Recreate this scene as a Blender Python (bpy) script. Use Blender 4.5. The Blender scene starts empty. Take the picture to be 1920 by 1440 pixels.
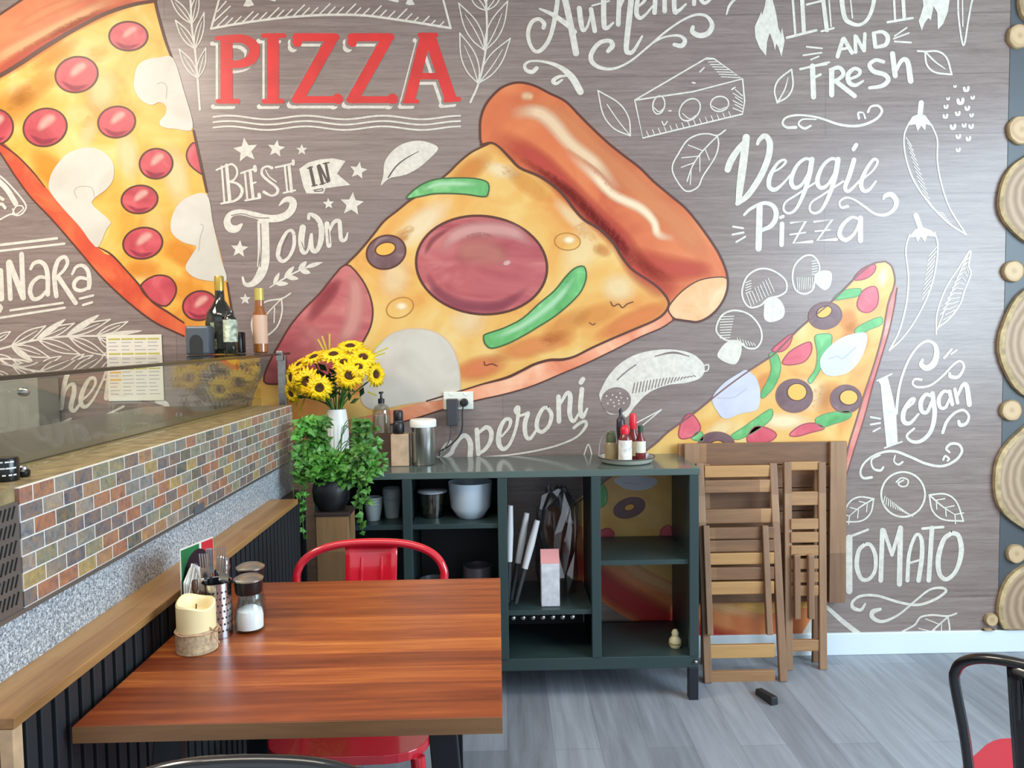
import bpy, bmesh, math, random
from mathutils import Vector, Matrix
from mathutils.geometry import tessellate_polygon

# ------------------------------------------------------------------ camera
S = bpy.context.scene
COL = S.collection
EYE = Vector((0.0, 0.0, 1.31))
FPX = 1442.0                               # focal length in pixels of the 1920x1440 frame
PITCH, YAW, ROLL = math.radians(3.15), math.radians(0.715), math.radians(-0.8)
CAM_ROT = (Matrix.Rotation(-YAW, 4, 'Z') @ Matrix.Rotation(math.pi / 2 - PITCH, 4, 'X')
           @ Matrix.Rotation(ROLL, 4, 'Z'))
cam_data = bpy.data.cameras.new('camera')
cam_data.sensor_width = 36.0
cam_data.lens = FPX / 1920.0 * 36.0
cam_data.clip_start = 0.02
cam = bpy.data.objects.new('camera', cam_data)
COL.objects.link(cam)
cam.matrix_world = Matrix.Translation(EYE) @ CAM_ROT
S.camera = cam

# ------------------------------------------------------------------ sky, daylight and lamps
S.view_settings.view_transform = 'Standard'
S.view_settings.look = 'None'
S.view_settings.exposure = 0.18
S.view_settings.gamma = 1.0
S.view_settings.use_curve_mapping = False
S.cycles.use_denoising = True
S.cycles.max_bounces = 8
S.cycles.transparent_max_bounces = 16
S.cycles.caustics_reflective = False
S.cycles.caustics_refractive = False
world = bpy.data.worlds.new('daylight')
S.world = world
world.use_nodes = True
bg = world.node_tree.nodes['Background']
bg.inputs[0].default_value = (0.78, 0.89, 1.0, 1)
bg.inputs[1].default_value = 1.05


def area(name, loc, target, sx, sy, power, col):
    d = bpy.data.lights.new(name, 'AREA')
    d.shape = 'RECTANGLE'
    d.size, d.size_y, d.energy, d.color = sx, sy, power, col
    o = bpy.data.objects.new(name, d)
    COL.objects.link(o)
    o.location = loc
    o.rotation_euler = (Vector(target) - Vector(loc)).to_track_quat('-Z', 'Y').to_euler()
    return o


area('shop_window_daylight', (3.0, 0.75, 1.75), (0.0, 2.0, 0.9), 2.3, 1.7, 150, (0.68, 0.85, 1.0))
area('ceiling_panel_light', (-0.6, 0.9, 2.93), (-0.6, 0.9, 0.0), 1.6, 0.5, 22, (1.0, 0.86, 0.70))
area('ceiling_panel_light', (-2.1, 1.6, 2.93), (-1.7, 1.8, 0.0), 1.0, 0.6, 54, (1.0, 0.88, 0.74))

# ------------------------------------------------------------------ rays of the photograph's pixels
R3 = CAM_ROT.to_3x3()


def ray(px, py):
    return R3 @ Vector(((px - 960.0) / FPX, -(py - 720.0) / FPX, -1.0))


def atX(px, py, X):
    d = ray(px, py)
    return EYE + d * (X / d.x)


def atY(px, py, Y):
    d = ray(px, py)
    return EYE + d * (Y / d.y)


def atZ(px, py, Z):
    d = ray(px, py)
    return EYE + d * ((Z - EYE.z) / d.z)


# ------------------------------------------------------------------ materials
def lin(c):
    return tuple(((v / 255.0) / 12.92 if v / 255.0 <= 0.04045 else ((v / 255.0 + 0.055) / 1.055) ** 2.4) for v in c[:3]) + (1.0,)


MATS = {}


def mat(name, rgb, rough=0.5, metal=0.0, spec=0.5, coat=0.0, emit=None, noise=None, bump=None):
    """Principled material; noise = (scale, amount) darkens and lightens the colour irregularly."""
    if name in MATS:
        return MATS[name]
    m = bpy.data.materials.new(name)
    m.use_nodes = True
    nt = m.node_tree
    b = nt.nodes['Principled BSDF']
    b.inputs['Base Color'].default_value = lin(rgb)
    b.inputs['Roughness'].default_value = rough
    b.inputs['Metallic'].default_value = metal
    b.inputs['Specular IOR Level'].default_value = spec
    b.inputs['Coat Weight'].default_value = coat
    if noise:
        tc = nt.nodes.new('ShaderNodeTexCoord')
        n = nt.nodes.new('ShaderNodeTexNoise')
        n.inputs['Scale'].default_value = noise[0]
        n.inputs['Detail'].default_value = 4
        nt.links.new(tc.outputs['Object'], n.inputs['Vector'])
        mx = nt.nodes.new('ShaderNodeMix')
        mx.data_type = 'RGBA'
        lo = tuple(max(0, v * (1 - noise[1])) for v in rgb)
        hi = tuple(min(255, v * (1 + noise[1])) for v in rgb)
        mx.inputs[6].default_value = lin(lo)
        mx.inputs[7].default_value = lin(hi)
        cr = nt.nodes.new('ShaderNodeMapRange')
        cr.inputs[1].default_value, cr.inputs[2].default_value = 0.3, 0.7
        nt.links.new(n.outputs['Fac'], cr.inputs[0])
        nt.links.new(cr.outputs[0], mx.inputs[0])
        nt.links.new(mx.outputs[2], b.inputs['Base Color'])
    if bump:
        tc = nt.nodes.new('ShaderNodeTexCoord')
        n = nt.nodes.new('ShaderNodeTexNoise')
        n.inputs['Scale'].default_value = bump[0]
        nt.links.new(tc.outputs['Object'], n.inputs['Vector'])
        bp = nt.nodes.new('ShaderNodeBump')
        bp.inputs['Strength'].default_value = bump[1]
        bp.inputs['Distance'].default_value = 0.002
        nt.links.new(n.outputs['Fac'], bp.inputs['Height'])
        nt.links.new(bp.outputs[0], b.inputs['Normal'])
    MATS[name] = m
    return m


class NT:
    """Small helper to wire node materials."""

    def __init__(self, name):
        self.m = bpy.data.materials.new(name)
        self.m.use_nodes = True
        self.t = self.m.node_tree
        self.b = self.t.nodes['Principled BSDF']
        MATS[name] = self.m

    def n(self, kind, **kw):
        x = self.t.nodes.new(kind)
        for k, v in kw.items():
            setattr(x, k, v)
        return x

    def l(self, a, b):
        self.t.links.new(a, b)

    def ramp(self, src, stops, const=False):
        r = self.n('ShaderNodeValToRGB')
        if const:
            r.color_ramp.interpolation = 'CONSTANT'
        el = r.color_ramp.elements
        while len(el) < len(stops):
            el.new(0.5)
        for e, (p, c) in zip(el, stops):
            e.position = p
            e.color = lin(c)
        self.l(src, r.inputs[0])
        return r.outputs[0]

    def coords(self, scale=(1, 1, 1), rot=(0, 0, 0), loc=(0, 0, 0)):
        tc = self.n('ShaderNodeTexCoord')
        mp = self.n('ShaderNodeMapping')
        mp.inputs['Scale'].default_value = scale
        mp.inputs['Rotation'].default_value = rot
        mp.inputs['Location'].default_value = loc
        self.l(tc.outputs['Object'], mp.inputs[0])
        return mp.outputs[0]

    def noise(self, vec, scale, detail=4, rough=0.55, dist=0.0):
        x = self.n('ShaderNodeTexNoise')
        x.inputs['Scale'].default_value = scale
        x.inputs['Detail'].default_value = detail
        x.inputs['Roughness'].default_value = rough
        x.inputs['Distortion'].default_value = dist
        self.l(vec, x.inputs['Vector'])
        return x.outputs['Fac']

    def mix(self, fac, a, b, mode='MIX'):
        x = self.n('ShaderNodeMix', data_type='RGBA', blend_type=mode)
        if isinstance(fac, float):
            x.inputs[0].default_value = fac
        else:
            self.l(fac, x.inputs[0])
        for s, v in ((6, a), (7, b)):
            if isinstance(v, tuple):
                x.inputs[s].default_value = v
            else:
                self.l(v, x.inputs[s])
        return x.outputs[2]


def wood(name, stops, along='x', stave=0.06, length=0.5, rough=0.4, grain=1.0, mixf=0.55):
    """Glued staves with stretched grain; along = the axis the boards run along."""
    w = NT(name)
    rot = {'x': (0, 0, 0), 'y': (0, 0, math.pi / 2), 'z': (0, math.pi / 2, 0)}[along]
    v = w.coords(rot=rot)
    br = w.n('ShaderNodeTexBrick')
    br.inputs['Color1'].default_value = (0, 0, 0, 1)
    br.inputs['Color2'].default_value = (1, 1, 1, 1)
    br.inputs['Mortar'].default_value = (0.35, 0.35, 0.35, 1)
    br.inputs['Mortar Size'].default_value = 0.0
    br.inputs['Scale'].default_value = 1.0
    br.inputs['Brick Width'].default_value = length
    br.inputs['Row Height'].default_value = stave
    br.offset = 0.37
    w.l(v, br.inputs['Vector'])
    g = w.noise(w.coords(scale=(2.2 * grain if along == 'x' else 28 * grain, 2.2 * grain if along == 'y' else 28 * grain,
                                2.2 * grain if along == 'z' else 28 * grain)), 1.6, 6, 0.62, 0.4)
    s = w.mix(mixf, br.outputs['Color'], g)
    mr = w.n('ShaderNodeMapRange')
    mr.inputs[1].default_value, mr.inputs[2].default_value = 0.12, 0.88
    w.l(s, mr.inputs[0])
    c = w.ramp(mr.outputs[0], stops)
    w.l(c, w.b.inputs['Base Color'])
    w.b.inputs['Roughness'].default_value = rough
    return w.m


def glass_mat(name, tint=(235, 242, 238), f0=0.06, rough=0.0):
    """Clear pane: see-through with a mirror layer that grows towards grazing angles."""
    w = NT(name)
    t = w.t
    tr = w.n('ShaderNodeBsdfTransparent')
    tr.inputs[0].default_value = lin(tint)
    gl = w.n('ShaderNodeBsdfGlossy')
    gl.inputs['Roughness'].default_value = rough
    lw = w.n('ShaderNodeLayerWeight')
    lw.inputs['Blend'].default_value = 0.5
    p = w.n('ShaderNodeMath', operation='POWER')
    w.l(lw.outputs['Facing'], p.inputs[0])
    p.inputs[1].default_value = 5.0
    ma = w.n('ShaderNodeMath', operation='MULTIPLY_ADD')
    w.l(p.outputs[0], ma.inputs[0])
    ma.inputs[1].default_value = 1.0 - f0
    ma.inputs[2].default_value = f0
    mx = w.n('ShaderNodeMixShader')
    w.l(ma.outputs[0], mx.inputs[0])
    w.l(tr.outputs[0], mx.inputs[1])
    w.l(gl.outputs[0], mx.inputs[2])
    out = [n for n in t.nodes if n.type == 'OUTPUT_MATERIAL'][0]
    w.l(mx.outputs[0], out.inputs['Surface'])
    t.nodes.remove(w.b)
    return w.m


# ------------------------------------------------------------------ mesh building
def catmull(pts, closed=False, sub=6):
    pts = [Vector(p) for p in pts]
    n = len(pts)
    if n < 3 and not closed:
        return pts
    out = []
    for i in range(n if closed else n - 1):
        p1, p2 = pts[i], pts[(i + 1) % n]
        p0 = pts[i - 1] if (closed or i > 0) else p1 * 2 - p2
        p3 = pts[(i + 2) % n] if (closed or i < n - 2) else p2 * 2 - p1
        for k in range(sub):
            t = k / sub
            out.append(0.5 * ((2 * p1) + (p2 - p0) * t + (2 * p0 - 5 * p1 + 4 * p2 - p3) * t * t
                              + (3 * p1 - p0 - 3 * p2 + p3) * t ** 3))
    if not closed:
        out.append(pts[-1])
    return out


class MB:
    def __init__(self):
        self.v, self.f = [], []

    def add(self, vs, fs):
        b = len(self.v)
        self.v += [tuple(x) for x in vs]
        self.f += [tuple(i + b for i in q) for q in fs]
        return self

    def box(self, lo, hi, M=None):
        (x0, y0, z0), (x1, y1, z1) = lo, hi
        vs = [Vector(p) for p in ((x0, y0, z0), (x1, y0, z0), (x1, y1, z0), (x0, y1, z0), (x0, y0, z1), (x1, y0, z1), (x1, y1, z1), (x0, y1, z1))]
        if M is not None:
            vs = [M @ p for p in vs]
        return self.add(vs, [(0, 3, 2, 1), (4, 5, 6, 7), (0, 1, 5, 4), (1, 2, 6, 5), (2, 3, 7, 6), (3, 0, 4, 7)])

    def bar(self, a, b, w, t, up=(0, 0, 1)):
        """Rectangular bar from a to b; w across (perpendicular to up), t along up."""
        a, b = Vector(a), Vector(b)
        d = (b - a).normalized()
        s = d.cross(Vector(up)).normalized()
        u = s.cross(d).normalized()
        vs = []
        for p in (a, b):
            for i, j in ((-1, -1), (1, -1), (1, 1), (-1, 1)):
                vs.append(p + s * (i * w / 2) + u * (j * t / 2))
        return self.add(vs, [(0, 3, 2, 1), (4, 5, 6, 7), (0, 1, 5, 4), (1, 2, 6, 5), (2, 3, 7, 6), (3, 0, 4, 7)])

    def tube(self, pts, r, seg=10, closed=False, cap=True):
        pts = [Vector(p) for p in pts]
        n = len(pts)
        rs = r if isinstance(r, (list, tuple)) else [r] * n
        frames = []
        ref = None
        for i in range(n):
            d = (pts[(i + 1) % n] - pts[i - 1]) if (closed or 0 < i < n - 1) else (pts[min(i + 1, n - 1)] - pts[max(i - 1, 0)])
            d = d.normalized() if d.length > 1e-9 else Vector((0, 0, 1))
            if ref is None:
                ref = Vector((0, 0, 1)) if abs(d.z) < 0.9 else Vector((1, 0, 0))
            s = d.cross(ref)
            s = s.normalized() if s.length > 1e-6 else d.orthogonal().normalized()
            ref = s.cross(d).normalized()
            frames.append((s, ref))
        vs = []
        for p, (s, u), rr in zip(pts, frames, rs):
            for k in range(seg):
                a = 2 * math.pi * k / seg
                vs.append(p + s * (math.cos(a) * rr) + u * (math.sin(a) * rr))
        fs = []
        for i in range(n if closed else n - 1):
            j = (i + 1) % n
            for k in range(seg):
                q = (k + 1) % seg
                fs.append((i * seg + k, i * seg + q, j * seg + q, j * seg + k))
        if cap and not closed:
            fs.append(tuple(range(seg))[::-1])
            fs.append(tuple((n - 1) * seg + k for k in range(seg)))
        return self.add(vs, fs)

    def lathe(self, prof, c=(0, 0, 0), seg=28, M=None):
        """prof = [(radius, height)...] turned around z; ends on the axis close the body."""
        c = Vector(c)
        vs, rows = [], []
        for r, h in prof:
            if r < 1e-6:
                rows.append([len(vs)])
                vs.append(Vector((0, 0, h)))
            else:
                rows.append(list(range(len(vs), len(vs) + seg)))
                vs += [Vector((r * math.cos(2 * math.pi * k / seg), r * math.sin(2 * math.pi * k / seg), h)) for k in range(seg)]
        fs = []
        for a, b in zip(rows, rows[1:]):
            for k in range(seg):
                q = (k + 1) % seg
                if len(a) == 1 and len(b) == 1:
                    continue
                if len(a) == 1:
                    fs.append((a[0], b[q], b[k]))
                elif len(b) == 1:
                    fs.append((a[k], a[q], b[0]))
                else:
                    fs.append((a[k], a[q], b[q], b[k]))
        vs = [(M @ p if M is not None else p) + c for p in vs]
        return self.add(vs, fs)

    def prism(self, poly, n, t):
        """Closed outline poly (3-D points in one plane) thickened by t along n."""
        poly = [Vector(p) for p in poly]
        n = Vector(n).normalized() * t
        k = len(poly)
        tri = tessellate_polygon([poly])
        vs = poly + [p + n for p in poly]
        fs = [tuple(q) for q in tri] + [tuple(i + k for i in q[::-1]) for q in tri]
        fs += [(i, (i + 1) % k, (i + 1) % k + k, i + k) for i in range(k)]
        return self.add(vs, fs)

    def ball(self, c, r, seg=14, rings=8, sz=1.0):
        prof = [(max(0.0, r * math.sin(math.pi * i / rings)) if 0 < i < rings else 0.0, -r * sz * math.cos(math.pi * i / rings)) for i in range(rings + 1)]
        return self.lathe(prof, c, seg)

    def build(self, name, material, parent=None, bevel=0.0, smooth=True, loc=None):
        me = bpy.data.meshes.new(name)
        o = Vector(loc) if loc is not None else Vector((0, 0, 0))
        me.from_pydata([tuple(Vector(p) - o) for p in self.v], [], self.f)
        me.update()
        bm = bmesh.new()
        bm.from_mesh(me)
        bmesh.ops.recalc_face_normals(bm, faces=bm.faces)
        bm.to_mesh(me)
        bm.free()
        me.materials.append(material)
        ob = bpy.data.objects.new(name, me)
        COL.objects.link(ob)
        if parent is not None:
            ob.parent = parent
            off = Vector((0, 0, 0))
            q = parent
            while q is not None:
                off += Vector(q.location)
                q = q.parent
            ob.location = (o - off) if loc is not None else -off
        elif loc is not None:
            ob.location = o
        if bevel:
            md = ob.modifiers.new('bevel', 'BEVEL')
            md.width, md.segments, md.limit_method, md.angle_limit = bevel, 2, 'ANGLE', math.radians(40)
        if smooth:
            for p in me.polygons:
                p.use_smooth = True
            if not bevel:
                me.set_sharp_from_angle(angle=math.radians(38))
        return ob


def tag(o, label=None, cat=None, group=None, kind=None):
    for k, v in (('label', label), ('category', cat), ('group', group), ('kind', kind)):
        if v:
            o[k] = v
    return o


def thing(name, label, cat, loc=(0, 0, 0), group=None):
    o = bpy.data.objects.new(name, None)
    o.empty_display_size = 0.05
    COL.objects.link(o)
    o.location = loc
    return tag(o, label, cat, group)


def struct(o):
    o['kind'] = 'structure'
    return o


def copy_tree(o, parent=None):
    c = o.copy()
    COL.objects.link(c)
    c.parent = parent
    for ch in list(o.children):
        copy_tree(ch, c)
    return c

# ================================================================== THE ROOM
WALL_Y = 3.10
M_plaster = mat('warm_plaster', (206, 198, 186), 0.8)
M_ceiling = mat('white_ceiling', (225, 222, 216), 0.9)
M_white = mat('white_paint', (222, 230, 234), 0.45)


def floor_mat():
    w = NT('grey_wood_floor')
    v = w.coords(rot=(0, 0, math.pi / 2))
    br = w.n('ShaderNodeTexBrick')
    br.inputs['Color1'].default_value = (0.25, 0.25, 0.25, 1)
    br.inputs['Color2'].default_value = (0.8, 0.8, 0.8, 1)
    br.inputs['Mortar'].default_value = (0.1, 0.1, 0.1, 1)
    br.inputs['Mortar Size'].default_value = 0.0012
    br.inputs['Scale'].default_value = 1.0
    br.inputs['Brick Width'].default_value = 1.2
    br.inputs['Row Height'].default_value = 0.15
    w.l(v, br.inputs['Vector'])
    g = w.noise(w.coords(scale=(22, 1.6, 1)), 1.5, 6, 0.6, 0.5)
    s = w.mix(0.6, br.outputs['Color'], g)
    c = w.ramp(s, [(0.1, (84, 88, 94)), (0.45, (130, 134, 142)), (0.8, (164, 169, 178))])
    w.l(c, w.b.inputs['Base Color'])
    w.b.inputs['Roughness'].default_value = 0.42
    return w.m


struct(MB().box((-3.3, -2.2, -0.05), (3.2, WALL_Y + 0.15, 0.0)).build('floor', floor_mat(), smooth=False))
struct(MB().box((-3.3, WALL_Y, 0.0), (3.2, WALL_Y + 0.15, 3.0)).build('wall_back', M_plaster, smooth=False))
struct(MB().box((-3.45, -2.2, 0.0), (-3.3, WALL_Y + 0.15, 3.0)).build('wall_left', M_plaster, smooth=False))
struct(MB().box((-3.3, -2.2, 3.0), (3.35, WALL_Y + 0.15, 3.1)).build('ceiling', M_ceiling, smooth=False))
wr = MB()
wr.box((3.2, -2.2, 0.0), (3.35, WALL_Y + 0.15, 0.85))
wr.box((3.2, -2.2, 2.65), (3.35, WALL_Y + 0.15, 3.0))
wr.box((3.2, 2.05, 0.85), (3.35, WALL_Y + 0.15, 2.65))
wr.box((3.2, -2.2, 0.85), (3.35, -0.6, 2.65))
struct(wr.build('wall_right', M_plaster, smooth=False))
win = MB()
win.box((3.22, -0.6, 0.85), (3.3, -0.54, 2.65)).box((3.22, 1.99, 0.85), (3.3, 2.05, 2.65)).box((3.22, -0.54, 0.85), (3.3, 1.99, 0.91))
win.box((3.22, -0.54, 2.59), (3.3, 1.99, 2.65)).box((3.22, 0.70, 0.91), (3.3, 0.76, 2.59))
wo = struct(win.build('window_1', M_white, smooth=False))
MB().box((3.25, -0.54, 0.91), (3.256, 0.70, 2.59)).box((3.25, 0.76, 0.91), (3.256, 1.99, 2.59)).build('window_pane', glass_mat('window_glass'), wo, smooth=False)
bx1 = atY(1560, 1210, WALL_Y).x
struct(MB().box((-3.3, WALL_Y - 0.014, 0.0), (3.2, WALL_Y, 0.092)).build('baseboard_back', M_white, bevel=0.003, smooth=False))

# ================================================================== SERVING COUNTER ALONG THE LEFT
XF = -0.74          # face of tiles and granite
Y0, Y1 = 1.0, 2.69  # near and far end of the counter
M_ledge = wood('pale_oak_staves', [(0.0, (84, 56, 34)), (0.3, (136, 96, 56)), (0.6, (172, 128, 78)), (0.9, (192, 152, 98))], 'y', 0.05, 0.6, 0.42)
M_darkwood = wood('dark_end_wood', [(0.0, (48, 26, 20)), (0.6, (92, 56, 40)), (1.0, (122, 84, 60))], 'z', 0.08, 0.9, 0.5)
M_black = mat('matt_black_paint', (30, 32, 36), 0.55)
M_steel = mat('brushed_steel', (172, 170, 166), 0.32, 1.0, noise=(60, 0.06))
M_dullsteel = mat('dull_steel_sheet', (140, 132, 126), 0.45, 0.8)
M_tan = mat('tan_counter_laminate', (134, 118, 86), 0.35, noise=(30, 0.22))


def granite_mat():
    w = NT('grey_speckled_granite')
    v = w.coords()
    a = w.noise(v, 170, 2, 0.7)
    b = w.noise(v, 380, 1, 0.5)
    s = w.mix(0.45, a, b)
    c = w.ramp(s, [(0.36, (70, 76, 86)), (0.45, (138, 144, 152)), (0.54, (178, 182, 186)), (0.64, (228, 229, 230))])
    w.l(c, w.b.inputs['Base Color'])
    w.b.inputs['Roughness'].default_value = 0.35
    return w.m


def tile_mat():
    w = NT('slate_mosaic_tiles')
    tc = w.n('ShaderNodeTexCoord')
    sp = w.n('ShaderNodeSeparateXYZ')
    w.l(tc.outputs['Object'], sp.inputs[0])
    cb = w.n('ShaderNodeCombineXYZ')
    w.l(sp.outputs['Y'], cb.inputs['X'])
    w.l(sp.outputs['Z'], cb.inputs['Y'])
    br = w.n('ShaderNodeTexBrick')
    br.inputs['Color1'].default_value = (0, 0, 0, 1)
    br.inputs['Color2'].default_value = (1, 1, 1, 1)
    br.inputs['Mortar'].default_value = (0, 0, 0, 1)
    br.inputs['Mortar Size'].default_value = 0.0011
    br.inputs['Mortar Smooth'].default_value = 0.0
    br.inputs['Scale'].default_value = 1.0
    br.inputs['Brick Width'].default_value = 0.0585
    br.inputs['Row Height'].default_value = 0.0265
    br.offset = 0.42
    w.l(cb.outputs[0], br.inputs['Vector'])
    hue = w.ramp(br.outputs['Color'], [
        (0.0, (178, 108, 82)), (0.09, (128, 128, 130)), (0.17, (184, 160, 100)), (0.24, (110, 98, 106)), (0.32, (182, 118, 86)),
        (0.40, (142, 146, 142)), (0.48, (116, 104, 112)), (0.54, (180, 132, 96)), (0.60, (140, 142, 118)), (0.67, (86, 90, 86)),
        (0.72, (164, 152, 144)), (0.79, (172, 108, 90)), (0.86, (134, 138, 144)), (0.93, (150, 150, 132))], const=True)
    f = w.noise(tc.outputs['Object'], 70, 6, 0.7, 0.8)
    var = w.ramp(f, [(0.28, (110, 100, 98)), (0.45, (210, 204, 200)), (0.58, (250, 246, 240)), (0.75, (255, 252, 214))])
    c = w.mix(0.75, hue, var, 'MULTIPLY')
    f2 = w.noise(tc.outputs['Object'], 42, 4, 0.6, 1.2)
    c = w.mix(0.34, c, w.ramp(f2, [(0.36, (92, 84, 92)), (0.47, (140, 142, 128)), (0.56, (176, 128, 90)), (0.66, (190, 166, 104))]))
    g = w.mix(br.outputs['Fac'], c, lin((226, 222, 216)))
    w.l(g, w.b.inputs['Base Color'])
    w.b.inputs['Roughness'].default_value = 0.38
    bp = w.n('ShaderNodeBump')
    bp.inputs['Strength'].default_value = 0.5
    bp.inputs['Distance'].default_value = 0.0015
    inv = w.n('ShaderNodeMath', operation='SUBTRACT')
    inv.inputs[0].default_value = 1.0
    w.l(br.outputs['Fac'], inv.inputs[1])
    w.l(inv.outputs[0], bp.inputs['Height'])
    w.l(bp.outputs[0], w.b.inputs['Normal'])
    return w.m


counter = thing('serving_counter', 'long serving counter faced with slate mosaic tiles, grey granite and black slats', 'counter', (-0.95, 1.85, 0))
MB().box((-1.24, Y0 + 0.03, 0.0), (-0.775, Y1, 1.078)).build('body', mat('counter_core', (70, 68, 66), 0.6), counter, smooth=False)
MB().box((-0.776, Y0 + 0.02, 0.80), (XF, Y1, 0.906)).build('granite_band', granite_mat(), counter, bevel=0.002, smooth=False)
tp = MB().box((-0.776, 1.168, 0.913), (XF + 0.003, Y1, 1.0985)).build('mosaic_tile_panel', tile_mat(), counter, smooth=False, loc=(XF, 1.168, 0.913))
MB().box((-0.777, Y0 + 0.02, 0.906), (XF + 0.005, Y1, 0.913)).build('metal_trim', M_dullsteel, counter, smooth=False)
MB().box((-1.25, Y0 + 0.02, 1.078), (XF - 0.004, Y1 - 0.001, 1.0995)).build('counter_top', M_tan, counter, smooth=False)
MB().box((-1.235, Y0 + 0.05, 1.0995), (-0.875, Y1 - 0.02, 1.103)).build('steel_work_surface', mat('work_surface_steel', (96, 100, 96), 0.3, 0.7), counter, smooth=False)
gr = MB().box((-0.777, Y0 + 0.02, 0.913), (XF + 0.002, 1.166, 1.078)).build('vent_grille', M_dullsteel, counter, smooth=False)
sl = MB()
for r in range(6):
    for k in range(16):
        y = 1.012 + 0.0105 * k
        z = 0.924 + 0.0262 * r
        if y < 1.155:
            sl.bar((XF + 0.0016, y, z), (XF + 0.0016, y + 0.008, z + 0.018), 0.0022, 0.0036, (1, 0, 0))
sl.build('grille_slots', mat('slot_black', (10, 10, 11), 0.8), gr, smooth=False)
fl = MB().box((-0.70, Y0 + 0.02, 0.0), (-0.668, 2.45, 0.806))
y = Y0 + 0.035
while y < 2.44:
    fl.box((-0.668, y, 0.0), (-0.659, y + 0.024, 0.806))
    y += 0.035
fl.build('black_slat_panel', M_black, counter, bevel=0.0015, smooth=False)
MB().box((-0.777, Y0, 0.8065), (-0.652, 2.42, 0.8225)).build('wooden_ledge', M_ledge, counter, bevel=0.0015, smooth=False)
MB().box((-0.672, Y0 - 0.001, 0.0), (-0.655, Y0 + 0.02, 0.806)).build('end_trim', mat('pale_trim_wood', (196, 160, 124), 0.5, noise=(25, 0.1)), counter, smooth=False)
MB().box((-1.24, Y0, 0.0), (-0.672, Y0 + 0.02, 0.806)).build('end_panel', M_darkwood, counter, smooth=False)
MB().box((-0.775, 2.45, 0.0), (-0.70, Y1, 0.80)).build('far_end_panel', M_black, counter, smooth=False)
cl = atX(370, 955, XF)
MB().box((XF, cl.y - 0.03, cl.z - 0.007), (XF + 0.006, cl.y + 0.03, cl.z + 0.012)).build('bracket', mat('grey_bracket', (92, 94, 98), 0.5), counter, smooth=False)

# ------------------------------------------------------------------ glass guard on the counter
XP = -0.845
guard = thing('glass_guard', 'clear glass guard with a glass shelf on top standing on the tiled counter', 'glass screen', (XP, 1.9, 1.1))
za, zb = 1.2625, 1.2805
Ya, Yb = 0.98, 3.06
M_glass = glass_mat('clear_glass', (248, 250, 246), 0.035)
MB().add([(x, y, z) for x in (XP - 0.004, XP + 0.004) for (y, z) in ((Ya, 1.1), (Y1 - 0.005, 1.1), (Y1 - 0.005, zb - 0.014), (Ya, za - 0.012))],
         [(0, 1, 2, 3), (7, 6, 5, 4), (0, 4, 5, 1), (1, 5, 6, 2), (2, 6, 7, 3), (3, 7, 4, 0)]).build('front_pane', M_glass, guard, smooth=False)
MB().add([(x, y, z + d) for d in (-0.008, 0.0) for (x, y, z) in ((XP - 0.43, Ya, za), (XP, Ya, za), (XP, Yb, zb), (XP - 0.43, Yb, zb))],
         [(0, 3, 2, 1), (4, 5, 6, 7), (0, 1, 5, 4), (1, 2, 6, 5), (2, 3, 7, 6), (3, 0, 4, 7)]).build('glass_shelf', glass_mat('shelf_glass', (236, 240, 232), 0.06), guard, smooth=False)
MB().bar((XP + 0.003, Ya, za - 0.005), (XP + 0.003, Yb, zb - 0.005), 0.006, 0.0075).build('shelf_edge_strip', mat('dark_edge_strip', (52, 46, 38), 0.25), guard, smooth=False)
for py in (735,):
    p = atX(32, py, XP)
    m = Matrix.Rotation(math.pi / 2, 4, 'Y')
    MB().lathe([(0, 0), (0.006, 0), (0.0075, 0.004), (0.0075, 0.012), (0.005, 0.016), (0, 0.017)], (XP + 0.004, p.y, p.z), 16, m).build('standoff_knob', M_steel, guard)
p = atY(548, 672, 2.95)
MB().box((XP - 0.012, 2.93, zb - 0.03), (XP + 0.012, 2.945, zb + 0.006)).build('shelf_clip', M_steel, guard, smooth=False, bevel=0.001)
MB().box((-0.86, 2.955, 0.0), (-0.83, 2.985, zb - 0.010)).build('support_post', M_steel, guard, bevel=0.002, smooth=False)

# ------------------------------------------------------------------ what stands behind and on the counter
cab = thing('steel_cabinet', 'grey steel kitchen cabinet seen through the glass at the far left', 'cabinet', (-2.2, 3.01, 0))
xr = atY(112, 760, 3.08).x
zt = atY(60, 704, 2.94).z
MB().box((-2.75, 2.94, 0.06), (xr, 3.08, zt)).build('body', mat('grey_cabinet_steel', (150, 146, 136), 0.45, 0.35), cab, bevel=0.004, smooth=False)
MB().box((-2.74, 2.96, 0.0), (xr - 0.02, 3.07, 0.06)).build('kick_board', M_black, cab, smooth=False)

pz = 1.1001
p = atZ(8, 897, pz)
g = thing('pepper_grinder', 'black jar with white marks standing on the counter top at the far left', 'jar', (-0.79, p.y, pz))
gx = atX(8, 890, -0.785)
MB().lathe([(0, 0), (0.018, 0), (0.019, 0.004), (0.019, 0.034), (0.017, 0.037), (0, 0.037)], (-0.795, gx.y + 0.02, pz), 24).build('jar', mat('gloss_black', (16, 17, 19), 0.25), g)
mk = MB()
for k, (dz, w_) in enumerate(((0.031, 0.006), (0.021, 0.008), (0.010, 0.005))):
    for a0 in (-0.45, 0.0, 0.35):
        a = a0 - 0.9 + 0.1 * k
        c0 = Vector((-0.795 + 0.0193 * math.cos(a), gx.y + 0.02 + 0.0193 * math.sin(a), pz + dz))
        t_ = Vector((-math.sin(a), math.cos(a), 0)) * w_ / 2
        mk.bar(c0 - t_, c0 + t_, 0.0006, 0.0022)
mk.build('white_mark', mat('label_white', (228, 228, 224), 0.5), g, smooth=False)
k1 = atX(44, 896, -0.79)
g = thing('bottle_stopper', 'small black stopper with a silver top lying on the counter top above the first tiles', 'stopper', (-0.79, k1.y, pz))
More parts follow.
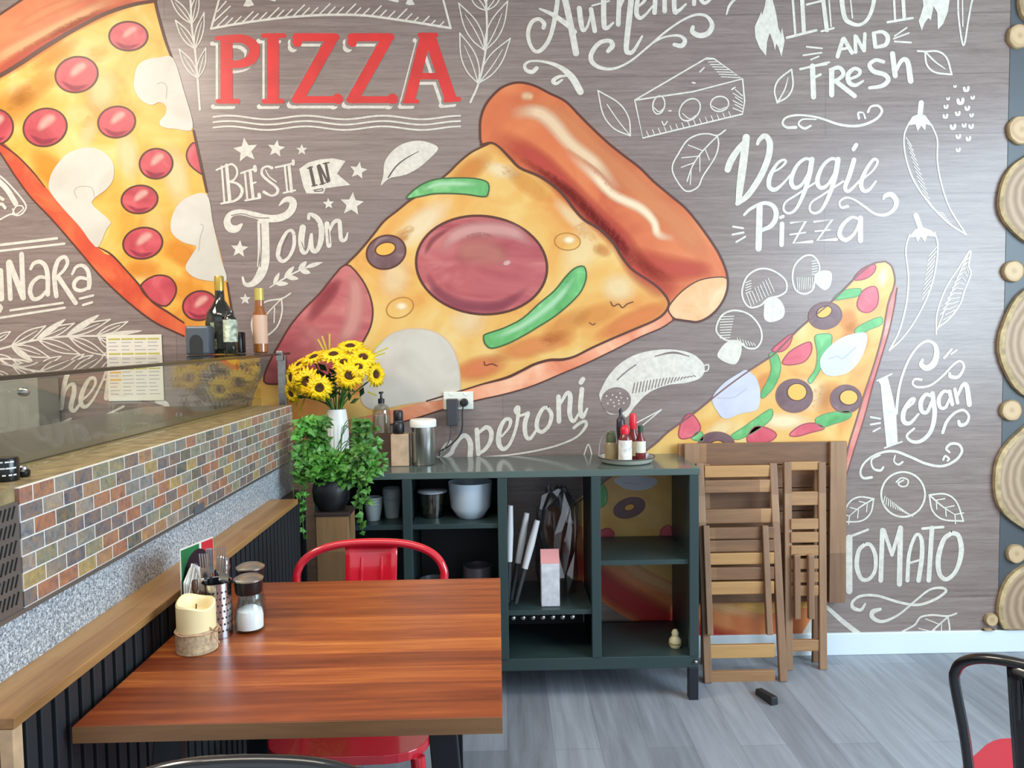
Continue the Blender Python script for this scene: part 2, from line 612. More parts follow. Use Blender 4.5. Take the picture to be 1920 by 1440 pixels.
MB().lathe([(0, 0), (0.009, 0), (0.0105, 0.003), (0.0105, 0.009), (0.008, 0.012), (0, 0.012)], (-0.79, k1.y, pz), 20).build('body', mat('gloss_black', (16, 17, 19), 0.25), g)
MB().lathe([(0, 0), (0.007, 0), (0.0065, 0.004), (0.004, 0.006), (0, 0.0065)], (-0.79, k1.y, pz + 0.012), 20).build('cap', M_steel, g)


def shelf_z(y):
    return za + (zb - za) * (y - Ya) / (Yb - Ya) + 0.0014


# bottles on the glass shelf
SY = 2.86
sz_ = shelf_z(SY)


def px_m(n, y):
    return n * y / FPX


def on_shelf(px, y):
    return atY(px, 650, y).x


x = on_shelf(415, SY)
b = thing('oil_bottle', 'tall dark olive oil bottle with a gold cap on the glass shelf', 'bottle', (x, SY, sz_))
u = SY / FPX
prof = [(0, 0), (24 * u, 0), (26 * u, 3 * u), (26 * u, 66 * u), (24 * u, 76 * u), (15 * u, 90 * u), (9 * u, 100 * u), (8 * u, 118 * u), (0, 118 * u)]
MB().lathe(prof, (x, SY, sz_), 28).build('bottle', mat('dark_green_glass', (20, 22, 14), 0.08, 0, 0.6, 0.6), b)
MB().lathe([(0, 0), (8.6 * u, 0), (8.6 * u, 24 * u), (7.5 * u, 27 * u), (0, 27 * u)], (x, SY, sz_ + 117 * u), 24).build('cap', mat('gold_cap', (178, 152, 74), 0.35, 0.6), b)
lb = MB()
seg = 16
vs = []
for i in range(seg + 1):
    a = -math.pi / 2 - 1.15 + 2.3 * i / seg
    for h in (10, 60):
        vs.append((x + 26.4 * u * math.cos(a), SY + 26.4 * u * math.sin(a), sz_ + h * u))
lb.add(vs, [(2 * i, 2 * i + 2, 2 * i + 3, 2 * i + 1) for i in range(seg)])
lb.build('label', mat('dark_print_label', (30, 34, 28), 0.5, noise=(70, 0.9)), b)
lb = MB()
for (a0, a1, h0, h1) in ((-1.95, -1.65, 30, 58), (-2.0, -1.5, 8, 28)):
    vs = []
    for i in range(7):
        a = a0 + (a1 - a0) * i / 6
        for h in (h0, h1):
            vs.append((x + 26.8 * u * math.cos(a), SY + 26.8 * u * math.sin(a), sz_ + h * u))
    lb.add(vs, [(2 * i, 2 * i + 2, 2 * i + 3, 2 * i + 1) for i in range(6)])
lb.build('label_print', mat('olive_print', (112, 124, 96), 0.5, noise=(120, 0.7)), b)

x2 = on_shelf(433, SY - 0.09)
b = thing('small_oil_bottle', 'short dark bottle with a pale green label in front of the olive oil bottle', 'bottle', (x2, SY - 0.09, shelf_z(SY - 0.09)))
z2 = shelf_z(SY - 0.09)
MB().lathe([(0, 0), (11 * u, 0), (12 * u, 2 * u), (12 * u, 62 * u), (8 * u, 68 * u), (6.5 * u, 70 * u), (6.5 * u, 78 * u), (0, 78 * u)], (x2, SY - 0.09, z2), 22).build('bottle', mat('dark_green_glass', (20, 22, 14), 0.08, 0, 0.6, 0.6), b)
MB().lathe([(12.4 * u, 22 * u), (12.4 * u, 62 * u)], (x2, SY - 0.09, z2), 22).build('label', mat('pale_green_label', (170, 178, 158), 0.5, noise=(60, 0.35)), b)

x3 = on_shelf(489, 2.95)
z3 = shelf_z(2.95)
u3 = 2.95 / FPX
b = thing('amber_bottle', 'slim amber bottle with a pinkish label at the far end of the glass shelf', 'bottle', (x3, 2.95, z3))
MB().lathe([(0, 0), (11 * u3, 0), (13 * u3, 2 * u3), (13 * u3, 70 * u3), (9 * u3, 80 * u3), (8 * u3, 90 * u3), (8 * u3, 98 * u3), (0, 98 * u3)], (x3, 2.95, z3), 24).build('bottle', mat('amber_glass', (150, 86, 30), 0.1, 0, 0.6, 0.5), b)
MB().lathe([(13.4 * u3, 17 * u3), (13.4 * u3, 70 * u3)], (x3, 2.95, z3), 24).build('label', mat('pink_label', (214, 176, 150), 0.5), b)
MB().lathe([(0, 0), (8.6 * u3, 0), (8.4 * u3, 22 * u3), (0, 22.5 * u3)], (x3, 2.95, z3 + 97.5 * u3), 20).build('cap', mat('pale_gold_cap', (196, 178, 92), 0.4, 0.3), b)

# tablet stand / card holder left of the bottles
xa, xb = on_shelf(347, 2.73), on_shelf(392, 2.73)
zs = shelf_z(2.73)
h_ = 54 * 2.73 / FPX
b = thing('speaker_box', 'small dark grey box with an arched front beside the olive oil bottle', 'box', ((xa + xb) / 2, 2.73, zs))
MB().box((xa, 2.73, zs), (xb, 2.79, zs + h_)).build('body', mat('slate_grey_plastic', (78, 84, 92), 0.4), b, bevel=0.008, smooth=False)
ar = []
cx_ = (xa + xb) / 2 - 0.003
for i in range(13):
    a = math.pi * i / 12
    ar.append((cx_ - 0.022 * math.cos(a), 2.729, zs + 0.045 + 0.026 * math.sin(a)))
ar = [(cx_ - 0.022, 2.729, zs + 0.004)] + ar + [(cx_ + 0.022, 2.729, zs + 0.004)]
MB().prism(ar, (0, -1, 0), 0.0015).build('arched_front', mat('dark_arch', (40, 40, 36), 0.35), b, smooth=False)
# a dark jar behind
x5 = on_shelf(446, 2.95)
b = thing('black_jar', 'low black jar half hidden behind the short dark bottle', 'jar', (x5, 2.985, shelf_z(2.985)))
MB().lathe([(0, 0), (0.022, 0), (0.023, 0.003), (0.023, 0.075), (0.02, 0.08), (0, 0.08)], (x5 - 0.006, 2.985, shelf_z(2.985)), 22).build('jar', mat('gloss_black', (16, 17, 19), 0.25), b)

# ================================================================== TABLE
M_table = wood('red_brown_acacia', [(0.0, (62, 24, 14)), (0.25, (104, 44, 22)), (0.5, (138, 66, 31)), (0.75, (174, 98, 46)), (0.97, (216, 154, 86))], 'x', 0.062, 1.7, 0.33, mixf=0.72)
TZ = 0.75
FL, FR, BR = atZ(115, 1362, TZ), atZ(942, 1343, TZ), atZ(942, 1083, TZ)
ux = (FR - FL).normalized()
uy = Vector((-ux.y, ux.x, 0))
W_, D_ = (FR - FL).length, (BR - FR).dot(uy)
TM = Matrix((tuple(ux) + (0,), tuple(uy) + (0,), (0, 0, 1, 0), (0, 0, 0, 1))).transposed()
ANG = math.atan2(ux.y, ux.x)
table = thing('dining_table', 'square dining table with a glossy red-brown wooden top beside the counter', 'table', (FL.x, FL.y, 0))
table.rotation_euler = (0, 0, ANG)


def tpart(mb, name, m, **k):
    o = mb.build(name, m, None, **k)
    o.parent = table
    return o


tpart(MB().box((0.016, 0, TZ - 0.026), (W_, D_, TZ)), 'tabletop', M_table, bevel=0.002, smooth=False)
M_edge = wood('pale_table_edge', [(0.0, (96, 64, 40)), (0.5, (146, 104, 66)), (1.0, (186, 146, 98))], 'x', 0.2, 0.6, 0.45)
tpart(MB().box((0.016, -0.0012, TZ - 0.026), (W_, 0.0, TZ - 0.0015)), 'edge_band', M_edge, smooth=False)
M_iron = mat('black_iron', (30, 33, 38), 0.45, 0.5)
for i, (xa_, ya_, xb_, yb_) in enumerate(((W_ - 0.10, 0.10, W_ - 0.04, 0.03), (W_ - 0.115, D_ - 0.10, W_ - 0.115, D_ - 0.05), (0.12, 0.10, 0.06, 0.03), (0.12, D_ - 0.10, 0.06, D_ - 0.03))):
    tpart(MB().bar((xa_, ya_, TZ - 0.032), (xb_, yb_, 0.001), 0.045, 0.022, (0, 1, 0)), 'leg', M_iron, bevel=0.002, smooth=False)
tpart(MB().box((0.10, 0.08, TZ - 0.038), (W_ - 0.09, 0.12, TZ - 0.026)), 'frame_rail', M_iron, smooth=False)
tpart(MB().box((0.10, D_ - 0.14, TZ - 0.038), (W_ - 0.09, D_ - 0.08, TZ - 0.026)), 'frame_rail', M_iron, smooth=False)


# ================================================================== METAL CAFE CHAIRS
def make_chair(name, label, m, seat_m, loc, rotz, w=0.19, top=0.83, pad=None, tube_r=0.0105, sw2=0.068):
    """Steel bistro chair; faces +y, origin on the floor under the seat centre."""
    t = thing(name, label, 'chair', loc)
    t.rotation_euler = (0, 0, rotz)

    def part(mb, nm, mm, **k):
        o = mb.build(nm, mm, None, **k)
        o.parent = t
        return o
    SH = 0.45
    sw, sd = 0.18, 0.18
    seat = []
    for a in range(32):
        th = 2 * math.pi * a / 32
        c, s = math.cos(th), math.sin(th)
        seat.append((sw * math.copysign(abs(c) ** 0.45, c), sd * math.copysign(abs(s) ** 0.45, s), SH - 0.02))
    part(MB().prism(seat, (0, 0, 1), 0.02), 'seat', seat_m, bevel=0.006, smooth=False)
    for sx in (-1, 1):
        part(MB().tube([(sx * 0.155, 0.15, SH - 0.02), (sx * 0.175, 0.185, 0.25), (sx * 0.20, 0.225, 0.0)], [0.016, 0.015, 0.012], 10), 'leg', m)
        part(MB().tube([(sx * 0.155, -0.15, SH - 0.02), (sx * 0.175, -0.195, 0.25), (sx * 0.20, -0.25, 0.0)], [0.016, 0.015, 0.012], 10), 'leg', m)
    part(MB().tube([(-0.165, 0.17, 0.32), (0.165, 0.17, 0.32)], 0.007, 8), 'stretcher', m)
    part(MB().tube([(-0.165, -0.175, 0.32), (0.165, -0.175, 0.32)], 0.007, 8), 'stretcher', m)
    # hoop: from the rear corners of the seat up and over in a flat arch
    yb, yt = -0.155, -0.235
    pts = [(-w * 0.87, yb, SH - 0.01), (-w * 0.92, yb - 0.03, SH + 0.14), (-w, yb - 0.055, SH + 0.25)]
    H = top - 0.012
    z1 = SH + 0.25
    for i in range(1, 12):
        a = math.pi * i / 12
        c, s = math.cos(a), math.sin(a)
        pts.append((-w * math.copysign(abs(c) ** 0.8, c), yb - 0.055 - 0.025 * s, z1 + (H - z1) * s ** 0.75))
    pts += [(w, yb - 0.055, SH + 0.25), (w * 0.92, yb - 0.03, SH + 0.14), (w * 0.87, yb, SH - 0.01)]
    part(MB().tube(catmull(pts, sub=4), tube_r, 12), 'back_hoop', m)
    # central splat: a slightly dished sheet with two pressed ribs
    sp = MB()
    n = 12
    for i in range(9):
        xx = -sw2 + 2 * sw2 * i / 8
        dish = -0.010 * (1 - (xx / sw2) ** 2)
        for k in range(n + 1):
            tt = k / n
            zz = SH + 0.0 + (H - SH - 0.006) * tt
            yy = yb - 0.08 * tt ** 0.8 + dish
            sp.v.append((xx * (1.0 - 0.06 * (1 - tt)), yy, zz))
    for i in range(8):
        for k in range(n):
            a = i * (n + 1) + k
            sp.f.append((a, a + n + 1, a + n + 2, a + 1))
    so = part(sp, 'back_splat', seat_m)
    md = so.modifiers.new('sheet', 'SOLIDIFY')
    md.thickness = 0.003
    for xx in (-0.026, 0.026):
        ribs = MB().tube([(xx, yb - 0.082, SH + 0.235), (xx, yb - 0.088, SH + 0.27), (xx, yb - 0.093, SH + 0.305)], [0.004, 0.0065, 0.004], 8)
        ribs.tube([(xx, yb - 0.066, SH + 0.235), (xx, yb - 0.074, SH + 0.27), (xx, yb - 0.081, SH + 0.305)], [0.004, 0.0065, 0.004], 8)
        r_ = ribs.build('pressed_rib', seat_m, None)
        r_.parent = so
    if pad:
        part(MB().prism([(p[0] * 0.97, p[1] * 0.97, SH + 0.0004) for p in seat], (0, 0, 1), 0.018), 'seat_pad', pad, bevel=0.006, smooth=False)
    return t


M_red = mat('glossy_red_paint', (196, 26, 44), 0.18, 0.0, 0.6, 0.5)
M_blk = mat('glossy_black_paint', (20, 22, 26), 0.22, 0.0, 0.6, 0.4)
M_pad = mat('red_vinyl_pad', (178, 40, 56), 0.45)
# red chair behind the table, facing the camera
cx = atY(696, 1010, 1.98).x
zt = atY(700, 1008, 1.98).z
make_chair('metal_chair', 'glossy red metal bistro chair pushed in behind the wooden table', M_red, M_red, (cx, 1.98 - 0.235, 0), math.pi, 0.19, zt)
# black chair in front of the table, only its top rail in view
yb = 0.845
cx = atY(458, 1426, yb).x
zt = atY(458, 1413, yb).z
make_chair('metal_chair', 'glossy black metal chair in front of the wooden table, only its top rail showing', M_blk, M_blk, (cx, yb + 0.235, 0), 0.0, 0.19, zt)
# black chair with a red pad at the lower right
yb = 1.16
th_ = math.radians(50)
yb = 1.19
ct = atY(1950, 1240, yb)
make_chair('metal_chair', 'black metal chair with a red seat pad standing alone on the grey floor', M_blk, M_blk, (ct.x + 0.235 * math.sin(th_), yb + 0.235 * math.cos(th_), 0), -th_, 0.132, ct.z, M_pad, 0.009, 0.047)

# ================================================================== DARK GREEN OPEN SIDEBOARD
M_green = mat('dark_green_paint', (44, 60, 60), 0.38)
M_greend = mat('dark_green_frame', (34, 46, 48), 0.42)
CY0, CY1 = 2.72, 3.075
CXR = atY(1310, 1000, CY0).x
CXL = atY(592, 1000, CY0).x
CZ = 0.85
side = thing('sideboard', 'dark green open sideboard with four bays along the painted wall', 'sideboard', ((CXL + CXR) / 2, 2.9, 0))
MB().box((CXL - 0.004, CY0 - 0.006, CZ - 0.024), (CXR + 0.004, CY1, CZ)).build('top', mat('green_top_with_reflection', (80, 94, 90), 0.13), side, bevel=0.002, smooth=False)  # green lightened: the wall's reflection is put into the base colour
ZB = 0.165
MB().box((CXL, CY0, ZB - 0.045), (CXR, CY1 - 0.002, ZB)).build('bottom_board', M_green, side, bevel=0.002, smooth=False)
PX = [CXL, atY(764, 1000, CY0).x, atY(942, 1000, CY0).x, atY(1117, 1000, CY0).x, CXR]
MB().box((CXL, CY0, ZB), (CXL + 0.018, CY1 - 0.002, CZ - 0.024)).build('side_panel', M_green, side, smooth=False)
MB().box((CXR - 0.018, CY0, ZB), (CXR, CY1 - 0.002, CZ - 0.024)).build('side_panel', M_green, side, smooth=False)
for k, xx in enumerate(PX):
    lo = xx if k == 0 else (xx - 0.034 if k == 4 else xx - 0.016)
    MB().box((lo, CY0 - 0.004, ZB), (lo + 0.034, CY0 + 0.02, CZ - 0.024)).build('upright', M_green, side, bevel=0.002, smooth=False)
    if k in (1, 2, 3):
        MB().box((xx - 0.008, CY0 + 0.02, ZB), (xx + 0.008, CY1 - 0.002, CZ - 0.024)).build('divider', M_greend, side, smooth=False)


def shelf(k, z):
    MB().box((PX[k] + 0.012, CY0 + 0.012, z - 0.018), (PX[k + 1] - 0.012, CY1 - 0.004, z)).build('shelf', M_green, side, bevel=0.001, smooth=False)


ZS = [atY(850, 984, CY0).z, atY(850, 984, CY0).z, atY(1030, 1146, CY0).z, atY(1200, 1052, CY0).z]
for k in range(4):
    shelf(k, ZS[k])
for k in (0, 1):
    MB().box((PX[k] + 0.012, CY1 - 0.012, ZB), (PX[k + 1] - 0.012, CY1 - 0.004, CZ - 0.024)).build('back_panel', mat('dark_back_board', (40, 44, 47), 0.6), side, smooth=False)
MB().box((PX[2] + 0.012, CY1 - 0.012, ZB), (PX[3] - 0.012, CY1 - 0.004, ZS[2] - 0.018)).build('back_panel', mat('dark_back_board', (40, 44, 47), 0.6), side, smooth=False)
MB().box((PX[3] + 0.012, CY1 - 0.012, ZB), (PX[4] - 0.02, CY1 - 0.004, atY(1200, 1168, CY1).z)).build('back_panel', mat('dark_back_board', (40, 44, 47), 0.6), side, smooth=False)
for xx in (CXL + 0.018, CXR - 0.018):
    for yy in (CY0 + 0.016, CY1 - 0.025):
        MB().box((xx - 0.017, yy - 0.017, 0.0), (xx + 0.017, yy + 0.017, ZB - 0.045)).build('leg', mat('black_leg', (26, 27, 36), 0.4), side, bevel=0.002, smooth=False)
hk = MB()
for k in range(7):
    xx = PX[2] + 0.035 + 0.036 * k
    hk.ball((xx, CY0 + 0.03, ZS[2] - 0.032), 0.011, 12, 8)
hk.build('hook_rail', M_steel, side)
MB().ball((CXR - 0.012, CY0 - 0.007, ZB - 0.02), 0.007, 12, 8).build('corner_knob', M_steel, side)

# ================================================================== FOLDED GARDEN FURNITURE AGAINST THE WALL
M_teak = wood('weathered_teak', [(0.0, (92, 62, 44)), (0.4, (132, 94, 64)), (0.7, (160, 118, 80)), (1.0, (188, 146, 98))], 'x', 0.06, 0.5, 0.55)
M_teakz = wood('weathered_teak_upright', [(0.0, (100, 70, 50)), (0.5, (140, 104, 76)), (1.0, (176, 138, 104))], 'z', 0.06, 0.7, 0.55)
M_teakl = wood('pale_teak_slat', [(0.0, (140, 98, 62)), (0.5, (182, 136, 84)), (1.0, (206, 164, 104))], 'x', 0.06, 0.7, 0.5)


def pt(px, py, y):
    return atY(px, py, y)


def plank(mb, px0, px1, py, y, h, t=0.018):
    a, b_ = pt(px0, py, y), pt(px1, py, y)
    z = (a.z + b_.z) / 2
    return mb.box((a.x, y, z - h / 2), (b_.x, y + t, z + h / 2))


# folded table, closest to the wall
ft = thing('folding_table', 'folded wooden garden table leaning flat against the wall behind the chairs', 'folding table', (1.03, 3.05, 0))
x0, x1 = pt(1272, 850, 3.06).x, pt(1588, 850, 3.06).x
z1_, z0_ = pt(1430, 829, 3.06).z, pt(1430, 1130, 3.06).z
top_ = MB()
nb = 7
for k in range(nb):
    za_, zb_ = z0_ + (z1_ - z0_) * k / nb, z0_ + (z1_ - z0_) * (k + 1) / nb
    top_.box((x0, 3.058, za_ + 0.002), (x1, 3.076, zb_ - 0.002))
top_.build('slatted_top', M_teak, ft, bevel=0.002, smooth=False)
MB().box((x1 - 0.075, 3.040, z0_), (x1 - 0.01, 3.058, z1_)).build('end_batten', M_teakz, ft, bevel=0.002, smooth=False)
MB().box((x0 + 0.02, 3.040, z0_), (x0 + 0.08, 3.058, z1_)).build('end_batten', M_teakz, ft, bevel=0.002, smooth=False)
for xx in (x0 + 0.10, x1 - 0.13):
    MB().bar((xx, 3.03, z1_ - 0.08), (xx, 3.03, 0.0), 0.034, 0.018, (0, 1, 0)).build('leg', M_teakz, ft, bevel=0.002, smooth=False)


def folded_chair(label, ytop, ybot, pxl, pxr, pytop, pybot, slats, rungs, inner):
    """Folded wooden slat chair leaning on the wall; slats = [(py, height_px, material)]."""
    c0 = pt((pxl + pxr) / 2, pybot, ybot)
    t = thing('folding_chair', label, 'folding chair', (c0.x, ybot, 0))

    def yy(py):
        f = (py - pytop) / (pybot - pytop)
        return ytop + (ybot - ytop) * f
    for px in (pxl, pxr):
        a, b_ = pt(px, pytop, ytop), pt(px, pybot, ybot)
        b_.z = 0.0
        a.x = b_.x = (a.x + b_.x) / 2
        MB().bar(a, b_, 0.030, 0.022, (0, 1, 0)).build('back_leg', M_teakz, t, bevel=0.003, smooth=False)
    il, ir, iy0, iy1 = inner
    for px in (il, ir):
        a, b_ = pt(px, iy0, yy(iy0) - 0.026), pt(px, iy1, yy(iy1) - 0.026)
        a.x = b_.x = (a.x + b_.x) / 2
        MB().bar(a, b_, 0.024, 0.022, (0, 1, 0)).build('seat_leg', M_teakz, t, bevel=0.003, smooth=False)
    for (py, hpx, m, inset) in slats:
        y = yy(py)
        mb = MB()
        plank(mb, pxl + inset, pxr - inset, py, y - 0.006 - (0.012 if inset > 5 else 0), hpx * y / FPX, 0.016)
        mb.build('slat', m, t, bevel=0.003, smooth=False)
    for (py, hpx, m) in rungs:
        y = yy(py)
        mb = MB()
        plank(mb, pxl + 4, pxr - 4, py, y - 0.006, hpx * y / FPX, 0.018)
        mb.build('rung', m, t, bevel=0.003, smooth=False)
    return t


folded_chair('folded wooden slat chair leaning next to the dark green sideboard', 2.985, 2.86, 1319, 1458, 868, 1297,
             [(884, 22, M_teakl, 2), (912, 24, M_teak, 2), (968, 27, M_teak, 2), (1000, 22, M_teak, 6), (1024, 22, M_teak, 6),
              (1048, 22, M_teakl, 6), (1076, 24, M_teak, 6), (1103, 24, M_teakl, 6)],
             [(1222, 26, M_teakl), (1270, 24, M_teak)], (1327, 1438, 985, 1190))
folded_chair('folded wooden slat chair leaning between the other folded chair and the white lettering', 2.99, 2.96, 1477, 1541, 866, 1269,
             [(874, 16, M_teakl, 2), (935, 26, M_teak, 2), (983, 20, M_teak, 6), (1008, 20, M_teak, 6), (1033, 20, M_teak, 6), (1058, 20, M_teak, 6), (1083, 20, M_teak, 6), (1108, 20, M_teak, 6)],
             [(1211, 22, M_teak)], (1494, 1520, 1040, 1160))
p = atZ(1437, 1312, 0.0)
st = thing('rubber_foot', 'small black rubber foot lying on the floor in front of the folded chairs', 'rubber foot', (p.x, p.y, 0))
MB().add([(p.x - 0.028, p.y + 0.045, 0), (p.x + 0.0, p.y + 0.055, 0), (p.x + 0.03, p.y - 0.04, 0), (p.x + 0.0, p.y - 0.05, 0),
          (p.x - 0.026, p.y + 0.045, 0.022), (p.x + 0.0, p.y + 0.053, 0.022), (p.x + 0.028, p.y - 0.038, 0.03), (p.x + 0.002, p.y - 0.048, 0.03)],
         [(0, 3, 2, 1), (4, 5, 6, 7), (0, 1, 5, 4), (1, 2, 6, 5), (2, 3, 7, 6), (3, 0, 4, 7)])\
    .build('wedge_body', M_black, st, bevel=0.004, smooth=False)
TZ0, CZ0 = TZ, CZ
TZ, CZ = TZ + 0.0006, CZ + 0.0006      # a hair of air under everything that stands on the table and the sideboard

# ================================================================== ON THE TABLE
def on_table(px, py):
    p = atZ(px, py, TZ)
    return p.x, p.y


M_wax = mat('cream_wax', (236, 218, 168), 0.5)
M_burlap = mat('burlap_wrap', (186, 162, 130), 0.85, noise=(140, 0.14))
M_twine = mat('jute_twine', (196, 160, 128), 0.85)
x, y = on_table(370, 1217)
cd = thing('candle', 'cream pillar candle with a burlap wrap and twine bow on the wooden table', 'candle', (x, y, TZ))
r = 0.0345
cb = MB()
n = 36
rows = []
for k in range(n):
    a = 2 * math.pi * k / n
    top = 0.090 + 0.006 * math.cos(a - 2.4) + 0.003 * math.sin(3 * a)
    rows.append((math.cos(a), math.sin(a), top))
vs = [(x + r * c, y + r * s, TZ) for c, s, t in rows] + [(x + r * c, y + r * s, TZ + t - 0.003) for c, s, t in rows] + [(x + (r - 0.003) * c, y + (r - 0.003) * s, TZ + t) for c, s, t in rows]
vs += [(x + (r - 0.010) * c, y + (r - 0.010) * s, TZ + t - 0.004) for c, s, t in rows] + [(x + (r - 0.016) * c, y + (r - 0.016) * s, TZ + 0.072) for c, s, t in rows] + [(x, y, TZ + 0.070)]
fs = [tuple(range(n))[::-1]]
for L in range(4):
    for k in range(n):
        q = (k + 1) % n
        fs.append((L * n + k, L * n + q, (L + 1) * n + q, (L + 1) * n + k))
fs += [(4 * n + k, 4 * n + (k + 1) % n, 5 * n) for k in range(n)]
cb.add(vs, fs).build('wax', M_wax, cd)
MB().lathe([(r + 0.0003, 0.0005), (r + 0.002, 0.001), (r + 0.0022, 0.041), (r + 0.0003, 0.0415)], (x, y, TZ), 36).build('burlap_wrap', M_burlap, cd)
MB().tube([(x, y, TZ + 0.070), (x + 0.001, y, TZ + 0.085)], 0.0012, 6).build('wick', mat('dark_wick', (60, 50, 40), 0.8), cd)
tw = MB()
tw.tube([(x + (r + 0.003) * math.cos(2 * math.pi * k / 30), y + (r + 0.003) * math.sin(2 * math.pi * k / 30), TZ + 0.038 + 0.001 * math.sin(5 * k)) for k in range(30)], 0.0014, 6, closed=True)
kb = Vector((x + (r + 0.004) * math.cos(-0.35), y + (r + 0.004) * math.sin(-0.35), TZ + 0.038))
for sgn, ln in ((1, 1.0), (-1, 0.9)):
    tw.tube(catmull([kb, kb + Vector((0.006 * sgn, -0.003, 0.009)) * ln, kb + Vector((0.013 * sgn, -0.004, 0.010)) * ln, kb + Vector((0.012 * sgn, -0.003, 0.002)) * ln, kb], sub=4), 0.0013, 6)
    tw.tube(catmull([kb, kb + Vector((0.004 * sgn, -0.005, -0.008)), kb + Vector((0.009 * sgn + 0.003, -0.005, -0.020))], sub=4), 0.0013, 6)
tw.build('twine_bow', M_twine, cd)

# steel napkin holder with napkins and a menu card
hx0, hx1, hy0, hy1 = -0.6215, -0.5985, 1.455, 1.62
nh = thing('napkin_holder', 'low steel napkin holder against the counter behind the candle', 'napkin holder', ((hx0 + hx1) / 2, 1.54, TZ))
M_hold = mat('holder_steel', (150, 140, 126), 0.28, 0.9)
MB().box((hx0, hy0, TZ), (hx1, hy1, TZ + 0.004)).build('base', M_hold, nh, smooth=False)
MB().box((hx0 - 0.002, hy0, TZ), (hx0, hy1, TZ + 0.08)).build('side_plate', M_hold, nh, smooth=False)
MB().box((hx1, hy0, TZ), (hx1 + 0.002, hy1, TZ + 0.08)).build('side_plate', M_hold, nh, smooth=False)
MB().box((hx0, hy0 - 0.002, TZ), (hx1, hy0, TZ + 0.08)).build('front_plate', M_hold, nh, smooth=False)
rnd = random.Random(4)
M_nap = mat('white_paper', (240, 238, 232), 0.8)
for k in range(5):
    yy = hy0 + 0.012 + 0.0 * k
    xx = hx0 + 0.0012 + 0.0042 * k
    h = 0.132 - 0.010 * abs(k - 1) + rnd.uniform(-.004, .004)
    sl = 0.02 + 0.012 * k
    t = thing('paper_napkin', ['folded white napkin nearest the counter in the steel holder', 'tallest white napkin in the steel holder', 'white napkin in the middle of the steel holder', 'white napkin next to the brown handled knife in the holder', 'shortest white napkin nearest the cutlery cup in the holder'][k], 'napkin', (xx, yy, TZ + 0.0045), 'napkins in the steel holder')
    MB().add([(xx + a_, b_, TZ + 0.0045 + c_) for a_ in (0, 0.0028) for b_, c_ in ((yy, 0), (yy + 0.12, 0), (yy + 0.12, h - sl * 1.4), (yy + 0.03, h), (yy, h - sl))],
             [(4, 3, 2, 1, 0), (5, 6, 7, 8, 9), (0, 1, 6, 5), (1, 2, 7, 6), (2, 3, 8, 7), (3, 4, 9, 8), (4, 0, 5, 9)]).build('folded_paper', M_nap, t, smooth=False)
# menu card standing along the counter
mx_ = -0.6285
q0, q1 = atX(336, 1030, mx_), atX(398, 1006, mx_)
card = thing('menu_card', 'small green and red card with a black emblem between napkin holder and counter', 'card', (mx_, (q0.y + q1.y) / 2, TZ))
ya_, yb_ = q0.y, q1.y
zt0, zt1 = q0.z, q1.z
zb_ = TZ + 0.0004
MB().add([(mx_ + d, yy, zz) for d in (0, 0.0012) for (yy, zz) in ((ya_, zb_), (yb_, zb_), (yb_, zt1), (ya_, zt0))],
         [(3, 2, 1, 0), (4, 5, 6, 7), (0, 1, 5, 4), (1, 2, 6, 5), (2, 3, 7, 6), (3, 0, 4, 7)]).build('card', mat('card_cream', (232, 226, 212), 0.5), card, smooth=False)


def cardq(pts, name, m, dx):
    MB().add([(mx_ + 0.0012 + dx, ya_ + (yb_ - ya_) * u_, zb_ + (zt0 + (zt1 - zt0) * u_ - zb_) * v_) for u_, v_ in pts], [tuple(range(len(pts)))]).build(name, m, card, smooth=False)


cardq([(0.02, 0.0), (0.55, 0.0), (0.55, 0.98), (0.02, 0.98)], 'green_field', mat('flag_green', (30, 116, 66), 0.5), 0.0003)
cardq([(0.62, 0.0), (0.99, 0.0), (0.99, 0.98), (0.62, 0.98)], 'red_field', mat('flag_red', (204, 44, 52), 0.5), 0.0003)
cardq([(0.48 + 0.43 * math.cos(k * math.pi / 16), 0.54 + 0.38 * math.sin(k * math.pi / 16)) for k in range(32)], 'emblem_disc', mat('emblem_black', (32, 22, 34), 0.5), 0.0006)
scr = MB()
for k in range(9):
    u_ = 0.16 + 0.045 * k
    v_ = 0.50 + 0.16 * math.sin(0.4 + 0.32 * k)
    for d_ in ((0, 0), (0.03, 0.04), (-0.01, -0.05)):
        uu, vv = u_ + d_[0], v_ + d_[1]
        scr.add([(mx_ + 0.0022, ya_ + (yb_ - ya_) * a_, zb_ + (zt0 - zb_) * b_) for a_, b_ in ((uu, vv), (uu + 0.016, vv + 0.006), (uu + 0.02, vv + 0.03), (uu + 0.004, vv + 0.028))], [(0, 1, 2, 3)])
scr.build('emblem_print', mat('emblem_lilac', (176, 160, 180), 0.5), card, smooth=False)
# wooden handled knife in the holder
kn = thing('table_knife', 'dark brown knife handle standing between the napkins and the cutlery cup', 'knife', (-0.588, 1.44, TZ))
MB().tube(catmull([(-0.588, 1.437, TZ + 0.001), (-0.588, 1.438, TZ + 0.065), (-0.587, 1.439, TZ + 0.095), (-0.5875, 1.44, TZ + 0.118)], sub=5), [0.0012] * 6 + [0.004] * 5 + [0.006] * 4 + [0.004], 10).build('handle', mat('brown_handle', (72, 46, 30), 0.4), kn)

